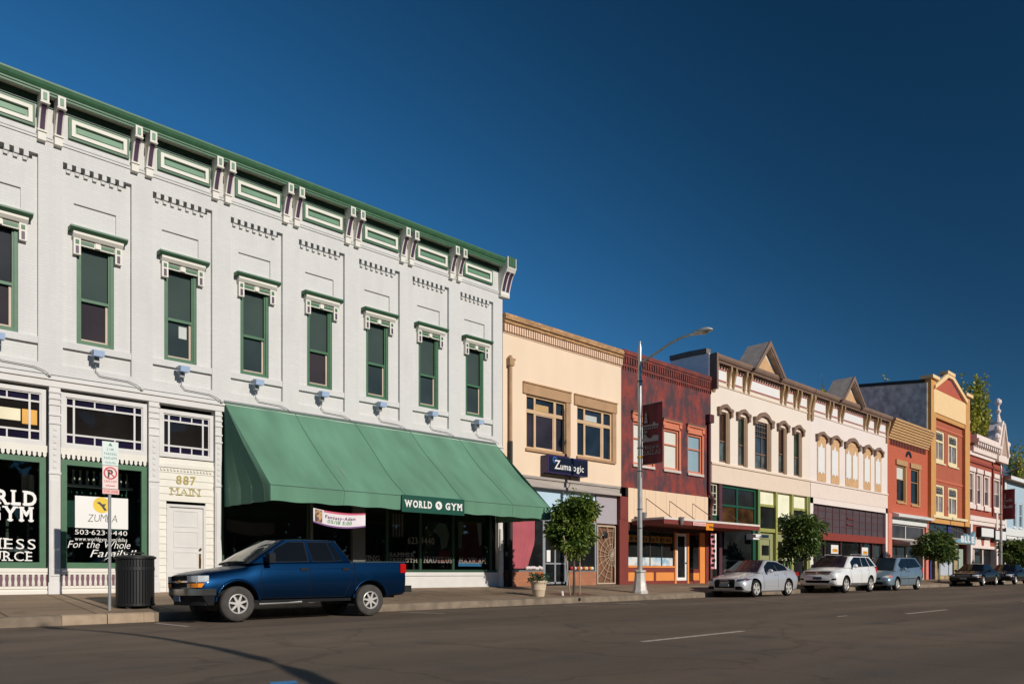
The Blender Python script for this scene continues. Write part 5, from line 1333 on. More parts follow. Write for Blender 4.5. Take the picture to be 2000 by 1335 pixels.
# ---------------- light blue building
b9 = bld('light blue and white two storey building at the right edge of the street', 92)
blu = M('light_blue_boards', lin(176, 198, 212), .7, var=.04); wht9 = M('white_boards', lin(226, 228, 226), .7, var=.04)
W9 = [(88.2, 89.3, 5.5, 8.0), (90.4, 91.6, 5.5, 8.0), (92.6, 93.8, 5.5, 8.0)]
shell(b9, blu, X9 + .3, 100, 10.0, W9, ground=4.6)
MB().prism([(FY - .6, 9.95), (FY - .6, 10.2), (FY + 8, 12.2), (FY + 20, 10.2), (FY + 20, 9.95)], 'x', X9 + .2, 100).build('roof', M('tan_roof', lin(190, 160, 130), .8), b9)
Bx('eaves', white, b9, X9 + .2, 100, FY - .65, FY - .601, 9.9, 10.25)
for a, c, z0, z1 in W9: sash(b9, a, c, z0, z1, wht9, GL('grey_blue_glass', lin(120, 134, 140), .1), t=.12, rail=.5, sill=wht9)
MB().box(X9 + .3, 100, FY - .2, FY - .001, 4.6, 5.3).box(X9 + .3, 100, FY - .1, FY + .2, 3.0, 4.6).box(X9 + .3, X9 + .9, FY - .1, FY + .2, .3, 9.9).build('white_front', wht9, b9)
MB().prism([(FY - .101, 4.3), (FY - 2.2, 2.9), (FY - 2.2, 2.7), (FY - .101, 2.9)], 'x', X9 + .6, 89).build('awning', M('grey_canvas', lin(150, 140, 134), .8), b9)
Bx('shop_pane', gsh, b9, X9 + .9, 100, y, y + .03, .3, 3.0)
# ================================================================ vehicles (built nose at local x=0, near side at -y)
def paintm(name, col, metal=0.35, rough=0.32):
    return M(name, col, rough, metal, var=.03, coat=1.0, scale=1.5)
tyrem = M('dusty_tyre', (.055, .05, .045), .9, var=.25, scale=6)
tyred = M('dark_tyre', (.022, .021, .02), .9, var=.25, scale=6, spec=.1)
rimm = M('alloy', lin(222, 218, 212), .35, .4, var=.05)
rimd = M('rim_shadow', (.02, .02, .02), .7)
cglass = GL('car_glass', (.006, .007, .008), .02, spec=.28, var=.1)
chrome = M('chrome', (.75, .75, .75), .12, 1.0, var=.03)
lampg = GL('headlamp_glass', lin(190, 196, 200), .06, var=.25, scale=6)
amber = M('amber_lens', lin(235, 140, 40), .15, var=.1)
redl_ = M('red_lens', lin(190, 24, 24), .15, var=.1)
trimb = M('black_trim', (.012, .012, .013), .5, spec=.12)
well = M('wheel_well', (.01, .01, .01), .9)
platem = M('number_plate', lin(150, 160, 165), .5)
def cr(pts, n):
    """Catmull-Rom through rows of numbers"""
    out = []
    P = [pts[0]] + list(pts) + [pts[-1]]
    for i in range(1, len(P) - 2):
        for k in range(n):
            t = k / n
            out.append([0.5 * (2 * b + (c - a) * t + (2 * a - 5 * b + 4 * c - d) * t * t + (3 * b - a - 3 * c + d) * t ** 3) for a, b, c, d in zip(P[i - 1], P[i], P[i + 1], P[i + 2])])
    out.append(list(pts[-1])); return out
def lower_body(rows, n=4):
    """rows: x, underside z, top z, half width top, half width middle, half width bottom, crown"""
    mb = MB(); rings = []
    for x, zb, zt, wt, wm, wb, c in cr(rows, n):
        h = zt - zb
        half = [(0, zb), (wb - .07, zb), (wb, zb + .05), (wb + (wm - wb) * .6, zb + h * .22), (wm, zb + h * .45), (wm - (wm - wt) * .12, zb + h * .66), (wm - (wm - wt) * .5, zb + h * .84), (wt, zt - .035), (wt - .06, zt - .008), (wt * .55, zt + c * .7), (0, zt + c)]
        rings.append([(x, -p[0], p[1]) for p in half] + [(x, p[0], p[1]) for p in half[-2:0:-1]])
    m = len(rings[0])
    for r in rings: mb.v += r
    for i in range(len(rings) - 1):
        for k in range(m): mb.f.append((i * m + k, i * m + (k + 1) % m, (i + 1) * m + (k + 1) % m, (i + 1) * m + k)); mb.m.append(0)
    mb.f.append(tuple(range(m))); mb.m.append(0); mb.f.append(tuple(range((len(rings) - 1) * m, len(rings) * m))); mb.m.append(0)
    return mb
def cut(o, cutters):
    """subtract meshes (MB list, one material each) from object o"""
    tmp = []
    for mb, mat in cutters:
        c = mb.build('cutter', mat); tmp.append(c)
        md = o.modifiers.new('b', 'BOOLEAN'); md.operation = 'DIFFERENCE'; md.object = c; md.solver = 'EXACT'
        try: md.material_mode = 'TRANSFER'
        except Exception: pass
    dg = bpy.context.evaluated_depsgraph_get()
    me = bpy.data.meshes.new_from_object(o.evaluated_get(dg))
    o.modifiers.clear(); o.data = me
    for c in tmp: bpy.data.objects.remove(c)
def smooth(o, a=35):
    for p in o.data.polygons: p.use_smooth = True
    o.data.set_sharp_from_angle(angle=R(a))
class Car:
    def __init__(s, name, label, cat, paint, rows, wheels, wr, W, arch=None, n=4):
        s.root = thing(name, label, cat); s.paint = paint; s.W = W; s.wh = wheels; s.wr = wr
        s.body = lower_body(rows, n).build('body', paint, s.root)
        cs = []
        ar = arch or wr + .06
        for x in wheels:
            for sg in (-1, 1):
                y0, y1 = sorted((sg * (W / 2 + .2), sg * (W / 2 - .32)))
                cs.append((MB().lathe([(ar, y0), (ar, y1)], x, wr + .02, 32, axis='y'), well))
        cut(s.body, cs)
        smooth(s.body)
        s.tree()
    def tree(s):
        bm = bmesh.new(); bm.from_mesh(s.body.data); s.bvh = BVHTree.FromBMesh(bm); bm.free()
    def glasshouse(s, base, top, zb, zt, paint=None, crown=.04, bev=.05):
        """base/top: (x front, x rear, half width); zb: belt height front, rear; zt: roof height front, rear"""
        (bf, br, bw), (tf, trr, tw) = base, top
        q = {'A': (bf, -bw, zb[0]), 'B': (br, -bw, zb[1]), 'C': (trr, -tw, zt[1]), 'D': (tf, -tw, zt[0])}
        s.q = {k: Vector(v) for k, v in q.items()}
        m = lambda v: (v[0], -v[1], v[2])
        bm = bmesh.new(); V = [bm.verts.new(p) for p in (q['A'], q['B'], q['C'], q['D'], m(q['A']), m(q['B']), m(q['C']), m(q['D']))]
        for f in ((0, 1, 2, 3), (4, 7, 6, 5), (0, 3, 7, 4), (1, 5, 6, 2), (0, 4, 5, 1)): bm.faces.new([V[i] for i in f])
        # crowned roof
        c = [V[3], V[2], V[6], V[7]]; nx, ny = 6, 6; g = []
        for i in range(nx + 1):
            u = i / nx; row = []
            for j in range(ny + 1):
                v = j / ny; a = V[3].co.lerp(V[2].co, u); b = V[7].co.lerp(V[6].co, u); p = a.lerp(b, v); p.z += crown * (1 - (2 * v - 1) ** 2) * (0.35 + .65 * math.sin(math.pi * (.1 + .8 * u)))
                row.append(p)
            g.append(row)
        W_ = [[bm.verts.new(p) if not (i in (0, nx) and j in (0, ny)) else {(0, 0): V[3], (nx, 0): V[2], (nx, ny): V[6], (0, ny): V[7]}[(i, j)] for j, p in enumerate(r)] for i, r in enumerate(g)]
        for i in range(nx):
            for j in range(ny): bm.faces.new((W_[i][j], W_[i + 1][j], W_[i + 1][j + 1], W_[i][j + 1]))
        bmesh.ops.recalc_face_normals(bm, faces=bm.faces)
        es = [e for e in bm.edges if {e.verts[0], e.verts[1]} in ({V[0], V[3]}, {V[1], V[2]}, {V[4], V[7]}, {V[5], V[6]})]
        bmesh.ops.bevel(bm, geom=es, offset=bev, segments=3, affect='EDGES', profile=.5)
        me = bpy.data.meshes.new('cabin'); bm.to_mesh(me); bm.free(); me.materials.append(paint or s.paint)
        o = bpy.data.objects.new('cabin', me); C.objects.link(o); o.parent = s.root; ORG[o.name] = Vector((0, 0, 0))
        smooth(o, 40); s.cabin = o
        bm = bmesh.new(); bm.from_mesh(me); s.gb = BVHTree.FromBMesh(bm); bm.free()
    def side_uv(s, u, v, off, sg):
        a = s.q['A'].lerp(s.q['B'], u); d = s.q['D'].lerp(s.q['C'], u); p = a.lerp(d, v)
        nrm = (s.q['B'] - s.q['A']).cross(s.q['D'] - s.q['A']).normalized()
        if nrm.y > 0: nrm = -nrm
        p = p + nrm * off
        return (p.x, p.y * (1 if sg < 0 else -1), p.z)
    def side_glass(s, polys, name='side_window', trim=True, mat=None):
        for poly in polys:
            for sg in (-1, 1):
                cu = sum(p[0] for p in poly) / len(poly); cv = sum(p[1] for p in poly) / len(poly)
                def ring(off, grow):
                    return [s.side_uv(cu + (u - cu) * grow[0], cv + (v - cv) * grow[1], off, sg) for u, v in poly]
                def slab(mb, o0, o1, g):
                    a, b = ring(o0, g), ring(o1, g); n = len(a); mb.add(a + b, [tuple(range(n)), tuple(range(n, 2 * n))] + [(i, (i + 1) % n, n + (i + 1) % n, n + i) for i in range(n)])
                mb = MB(); slab(mb, -.02, .008, (1, 1)); gl = mb.build(name, mat or cglass, s.root)
                if trim:
                    mb = MB(); slab(mb, -.02, .004, (1.05, 1.07)); mb.build('window_trim', trimb, gl)
    def _end(s, front, u, v, off):
        A, D = (s.q['A'], s.q['D']) if front else (s.q['B'], s.q['C'])
        m = lambda w: Vector((w.x, -w.y, w.z))
        a = A.lerp(m(A), u); d = D.lerp(m(D), u); p = a.lerp(d, v)
        nrm = (m(A) - A).cross(D - A).normalized()
        if (nrm.x > 0) == front: nrm = -nrm
        bow = .05 * (1 - (2 * u - 1) ** 2)
        p = p + nrm * (off + bow)
        return tuple(p)
    def end_glass(s, front, name, m=(.05, .95, .04, .93), mat=None):
        mb = MB(); n = 8; g = []
        for i in range(n + 1):
            u = m[0] + (m[1] - m[0]) * i / n
            k = 1.0
            g.append([s._end(front, u, m[2] + (m[3] - m[2]) * j / 3, .006 - .045) for j in range(4)] + [s._end(front, u, m[2] + (m[3] - m[2]) * j / 3, .008) for j in range(3, -1, -1)])
        L_ = len(g[0])
        for r in g: mb.v += r
        for i in range(n):
            for k in range(L_): mb.f.append((i * L_ + k, i * L_ + (k + 1) % L_, (i + 1) * L_ + (k + 1) % L_, (i + 1) * L_ + k)); mb.m.append(0)
        mb.f.append(tuple(range(L_))); mb.m.append(0); mb.f.append(tuple(range(n * L_, (n + 1) * L_))); mb.m.append(0)
        return mb.build(name, mat or cglass, s.root, smooth=30)
    def decal(s, name, mat, poly, axis, off=.006, parent=None, both=False, cuts=5, thick=.02, flip=1):
        """poly in (y,z) seen from the nose ('f') or tail ('r'), or in (x,z) seen from the near side ('s'): laid on the bodywork with a thickness"""
        for sg in ((1, -1) if both else (1,)):
            bm = bmesh.new(); vs = [bm.verts.new((p[0], p[1], 0)) for p in poly]; bm.faces.new(vs)
            bmesh.ops.triangulate(bm, faces=bm.faces)
            for _ in range(cuts):
                es = [e for e in bm.edges if e.calc_length() > .09]
                if not es: break
                bmesh.ops.subdivide_edges(bm, edges=es, cuts=1); bmesh.ops.triangulate(bm, faces=[f for f in bm.faces if len(f.verts) > 3])
            mb = MB(); outer = []; idx = {}
            for i, v in enumerate(bm.verts):
                u, z = v.co.x, v.co.y
                if axis == 's': o, d = Vector((u, -3, z)), Vector((0, 1, 0))
                elif axis == 'f': o, d = Vector((-3, u, z)), Vector((1, 0, 0))
                else: o, d = Vector((9, u, z)), Vector((-1, 0, 0))
                h = s.bvh.ray_cast(o, d)
                p = h[0] if h[0] is not None else None
                if p is None:
                    h = s.bvh.find_nearest(Vector((u, -s.W / 2, z)) if axis == 's' else Vector((.1 if axis == 'f' else 5, u, z))); p = h[0]
                    nr = h[1]
                else: nr = h[1]
                if nr.dot(d) > 0: nr = -nr
                idx[v] = i; outer.append((p + nr * off, p - nr * thick))
            f = []
            n = len(outer)
            pts = [o_ for o_, _ in outer] + [i_ for _, i_ in outer]
            fs = []
            for fc in bm.faces: fs.append(tuple(idx[v] for v in fc.verts)); fs.append(tuple(idx[v] + n for v in reversed(fc.verts)))
            for e in bm.edges:
                if len(e.link_faces) == 1: a, b = idx[e.verts[0]], idx[e.verts[1]]; fs.append((a, b, b + n, a + n))
            if sg < 0: pts = [Vector((p.x, -p.y, p.z)) for p in pts]
            mb.add(pts, fs); bm.free()
            o = mb.build(name, mat, parent or s.root, smooth=40)
        return o
    def line(s, pts, axis='s', w=.012, mat=None, name='seam', both=True):
        """a shut line: thin strip following the panel"""
        mb = MB()
        for sg in ((1, -1) if both else (1,)):
            pr = []
            for i in range(len(pts) - 1):
                for k in range(6):
                    t = k / 6; pr.append((pts[i][0] + (pts[i + 1][0] - pts[i][0]) * t, pts[i][1] + (pts[i + 1][1] - pts[i][1]) * t))
            pr.append(pts[-1]); q = []
            for u, z in pr:
                o, d = (Vector((u, -3, z)), Vector((0, 1, 0))) if axis == 's' else (Vector((-3, u, z)), Vector((1, 0, 0)))
                h = s.bvh.ray_cast(o, d)
                if h[0] is None: continue
                p = h[0].copy(); 
                if sg < 0: p.y = -p.y
                q.append(p)
            for a, b in zip(q[:-1], q[1:]):
                if (a - b).length < .4: mb.tube([a, b], w * .5, 5)
        return mb.build(name, mat or trimb, s.root)
    def wheel(s, x, sg, spokes=5, tm=None, rr=.62, sw=.055, wd=.20):
        r = s.wr; yo = sg * (s.W / 2 - .015); yi = yo - sg * wd
        mb = MB()
        pr = [(r * rr, 0), (r * rr + .012, -.006), (r * .80, .0), (r * .93, .012), (r * .985, .03), (r, .05), (r, wd - .05), (r * .97, wd - .02), (r * .9, wd), (r * .6, wd)]
        mb.lathe([(a, yo - sg * b) for a, b in pr] + [(r * rr, yo - sg * .06)], x, r, 32, axis='y', cap=False)
        t = mb.build('wheel', tm or tyred, s.root, smooth=40)
        R_ = r * rr
        mb = MB().lathe([(R_ + .004, yo - sg * .09), (R_ + .004, yo - sg * .004), (R_ - .012, yo + sg * .004), (R_ - .028, yo - sg * .012), (R_ - .03, yo - sg * .06)], x, r, 32, axis='y', cap=False)
        mb.lathe([(.0, yo - sg * .002), (.05, yo - sg * .004), (.065, yo - sg * .02), (.065, yo - sg * .06)], x, r, 16, axis='y')
        for k in range(spokes):
            a = 2 * math.pi * k / spokes + .3; ca, sa = math.cos(a), math.sin(a)
            h0, h1 = sw * .75, sw * .5
            def pt(rad, off, yy): return (x + ca * rad - sa * off, yy, r + sa * rad + ca * off)
            for y_a, y_b in ((yo - sg * .008, yo - sg * .045),):
                v = [pt(.05, -h0, y_a), pt(.05, h0, y_a), pt(R_ - .015, h1, y_a), pt(R_ - .015, -h1, y_a), pt(.05, -h0, y_b), pt(.05, h0, y_b), pt(R_ - .015, h1, y_b), pt(R_ - .015, -h1, y_b)]
                mb.add(v, [(0, 1, 2, 3), (4, 7, 6, 5), (0, 4, 5, 1), (1, 5, 6, 2), (2, 6, 7, 3), (3, 7, 4, 0)])
        mb.build('rim', rimm, t, smooth=30)
        MB().lathe([(.0, yo - sg * .07), (R_ - .005, yo - sg * .07), (R_ - .005, yo - sg * .085), (0, yo - sg * .085)], x, r, 24, axis='y').build('rim_shade_disc', rimd, t)  # near-black disc paints the shade seen between the spokes
        return t
    def wheels(s, **kw):
        for x in s.wh:
            for sg in (-1, 1): s.wheel(x, sg, **kw)
    def mirror(s, x, z, mat=None, l=.2, h=.15):
        for sg in (-1, 1):
            y = sg * (s.W / 2 + .07)
            mb = MB().ball((x, y, z), .11, 12, (l / .22 * .75, 1.0, h / .22)); mb.tube([(x + .03, sg * (s.W / 2 - .12), z - h * .35), (x + .02, y - sg * .04, z - h * .2)], .028, 6)
            mb.build('mirror', mat or s.paint, s.root, smooth=50)
    def handle(s, x, z, mat=None, l=.18):
        for sg in (-1, 1):
            h = s.bvh.ray_cast(Vector((x, -3, z)), Vector((0, 1, 0)))
            y = (h[0].y if h[0] else -s.W / 2)
            mb = MB().box(x - l / 2, x + l / 2, min(sg * -(y - .022), sg * -(y + .01)), max(sg * -(y - .022), sg * -(y + .01)), z - .028, z + .028)
            mb.build('handle', mat or s.paint, s.root)
    def box(s, name, mat, *a, parent=None): return MB().box(*a).build(name, mat, parent or s.root)
    def place(s, x, y, yaw=0, roll=0):
        s.root.location = (x, y, gz(x + 2, 15)); s.root.rotation_euler = (roll, 0, yaw)

# ---- pickup truck, four doors, short bed
blue = M('truck_blue', (.002, .022, .068), .42, .85, var=.03, coat=.35, spec=.1)
rows = [(0.10, .52, .93, .60, .74, .70, .0), (0.18, .44, .97, .68, .79, .76, .01), (.34, .42, 1.01, .72, .83, .80, .02), (.7, .40, 1.055, .745, .85, .81, .03), (1.1, .40, 1.12, .76, .855, .82, .03), (1.5, .40, 1.19, .79, .865, .805, .02),
        (2.4, .40, 1.215, .80, .868, .805, .0), (3.4, .40, 1.235, .805, .868, .805, .0), (4.2, .42, 1.255, .805, .868, .81, .0), (4.9, .46, 1.26, .80, .858, .81, .0), (4.99, .50, 1.255, .81, .84, .82, .0)]
t = Car('pickup_truck', 'dark blue four door pickup truck parked at the kerb in front of the green awning', 'pickup truck', blue, rows, (.90, 4.02), .355, 1.73, arch=.435)
cut(t.body, [(MB().box(3.68, 4.90, -.72, .72, .80, 1.6), trimb)])
smooth(t.body); t.tree()
t.glasshouse((1.12, 3.58, .79), (1.92, 3.25, .63), (1.17, 1.22), (1.68, 1.70), crown=.05, bev=.07)
t.side_glass([[(.205, .07), (.545, .07), (.415, .90), (.16, .90), (.08, .60)], [(.60, .07), (.82, .07), (.80, .90), (.48, .90)][::1], [(.845, .08), (.90, .10), (.89, .90), (.83, .90)]])
t.end_glass(True, 'windscreen', mat=GL('windscreen_glass', (.03, .036, .032), .02, spec=1.0, var=.3, scale=3)); t.end_glass(False, 'rear_window', (.1, .9, .12, .9))
# wheel-arch flares
for sg in (-1, 1):
    for x in t.wh:
        mb = MB(); pts = []
        for k in range(17):
            a = math.pi * (.03 + .94 * k / 16); pts.append((x + .455 * math.cos(a), sg * (.865 - .02), .375 + .455 * math.sin(a)))
        mb.tube(pts, .03, 8).build('arch_flare', blue, t.root, smooth=60)
gry = M('truck_bumper_chrome', (.30, .29, .28), .18, .95, var=.1)
pl_ = M('dark_plastic', (.018, .019, .022), .6, spec=.08)
def bumper_pts(z0, z1, out, n=14, w=.86, back=.42, f0=0.0):
    pts = []
    for k in range(n + 1):
        u = -1 + 2 * k / n; y = w * u; x = f0 - out + (.16 * abs(u) ** 3)
        pts.append((x, y))
    return [(back, -w)] + pts + [(back, w)]
def wrap_band(z0, z1, w, f0, back, th=.07, rake=0):
    o = bumper_pts(0, 0, 0, w=w, back=back, f0=f0); i = [(x + th if 0 < k < len(o) - 1 else x, y * (1 - th / w)) for k, (x, y) in enumerate(o)]
    mb = MB(); n = len(o)
    v = [(x + (rake if z == z0 and x < back else 0), y * (1 - (rake * .5 if z == z0 else 0)), z) for z in (z0, z1) for x, y in o] + [(x, y, z) for z in (z0, z1) for x, y in i]
    for k in range(n - 1):
        mb.face([v[k], v[k + 1], v[n + k + 1], v[n + k]]); mb.face([v[2 * n + k], v[2 * n + k + 1], v[3 * n + k + 1], v[3 * n + k]])
        mb.face([v[n + k], v[n + k + 1], v[3 * n + k + 1], v[3 * n + k]]); mb.face([v[k], v[k + 1], v[2 * n + k + 1], v[2 * n + k]])
    for k in (0, n - 1): mb.face([v[k], v[n + k], v[3 * n + k], v[2 * n + k]])
    return mb
fb_ = wrap_band(.54, .665, .87, .0, .44).build('front_bumper', gry, t.root, smooth=40)
wrap_band(.34, .539, .86, .012, .42, rake=.13).build('air_dam', pl_, fb_, smooth=40)
t.box('number_plate', M('plate_blue', lin(60, 84, 120), .5), -.012, .02, -.16, .16, .42, .53, parent=fb_)
gr = t.decal('grille', pl_, [(-.72, .70), (.72, .70), (.70, .93), (-.70, .93)], 'f', .012)
wrap = MB().box(.055, .10, -.42, .42, .795, .83).build('chrome_bar', chrome, gr)
MB().prism([(-.10, .80), (-.03, .80), (-.03, .785), (.03, .785), (.03, .80), (.10, .80), (.10, .83), (.03, .83), (.03, .845), (-.03, .845), (-.03, .83), (-.10, .83)], 'x', .035, .054).build('emblem', M('gold_emblem', lin(200, 160, 80), .3, .5), gr)
for sg in (-1, 1):
    def hl(nm, mat, z0, z1, a, b, off):
        p = []; n = 8
        mb = MB()
        o = [(.045 + .13 * max(0, (yy - .55) / .3) ** 2 - off, sg * yy) for yy in [a + (b - a) * k / n for k in range(n + 1)]]
        tail = [(o[-1][0] + .20, sg * (b + .035))]
        o2 = o + tail
        for (x0_, y0_), (x1_, y1_) in zip(o2[:-1], o2[1:]): mb.face([(x0_, y0_, z0), (x1_, y1_, z0), (x1_, y1_, z1), (x0_, y0_, z1)])
        top = o2 + [(x_ + .12, y_ * .93) for x_, y_ in reversed(o2)]
        mb.face([(x_, y_, z1) for x_, y_ in top]); mb.face([(x_, y_, z0) for x_, y_ in top])
        return mb.build(nm, mat, t.root, smooth=40)
    hl('headlight', lampg, .80, .925, .42, .78, .0)
    hl('indicator', amber, .695, .775, .42, .78, .0)
MB().box(.10, .2, -.78, .78, .775, .80).build('grille_divider', chrome, t.root)
rb = MB().box(4.97, 5.17, -.84, .84, .52, .68).build('rear_bumper', gry, t.root)
for sg in (-1, 1): MB().box(4.84, 5.0, sg * .852 - .012, sg * .852 + .012, .98, 1.19).build('tail_light', redl_, t.root)
tg = MB().box(4.985, 5.03, -.70, .70, .70, 1.24).build('tailgate', blue, t.root)
t.line([(1.42, 1.15), (1.36, .80), (1.40, .46)]); t.line([(2.50, 1.18), (2.50, .46)]); t.line([(3.55, 1.18), (3.50, .82), (3.36, .48)]); t.line([(3.62, 1.21), (3.62, .45)], w=.028); t.line([(1.4, .455), (3.36, .455)])
t.line([(1.42, 1.05), (3.6, 1.08)], w=.006, name='side_crease', mat=blue)
t.handle(2.36, 1.05, pl_); t.handle(3.38, 1.06, pl_)
MB().box(1.0, 3.5, -.84, .84, .36, .42).box(3.4, 4.9, -.5, .5, .40, .5).box(.6, 1.3, -.55, .55, .22, .42).box(3.7, 4.4, -.7, .7, .28, .42).build('chassis', trimb, t.root)
MB().tube([(1.35, -.80, .34), (2.3, -.82, .36)], .03, 8).build('step_bar', M('dull_alloy', (.4, .4, .38), .4, .8), t.root)
for sg in (-1, 1): MB().box(1.5, 1.58, min(sg * .80, sg * 1.0), max(sg * .80, sg * 1.0), 1.20, 1.24).box(1.47, 1.60, min(sg * .88, sg * 1.06), max(sg * .88, sg * 1.06), 1.18, 1.38).build('mirror', pl_, t.root)
MB().tube([(1.25, -.5, 1.23), (1.55, -.1, 1.42)], .012, 5).tube([(1.2, .1, 1.24), (1.5, .5, 1.42)], .012, 5).build('wiper', trimb, t.root)
t.wheels(spokes=7, tm=tyrem, rr=.57, sw=.034)
t.place(5.73, 15.82, yaw=0, roll=R(-1.1))

# ---- silver sedan
sil = paintm('silver_paint', (.55, .56, .58), .35, .38)
rows = [(0, .36, .62, .58, .66, .62, 0), (.06, .26, .68, .66, .76, .72, .01), (.2, .22, .735, .70, .84, .82, .03), (.6, .2, .82, .72, .89, .87, .05), (1.1, .2, .90, .74, .905, .88, .06), (1.45, .2, .97, .78, .91, .88, .04), (2.4, .2, 1.02, .80, .91, .88, .0), (3.4, .2, 1.06, .78, .91, .88, .01), (3.9, .22, 1.08, .73, .90, .86, .03), (4.3, .26, 1.06, .68, .85, .80, .03), (4.42, .34, 1.0, .62, .78, .72, .02), (4.45, .42, .9, .58, .72, .66, 0)]
c = Car('sedan', 'silver sedan parked beside the pink vertical flag and the lime shop', 'car', sil, rows, (.84, 3.44), .33, 1.83)
c.glasshouse((1.2, 4.0, .80), (2.05, 3.05, .58), (.94, 1.05), (1.44, 1.42), crown=.05, bev=.06)
c.side_glass([[(.16, .08), (.52, .06), (.50, .90), (.20, .90), (.08, .5)], [(.55, .06), (.84, .08), (.93, .45), (.80, .86), (.54, .90)]])
c.end_glass(True, 'windscreen', mat=GL('plum_windscreen', (.035, .02, .022), .02, spec=.8, var=.5, scale=3)); c.end_glass(False, 'rear_window')
g = c.decal('grille', trimb, [(-.42, .36), (.42, .36), (.45, .64), (.38, .69), (-.38, .69), (-.45, .64)], 'f', .01)
for k in range(4):
    mb = MB(); pts = [(-.045 + .055 * math.cos(a), -.135 + .09 * k + .055 * math.sin(a)) for a in [2 * math.pi * q / 14 for q in range(15)]]
    mb.tube([(-.035, -.135 + .09 * k + .05 * math.cos(2 * math.pi * q / 14), .60 + .05 * math.sin(2 * math.pi * q / 14)) for q in range(15)], .009, 5); mb.build('ring_emblem', chrome, g)
c.box('number_plate', platem, -.045, -.01, -.2, .2, .42, .52, parent=g)
c.decal('headlight', GL('dark_headlamp', lin(70, 76, 92), .05, var=.6, scale=12), [(.50, .60), (.80, .64), (.82, .72), (.50, .68)], 'f', .008, both=True)
c.decal('air_intake', trimb, [(.46, .30), (.78, .30), (.72, .42), (.46, .42)], 'f', .006, both=True)
c.decal('headlight_side', M('indicator_red', lin(150, 60, 50), .2), [(.26, .66), (.40, .69), (.40, .74), (.26, .72)], 's', .006, both=True)
c.line([(1.45, .94), (1.40, .62), (1.46, .30)]); c.line([(2.55, 1.0), (2.55, .30)]); c.line([(3.35, 1.02), (3.28, .75), (3.05, .45)]); c.line([(.8, .80), (3.9, .92)], w=.012, name='side_crease', mat=sil)
c.line([(1.3, .40), (3.1, .44)], w=.012, name='sill_crease', mat=sil)
c.handle(2.40, .86); c.handle(3.22, .90)
c.mirror(1.75, 1.02); c.wheels(spokes=5, rr=.72, sw=.085)
for sg in (-1, 1): MB().box(4.25, 4.42, sg * .80 - .03, sg * .80 + .03, .82, .98).build('tail_light', redl_, c.root)
c.place(26.45, 15.93)

# ---- white SUV
wht = paintm('white_paint', lin(246, 246, 244), .0, .3)
rows = [(0, .44, .90, .66, .76, .72, 0), (.08, .36, .98, .74, .86, .82, .02), (.25, .33, 1.04, .78, .92, .90, .04), (.7, .32, 1.12, .80, .95, .93, .05), (1.15, .32, 1.17, .82, .955, .93, .04), (2.2, .32, 1.20, .84, .955, .93, 0), (3.6, .34, 1.27, .84, .95, .92, 0), (4.4, .4, 1.28, .80, .90, .86, 0), (4.68, .48, 1.22, .74, .82, .78, 0), (4.74, .55, 1.15, .70, .78, .74, 0)]
c = Car('suv', 'white sport utility vehicle parked between the silver sedan and the blue minivan', 'car', wht, rows, (.95, 3.74), .375, 1.9)
c.glasshouse((.98, 4.62, .87), (1.85, 4.18, .68), (1.15, 1.24), (1.70, 1.70), crown=.06, bev=.07)
c.side_glass([[(.19, .08), (.50, .06), (.48, .90), (.20, .90), (.10, .5)], [(.53, .06), (.74, .06), (.74, .90), (.51, .90)], [(.77, .06), (.93, .10), (.90, .86), (.77, .90)]])
c.end_glass(True, 'windscreen', mat=GL('plum_windscreen', (.03, .025, .025), .02)); c.end_glass(False, 'rear_window')
g = c.decal('grille', M('suv_grille', (.12, .11, .11), .4, .4), [(-.58, .86), (.58, .86), (.66, 1.0), (-.66, 1.0)], 'f', .008)
MB().box(-.03, .03, -.62, .62, .91, .93).box(-.02, .06, -.64, .64, .985, 1.005).build('chrome_bar', chrome, g); MB().ball((-.02, 0, .93), .07, 10, (.4, 1.2, .8)).build('emblem', chrome, g)
c.decal('headlight', lampg, [(.64, .86), (.86, .94), (.90, 1.02), (.68, .98)], 'f', .008, both=True)
c.decal('air_intake', trimb, [(-.52, .46), (.52, .46), (.60, .58), (-.60, .58)], 'f', .006)
c.decal('fog_light', trimb, [(.64, .58), (.84, .60), (.84, .68), (.66, .66)], 'f', .006, both=True)
c.box('number_plate', M('plate_blue', lin(60, 84, 120), .5), -.04, .0, -.2, .2, .62, .74)
c.decal('lower_cladding', M('grey_cladding', (.10, .10, .10), .6), [(1.42, .345), (3.3, .36), (3.3, .46), (1.42, .46)], 's', .008, both=True)
c.line([(1.5, 1.14), (1.45, .8), (1.55, .46)]); c.line([(2.62, 1.16), (2.62, .46)]); c.line([(3.6, 1.2), (3.5, .9), (3.3, .6)])
c.handle(2.45, 1.04); c.handle(3.4, 1.08); c.mirror(1.72, 1.24, l=.25, h=.2); c.wheels(spokes=5, rr=.68, sw=.08)
for sg in (-1, 1): MB().tube([(2.1, sg * .62, 1.76), (2.2, sg * .62, 1.80), (4.0, sg * .62, 1.80), (4.1, sg * .62, 1.76)], .02, 6).build('roof_rail', grey, c.root); MB().box(4.5, 4.7, sg * .82 - .03, sg * .82 + .03, .95, 1.2).build('tail_light', redl_, c.root)
c.place(34.48, 15.96)

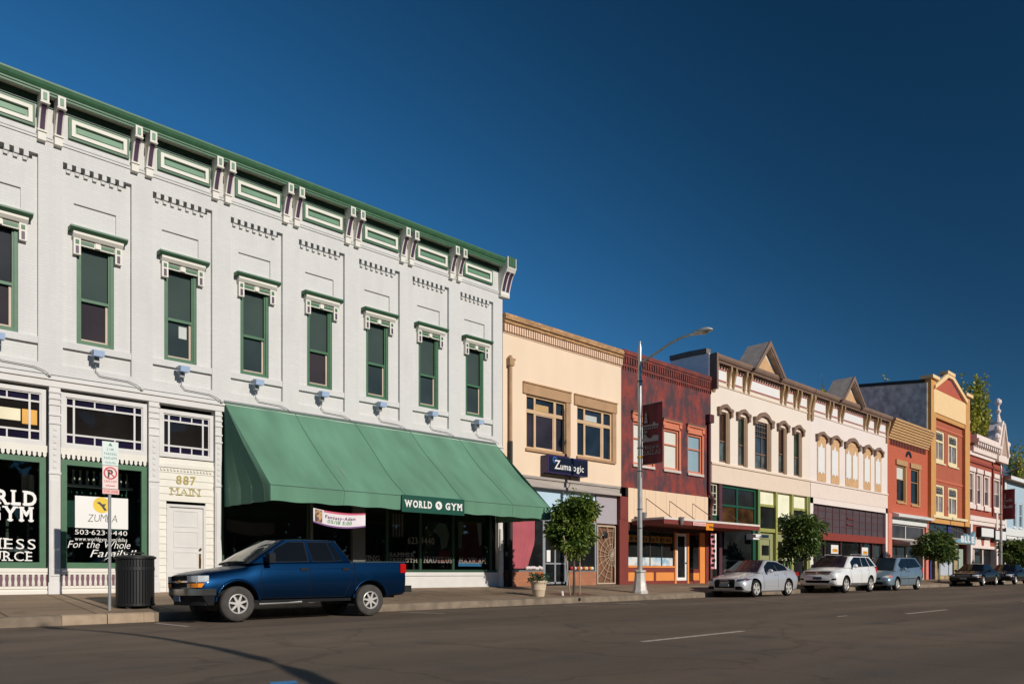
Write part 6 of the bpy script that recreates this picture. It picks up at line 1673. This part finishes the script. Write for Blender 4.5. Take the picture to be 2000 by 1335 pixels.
# ---- blue minivan
vb = paintm('van_blue', (.23, .31, .37), .45, .35)
rows = [(0, .38, .62, .60, .70, .66, 0), (.07, .28, .70, .70, .84, .80, .02), (.25, .25, .80, .74, .92, .90, .05), (.6, .24, .93, .77, .97, .95, .06), (.95, .24, 1.03, .80, .985, .96, .05), (1.4, .24, 1.12, .84, .99, .96, .03), (2.6, .24, 1.18, .85, .99, .96, 0), (3.9, .25, 1.24, .85, .98, .95, 0), (4.55, .30, 1.24, .82, .93, .90, 0), (4.78, .4, 1.18, .78, .86, .82, 0), (4.82, .5, 1.1, .74, .82, .78, 0)]
c = Car('minivan', 'steel blue minivan parked behind the white sport utility vehicle', 'car', vb, rows, (.92, 3.86), .33, 1.96)
c.glasshouse((.82, 4.76, .86), (1.75, 4.36, .66), (1.0, 1.22), (1.70, 1.72), crown=.06, bev=.07)
c.side_glass([[(.20, .16), (.44, .09), (.42, .90), (.18, .90), (.09, .45)], [(.46, .09), (.68, .08), (.68, .90), (.44, .90)], [(.70, .08), (.93, .10), (.90, .88), (.70, .90)]])
c.end_glass(True, 'windscreen', mat=GL('navy_windscreen', (.016, .022, .03), .02)); c.end_glass(False, 'rear_window')
c.decal('headlight', lampg, [(.50, .64), (.80, .66), (.84, .78), (.56, .74)], 'f', .008, both=True)
c.decal('indicator', M('indicator_orange', lin(226, 120, 90), .2), [(.24, .66), (.44, .70), (.40, .80), (.24, .76)], 's', .008, both=True)
g = c.decal('grille', trimb, [(-.42, .56), (.42, .56), (.46, .66), (-.46, .66)], 'f', .008); c.decal('air_intake', trimb, [(-.6, .32), (.6, .32), (.55, .44), (-.55, .44)], 'f', .006)
MB().box(-.03, .02, -.3, .3, .595, .615).build('chrome_bar', chrome, g); c.box('number_plate', platem, -.03, .02, -.2, .2, .45, .54)
c.line([(1.32, 1.06), (1.3, .7), (1.36, .34)]); c.line([(2.35, 1.14), (2.35, .34)]); c.line([(3.5, 1.16), (3.42, .34)]); c.line([(1.3, .60), (3.4, .62)], w=.03, name='rub_strip', mat=trimb)
c.handle(2.2, .98, chrome); c.handle(2.55, 1.0, chrome); c.mirror(1.62, 1.12, vb); c.wheels(spokes=9, rr=.66, sw=.05)
for sg in (-1, 1): MB().box(4.62, 4.80, sg * .85 - .03, sg * .85 + .03, .85, 1.2).build('tail_light', redl_, c.root)
c.place(40.65, 15.98)

# ---- black sedan and the two cars behind it
def dark_sedan(label, x, y, paint, face=True):
    rows = [(0, .42, .66, .60, .72, .68, 0), (.08, .32, .74, .68, .84, .80, .01), (.3, .26, .80, .72, .90, .88, .03), (.9, .24, .87, .76, .92, .90, .04), (1.4, .24, .95, .80, .925, .90, .03), (2.6, .24, .98, .81, .925, .90, 0), (3.7, .25, 1.0, .79, .92, .88, .02), (4.6, .30, .97, .74, .88, .84, .03), (4.88, .4, .90, .68, .80, .76, .01), (4.92, .48, .82, .64, .76, .72, 0)]
    c = Car('sedan', label, 'car', paint, rows, (.98, 3.78), .33, 1.86)
    c.glasshouse((1.35, 4.1, .80), (2.15, 3.35, .60), (.93, .97), (1.40, 1.40), crown=.05, bev=.06)
    c.side_glass([[(.16, .08), (.5, .06), (.48, .9), (.2, .9), (.08, .5)], [(.53, .06), (.84, .08), (.84, .86), (.51, .9)]])
    c.end_glass(True, 'windscreen'); c.end_glass(False, 'rear_window')
    c.decal('headlight', lampg, [(.50, .62), (.86, .62), (.86, .71), (.50, .71)], 'f', .008, both=True)
    g = c.decal('grille', M('sedan_grille', (.15, .15, .15), .35, .6), [(-.42, .60), (.42, .60), (.40, .72), (-.40, .72)], 'f', .008)
    c.box('number_plate', platem, -.02, .02, -.2, .2, .42, .53)
    c.decal('bumper_strip', M('grey_strip', (.25, .24, .24), .4, .4), [(-.86, .55), (.86, .55), (.86, .58), (-.86, .58)], 'f', .01)
    c.decal('side_marker', amber, [(.25, .55), (.45, .55), (.45, .60), (.25, .60)], 's', .006, both=True)
    c.line([(1.5, .92), (1.5, .34)]); c.line([(2.6, .95), (2.6, .34)]); c.line([(3.5, .96), (3.2, .4)])
    c.handle(2.45, .82); c.handle(3.35, .84); c.mirror(1.9, .98); c.wheels(spokes=7, rr=.68, sw=.06)
    c.root.location = (x, y, gz(x, 15) + .04)
    return c
blk = M('black_paint', (.007, .008, .010), .5, 0, spec=.05, coat=.8)
dark_sedan('black sedan with chrome nose parked in front of the stone faced shop', 55.3, 15.95, blk)
dark_sedan('near black car behind the black sedan, cut by the right edge of the photo', 62.9, 15.95, M('ink_paint', (.006, .006, .009), .5, 0, spec=.05, coat=.8))
# ================================================================ street furniture
def street_lamp(name, label, x, y, sgn=-1, group=None, zt=9.25, band=True):
    z0 = gz(x, y); o = thing(name, label, 'street lamp', (x, y, z0), group)
    mb = MB()
    mb.lathe([(.30, z0 - .02), (.30, z0 + .06), (.26, z0 + .12), (.20, z0 + .55), (.19, z0 + .75), (.23, z0 + .78), (.23, z0 + .84), (.15, z0 + .86)], x, y, 8)
    mb.build('base', M('worn_silver_paint', lin(206, 200, 192), .5, .1, var=.15, scale=6), o, smooth=30)
    mb = MB().tube([(x, y, z0 + .84), (x, y, zt - .2), (x, y, zt), (x, y, zt + .2)], [.10, .07, .07, .03], 14).ball((x, y, zt + .22), .05)
    mb.build('pole', steel, o, smooth=40)
    mb = MB().tube([(x, y, 8.72), (x, y + sgn * .35, 8.80), (x, y + sgn * .8, 8.95), (x, y + sgn * 1.3, 9.13), (x, y + sgn * 1.8, 9.24), (x, y + sgn * 2.2, 9.25)], .045, 8).tube([(x, y, 8.05), (x, y + sgn * .1, 8.4), (x, y + sgn * .4, 8.79)], .02, 6)
    mb.build('arm', steel, o, smooth=40)
    hd = MB(); n = 12; rg = []
    for i, (t, wy, h1, h0) in enumerate(((0, .04, .04, .03), (.12, .07, .07, .05), (.35, .14, .11, .06), (.6, .17, .13, .05), (.78, .15, .10, .03), (.9, .04, .03, .01))):
        rg.append([(x + wy * math.cos(2 * math.pi * k / n), y + sgn * (2.15 + t), 9.25 + (h1 if math.sin(2 * math.pi * k / n) > 0 else h0) * math.sin(2 * math.pi * k / n)) for k in range(n)])
    for g in rg: hd.v += g
    for i in range(len(rg) - 1):
        for k in range(n): hd.f.append((i * n + k, i * n + (k + 1) % n, (i + 1) * n + (k + 1) % n, (i + 1) * n + k)); hd.m.append(0)
    hd.f.append(tuple(range(n))); hd.m.append(0); hd.f.append(tuple(range(5 * n, 6 * n))); hd.m.append(0)
    hd = hd.build('lamp_head', M('lamp_head_grey', lin(196, 196, 192), .35, .3), o, smooth=50)
    MB().ball((x, y + sgn * 2.72, 9.22), .13, 12, (1, 1.3, .6)).build('lens', M('lens', lin(210, 205, 190), .2), hd, smooth=60)
    if band:
        mb = MB()
        for z in (2.6, 3.3, 4.7, 5.55, 8.0): mb.lathe([(.105, z), (.105, z + .04)], x, y, 12)
        mb.build('band', M('band_dark', (.12, .12, .12), .5, .5), o); MB().lathe([(.10, 5.2), (.10, 5.27)], x, y, 12).build('yellow_tape', M('tape_yellow', lin(214, 160, 50), .6), o)
    return o
lg = 'tall street lamps along the pavement'
L1 = street_lamp('street_lamp', 'tall silver street lamp with curved arm standing before the dark red building', 22.9, 17.3, group=lg)
def yfrom(px, X): r = rat(px, 0); return X * r[1] / r[0]
def street_banner(label, X, Y, px1, py0, py1, pxm, big):
    y1 = yfrom(px1, X); ya = Y - .12; z1 = Z_(pxm, py0, yfrom(pxm, X)); z0 = Z_(pxm, py1, yfrom(pxm, X))
    o = thing('street_banner', label, 'banner', (X, (ya + y1) / 2, z0), 'maroon banners on the street lamps')
    mb = MB(); n = 10
    for i in range(n):
        a, b = i / n, (i + 1) / n; f = lambda t: (X + .02 * math.sin(t * 7), ya + (y1 - ya) * t)
        for dx in (0, .012): mb.face([(f(a)[0] + dx, f(a)[1], z0), (f(b)[0] + dx, f(b)[1], z0), (f(b)[0] + dx, f(b)[1], z1), (f(a)[0] + dx, f(a)[1], z1)])
    mb.build('cloth', M('banner_maroon', lin(112, 30, 42), .75, var=.06), o)
    mb = MB()
    for z in (z0, z1): mb.tube([(X, Y, z), (X, y1 - .05, z)], .018, 6)
    mb.build('rod', grey, o)
    W = ya - y1; pr = M('banner_print', lin(170, 160, 160), .7)
    def P2(u, v, d=.03): return (X - d, ya - W * u, z0 + (z1 - z0) * v)
    def rect(mb, u0, u1, v0, v1): mb.face([P2(u0, v0), P2(u1, v0), P2(u1, v1), P2(u0, v1)])
    mb = MB()
    # courthouse drawing: clock tower with pyramid roof, hipped roof, rows of windows, lawn
    mb.face([P2(.14, .80), P2(.26, .80), P2(.20, .88)]); rect(mb, .14, .26, .745, .785); rect(mb, .12, .28, .69, .735)
    rect(mb, .06, .50, .625, .65); mb.face([P2(.5, .62), P2(.85, .62), P2(.85, .645), P2(.7, .66), P2(.62, .70), P2(.55, .66)])
    for k in range(7): rect(mb, .08 + .11 * k, .15 + .11 * k, .58, .605)
    for k in range(4): rect(mb, .08 + .05 * k, .11 + .05 * k, .52, .56)
    mb.face([P2(.04, .37), P2(.85, .37), P2(.85, .46), P2(.6, .47), P2(.45, .42), P2(.3, .44), P2(.2, .50), P2(.08, .50)])
    mb.build('picture', pr, o, recalc=False)
    if big:
        for t, v, h, wd in (('Historic', .255, .155, .84), ('DALLAS', .155, .175, .90)):
            V, F, Wd = text_mb(t, h, W * wd, bold=.0, slab=(t == 'DALLAS'))
            mb = MB(); mb.add([(X - .032 - .002 * p[2], ya - W * .05 - p[0], z0 + (z1 - z0) * v + p[1]) for p in V], F); mb.build('lettering', pr, o, recalc=False)
    return o
street_banner('large maroon banner reading Historic Dallas on the near street lamp', 22.9, 17.3, 1293, 787, 905, 1275, True)
X2 = X_(1955, 17.3)
L2 = street_lamp('street_lamp', 'distant pale street lamp pole beside the light blue building', X2, 17.3, group=lg, zt=9.2)
# lower, shorter column: the far lamp ends below the roofs, its arm hidden by the brick building's gable
street_banner('small distant maroon banner on the far pole before the light blue building', X2, 17.3, 1982, 955, 1013, 1970, False)
# curved lamp behind the photographer, whose shadow crosses the road
o = thing('street_lamp', 'curved grey street lamp standing on the near side of the street', 'street lamp', (2.3, -2, 0))
pp = [(1.9, -2, 0), (2.75, -2, 1.8), (3.2, -2, 2.9), (3.61, -2, 3.74), (3.95, -2, 4.3), (4.18, -2, 4.87), (4.36, -2, 5.6), (4.42, -2, 6.4), (4.38, -2, 7.0), (4.3, -2, 7.6), (4.15, -2, 8.0), (4.05, -2, 8.3)]
MB().tube(pp, [.13, .12, .11, .105, .1, .095, .085, .075, .07, .06, .055, .05], 10).build('pole', steel, o, smooth=40)
MB().ball((4.0, -2, 8.5), .18, 12, (.8, .7, 1.8)).build('lamp_head', grey, o, smooth=60)
# no-parking post
X, Y = 4.94, 17.43; z0 = gz(X, Y)
pz = thing('sign_post', 'thin steel no parking sign post at the kerb beside the black litter bin', 'sign', (X, Y, z0))
MB().tube([(X, Y, z0 - .02), (X, Y, 3.66)], .032, 8).build('post', steel, pz)
s1 = Bx('parking_sign', M('sign_mint', lin(226, 238, 234), .4, var=.02), pz, X - .155, X + .155, Y - .05, Y - .036, 3.22, 3.71)
gp = M('sign_green_print', lin(90, 140, 130), .5)
for t, z, h, wd in (('2 HR', 3.52, .06, .14), ('PARKING', 3.43, .055, .24), ('9AM-6PM', 3.34, .055, .25), ('MON-FRI', 3.25, .045, .2)): letters('lettering', t, X, z, h, Y - .052, gp, s1, width=wd, center=True)
MB().prism([(X, 3.69), (X - .04, 3.62), (X + .04, 3.62)], 'y', Y - .053, Y - .051).build('arrow', gp, s1)
s2 = Bx('no_parking_sign', M('sign_rose', lin(242, 222, 216), .4, var=.02), pz, X - .15, X + .15, Y - .05, Y - .036, 2.73, 3.21)
rp_ = M('sign_red_print', lin(206, 44, 60), .5)
letters('lettering', 'P', X, 2.97, .16, Y - .053, M('ink', (.02, .02, .02), .5), s2, width=.10, center=True, bold=.03)
mb = MB(); cz = 3.055
for k in range(28):
    a, b = 2 * math.pi * k / 28, 2 * math.pi * (k + 1) / 28
    mb.face([(X + r_ * math.cos(q), Y - .055, cz + r_ * math.sin(q)) for r_, q in ((.105, a), (.13, a), (.13, b), (.105, b))])
mb.face([(X + u, Y - .056, cz + v) for u, v in ((-.09, .075), (-.075, .09), (.09, -.075), (.075, -.09))]); mb.build('red_circle', rp_, s2, recalc=False)
letters('lettering', '2AM-5AM', X, 2.86, .05, Y - .053, rp_, s2, width=.24, center=True)
MB().box(X - .09, X + .09, Y - .054, Y - .051, 2.785, 2.80).build('arrow', rp_, s2)
s3 = Bx('tow_sign', M('sign_rose2', lin(240, 190, 184), .4, var=.02), pz, X - .15, X + .17, Y - .05, Y - .036, 2.62, 2.72)
letters('lettering', 'TOW ZONE', X + .01, 2.65, .045, Y - .053, rp_, s3, width=.27, center=True)
# litter bin
X, Y = X_(264, 17.75), 17.75; z0 = gz(X, Y); r0 = .375
tb = thing('litter_bin', 'black slatted round litter bin on the pavement beside the sign post', 'litter bin', (X, Y, z0))
dkm = M('bin_black', (.018, .018, .019), .45, .2)
mb = MB(); n = 40
for k in range(n):
    a = 2 * math.pi * k / n; ca, sa = math.cos(a), math.sin(a); t_ = .022
    for za, zb in ((.10, .80), (.88, 1.05)):
        v = []
        for rr in (r0 - .012, r0 + .006):
            for s_ in (-1, 1):
                for zz in (za, zb): v.append((X + rr * ca - s_ * t_ * sa, Y + rr * sa + s_ * t_ * ca, z0 + zz))
        mb.add(v, [(0, 1, 3, 2), (4, 6, 7, 5), (0, 4, 5, 1), (2, 3, 7, 6), (0, 2, 6, 4), (1, 5, 7, 3)])
mb.lathe([(r0 + .01, z0 + .80), (r0 + .015, z0 + .81), (r0 + .015, z0 + .87), (r0 + .01, z0 + .88), (r0 - .02, z0 + .88), (r0 - .02, z0 + .80)], X, Y, 32)
mb.lathe([(r0 + .0, z0 + .04), (r0 + .02, z0 + .05), (r0 + .02, z0 + .10), (r0 - .03, z0 + .11)], X, Y, 32)
mb.build('slats', dkm, tb)
MB().lathe([(r0 - .03, z0 + .03), (r0 - .03, z0 + 1.03)], X, Y, 32).build('liner', M('bin_inner', (.004, .004, .004), .8), tb)
MB().lathe([(r0 + .01, z0 + 1.05), (r0 + .045, z0 + 1.06), (r0 + .045, z0 + 1.10), (r0 - .02, z0 + 1.13), (r0 - .16, z0 + 1.14), (r0 - .17, z0 + 1.10), (r0 - .16, z0 + 1.05)], X, Y, 32).lathe([(.20, z0 + 1.17), (.17, z0 + 1.20), (0.001, z0 + 1.21)], X, Y, 24).build('lid', dkm, tb, smooth=40)
mb = MB()
for k in range(4): a = math.pi / 4 + math.pi * k / 2; mb.box(X + .3 * math.cos(a) - .04, X + .3 * math.cos(a) + .04, Y + .3 * math.sin(a) - .04, Y + .3 * math.sin(a) + .04, z0 - .03, z0 + .05)
mb.build('foot', dkm, tb)
# flower pot
X, Y = X_(1052, 17.35), 17.35; z0 = gz(X, Y)
fp = thing('flower_pot', 'round pale stone flower pot with orange flowers on the pavement edge', 'flower pot', (X, Y, z0))
MB().lathe([(.17, z0 - .01), (.19, z0 + .03), (.22, z0 + .2), (.235, z0 + .22), (.23, z0 + .26), (.25, z0 + .40), (.275, z0 + .42), (.29, z0 + .48), (.27, z0 + .50), (.24, z0 + .47), (.0, z0 + .46)], X, Y, 24).build('pot', M('pale_stone', lin(216, 196, 168), .8, var=.15, scale=8), fp, smooth=40)
rnd = random.Random(11)
def tuft(n, cx, cy, cz, r, h, s):
    mb = MB()
    for _ in range(n):
        a = rnd.uniform(0, 6.28); d = r * rnd.random() ** .6; p = Vector((cx + d * math.cos(a), cy + d * math.sin(a), cz + h * rnd.random()))
        u = Vector((rnd.uniform(-1, 1), rnd.uniform(-1, 1), rnd.uniform(-.3, 1))).normalized() * s; v = u.cross(Vector((rnd.uniform(-1, 1), rnd.uniform(-1, 1), rnd.uniform(-1, 1)))).normalized() * s * .5
        mb.face([p, p + u * .5 + v * .5, p + u, p + u * .5 - v * .5])
    return mb
tuft(240, X, Y, z0 + .44, .34, .26, .11).build('foliage', LEAF('pot_leaf', (.02, .07, .03), (.06, .14, .05)), fp, recalc=False)
tuft(60, X - .08, Y - .1, z0 + .62, .13, .12, .06).build('flowers', M('orange_petals', lin(236, 110, 50), .6, var=.2), fp, recalc=False)
# ================================================================ trees
bark = M('bark', (.10, .075, .05), .9, var=.3, scale=12, stretch=(1, 1, .3), bump=.4)
leafm = LEAF('leaf_green', (.035, .085, .012), (.20, .27, .035), 2.6)
leafd = LEAF('leaf_deep', (.03, .075, .015), (.13, .19, .03), 2.2)
def leaf_cloud(lobes, n, size, rnd, droop=.5, narrow=.5):
    mb = MB(); tot = sum(l[3] * l[4] * l[5] for l in lobes)
    for lx, ly, lz, rx, ry, rz in lobes:
        for _ in range(int(n * rx * ry * rz / tot)):
            d = Vector((rnd.gauss(0, 1), rnd.gauss(0, 1), rnd.gauss(0, 1))).normalized(); r = rnd.random() ** .42 * (1 + .12 * rnd.gauss(0, 1))
            p = Vector((lx + d.x * rx * r, ly + d.y * ry * r, lz + d.z * rz * r))
            out = Vector((d.x, d.y, d.z * .4 - droop)); out = (out + Vector((rnd.gauss(0, .5), rnd.gauss(0, .5), rnd.gauss(0, .4)))).normalized()
            s = size * rnd.uniform(.6, 1.25); sd = out.cross(Vector((rnd.gauss(0, 1), rnd.gauss(0, 1), rnd.gauss(0, 1)))).normalized() * s * narrow
            nn = out.cross(sd).normalized() * s * .12
            mb.face([p, p + out * s * .45 + sd * .5 + nn, p + out * s, p + out * s * .45 - sd * .5 + nn])
    return mb
def street_tree(label, px, Y, py_base, crown_px, stakes=True, n=3600, size=.12, lobes=None, mat=None, seed=1, group='small street trees along the pavement', X=None, crown_w=None):
    rnd = random.Random(seed)
    if X is None: X = X_(px, Y)
    z0 = gz(X, Y)
    o = thing('street_tree', label, 'tree', (X, Y, z0), group)
    x0, x1, y0, y1 = crown_px
    zt, zb = Z_(px, y0, Y), Z_(px, y1, Y)
    dd = X * CT + Y * ST; w_ = crown_w or (x1 - x0) / FOC * dd; xc_off = 0
    zc, hz = (zt + zb) / 2, (zt - zb) / 2; R_ = w_ / 2
    lb = [(X, Y, zc, R_ * .74, R_ * .74, hz * .88)]
    for k in range(22):
        a = 6.28 * k / 15 * 2.4 + rnd.random(); e = rnd.uniform(-.85, .9)
        q = max(.0, 1 - abs(e) ** 4) ** .5 * rnd.uniform(.5, .82)
        r_ = R_ * rnd.choice((.2, .26, .34, .46))
        lb.append((X + R_ * q * math.cos(a), Y + R_ * q * math.sin(a), zc + hz * e * .84, r_, r_, r_ * rnd.uniform(.8, 1.1)))
    leaf_cloud(lb, n, size, rnd).build('crown', mat or leafm, o, recalc=False)
    mb = MB().tube([(X, Y, z0 - .02), (X + .01, Y, z0 + .5), (X, Y, zb), (X - .02, Y + .02, zc)], [.05, .042, .036, .02], 8)
    for k in range(7):
        a = k * 2.4; zz = zb + .3 * (zc - zb) * k / 3
        mb.tube([(X, Y, zz - .1), (X + R_ * .35 * math.cos(a), Y + R_ * .35 * math.sin(a), zz + hz * .35), (X + R_ * .65 * math.cos(a), Y + R_ * .65 * math.sin(a), zz + hz * .75)], [.022, .014, .006], 6)
    mb.build('trunk', bark, o)
    if stakes:
        mb = MB().tube([(X - .62, Y - .1, z0 + 2.0), (X - .3, Y - .1, z0 - .02)], .022, 6).tube([(X + .30, Y, z0 - .02), (X + .30, Y, z0 + 1.7)], .022, 6)
        mb.build('stake', M('stake_wood', lin(176, 156, 130), .8, var=.15), o); MB().tube([(X - .5, Y - .08, z0 + 1.25), (X, Y - .05, z0 + 1.2), (X + .3, Y, z0 + 1.2)], .008, 5).tube([(X, Y - .05, z0 + .8), (X + .3, Y, z0 + .8)], .008, 5).build('tie', black, o)
    return o
street_tree('small staked street tree in front of the cream building with the dark blue sign', 1121, 17.5, 1160, (1076, 1167, 958, 1094), n=8200, size=.16, seed=6)
street_tree('dense street tree before the lime shop, above the white car nose', 1568, 17.6, 1150, (1528, 1612, 1003, 1092), stakes=False, n=5200, size=.2, seed=9, mat=leafd)
street_tree('far street tree before the stone faced shop by the blue projecting sign', 1833, 17.6, 1142, (1798, 1868, 1030, 1096), n=4200, size=.28, seed=14, mat=leafd)
street_tree('farthest street tree at the right edge behind the near black car', 1987, 17.6, 1140, (1958, 2016, 1050, 1112), stakes=False, n=3600, size=.34, seed=17, mat=leafd)
# tree pit and the small white marker
soil = M('red_soil', lin(120, 84, 66), .95, var=.25, scale=8, bump=.5)
struct(MB().face([(x, y, gz(x, y) + .004) for x, y in ((18.6, 17.15), (20.4, 17.15), (20.4, 18.1), (18.6, 18.1))]).build('soil', soil))
X, Y = X_(1099, 17.3), 17.3
o = thing('marker_post', 'short white marker stub beside the small staked tree', 'marker', (X, Y, gz(X, Y)))
MB().tube([(X, Y, gz(X, Y) - .01), (X - .03, Y, gz(X, Y) + .15)], .04, 8).build('stub', white, o)
MB().tube([(X_(1132, 16.74), 16.742, .07 + rise(19)), (X_(1132, 16.74), 16.80, .07 + rise(19))], .06, 12)
k_ = MB().lathe([(.055, 16.735), (.055, 16.75)], X_(1132, 16.74), .075 + rise(19), 14, axis='y').build('kerb_drain', black); struct(k_)
# poplars and other trees behind the far buildings
oliv = LEAF('spring_leaf', (.22, .26, .03), (.62, .55, .08), .25)
def poplar(label, px, Y, py_top, wpx, seed, n=1500, group='slender trees rising behind the far buildings', spread=None):
    rnd = random.Random(seed); X = X_(px, Y); zt = Z_(px, py_top, Y); dd = X * CT + Y * ST; w_ = wpx / FOC * dd
    o = thing('poplar_tree', label, 'tree', (X, Y, 0), group); mb = MB().tube([(X, Y, -.1), (X, Y, zt * .5), (X, Y, zt * .93)], [.35, .22, .05], 8); lf = MB()
    nb = 34
    for k in range(nb):
        a = rnd.uniform(0, 6.28); zb = zt * rnd.uniform(.15, .6); q = w_ / 2 * rnd.uniform(.25, 1)
        ze = min(zt * rnd.uniform(.82, 1.03), zb + zt * .75)
        p = [(X, Y, zb), (X + q * .6 * math.cos(a), Y + q * .6 * math.sin(a), zb + (ze - zb) * .4), (X + q * math.cos(a), Y + q * math.sin(a), ze)]
        mb.tube(p, [.1, .06, .015], 5)
        for _ in range(int(n * 1.5) // nb):
            t = rnd.random() ** .7; i = 0 if t < .4 else 1; tt = t / .4 if i == 0 else (t - .4) / .6
            c = [p[i][j] + (p[i + 1][j] - p[i][j]) * tt + rnd.gauss(0, .22 + .25 * (j == 2)) for j in range(3)]
            u = Vector((rnd.gauss(0, 1), rnd.gauss(0, 1), rnd.gauss(0, 1))).normalized() * rnd.uniform(.45, .9); v = u.cross(Vector((rnd.gauss(0, 1), rnd.gauss(0, 1), 1))).normalized() * .24
            lf.face([c, Vector(c) + u * .5 + v, Vector(c) + u, Vector(c) + u * .5 - v])
    mb.build('trunk', bark, o); lf.build('crown', oliv, o, recalc=False)
poplar('tallest slender spring tree right behind the ochre building', 1896, 52, 734, 50, 21, 2300)
poplar('second slender spring tree right of the tallest one', 1912, 54, 752, 34, 22, 1800)
poplar('third slender tree, lower, left of the white corner gable', 1928, 56, 800, 22, 23, 1500)
poplar('low yellow green tree right of the white corner gable', 1985, 60, 872, 34, 24, 1700)
poplar('tip of a tree just left of the second gabled cornice', 1606, 62, 744, 8, 25, 400)
poplar('tip of a slender tree above the slate grey side wall', 1728, 66, 739, 6, 26, 400)
# the unseen wood across the square, added to darken glass reflections and cut sky fill
rnd = random.Random(40); mb = MB()
for k in range(130):
    x = -90 + 2.6 * k + rnd.uniform(-1, 1); y = -62 + rnd.uniform(-5, 5); h = rnd.uniform(17, 25)
    for _ in range(110):
        d = Vector((rnd.gauss(0, 1), rnd.gauss(0, 1), rnd.gauss(0, 1))).normalized()
        c = Vector((x + d.x * 3, y + d.y * 2.5, h * .5 + d.z * h * .5)); u = Vector((rnd.gauss(0, 1), rnd.gauss(0, .5), rnd.gauss(0, 1))).normalized() * 1.5; v = Vector((rnd.gauss(0, 1), rnd.gauss(0, .5), rnd.gauss(0, 1))).normalized() * 1.2
        mb.face([c - u, c - v, c + u, c + v])
fw = tag(mb.build('added_dark_wood', LEAF('added_wood_leaf', (.015, .035, .01), (.04, .07, .02), .3), recalc=False), 'unseen dark wood across the square, added to darken reflections and sky fill', 'wood'); fw['kind'] = 'stuff'
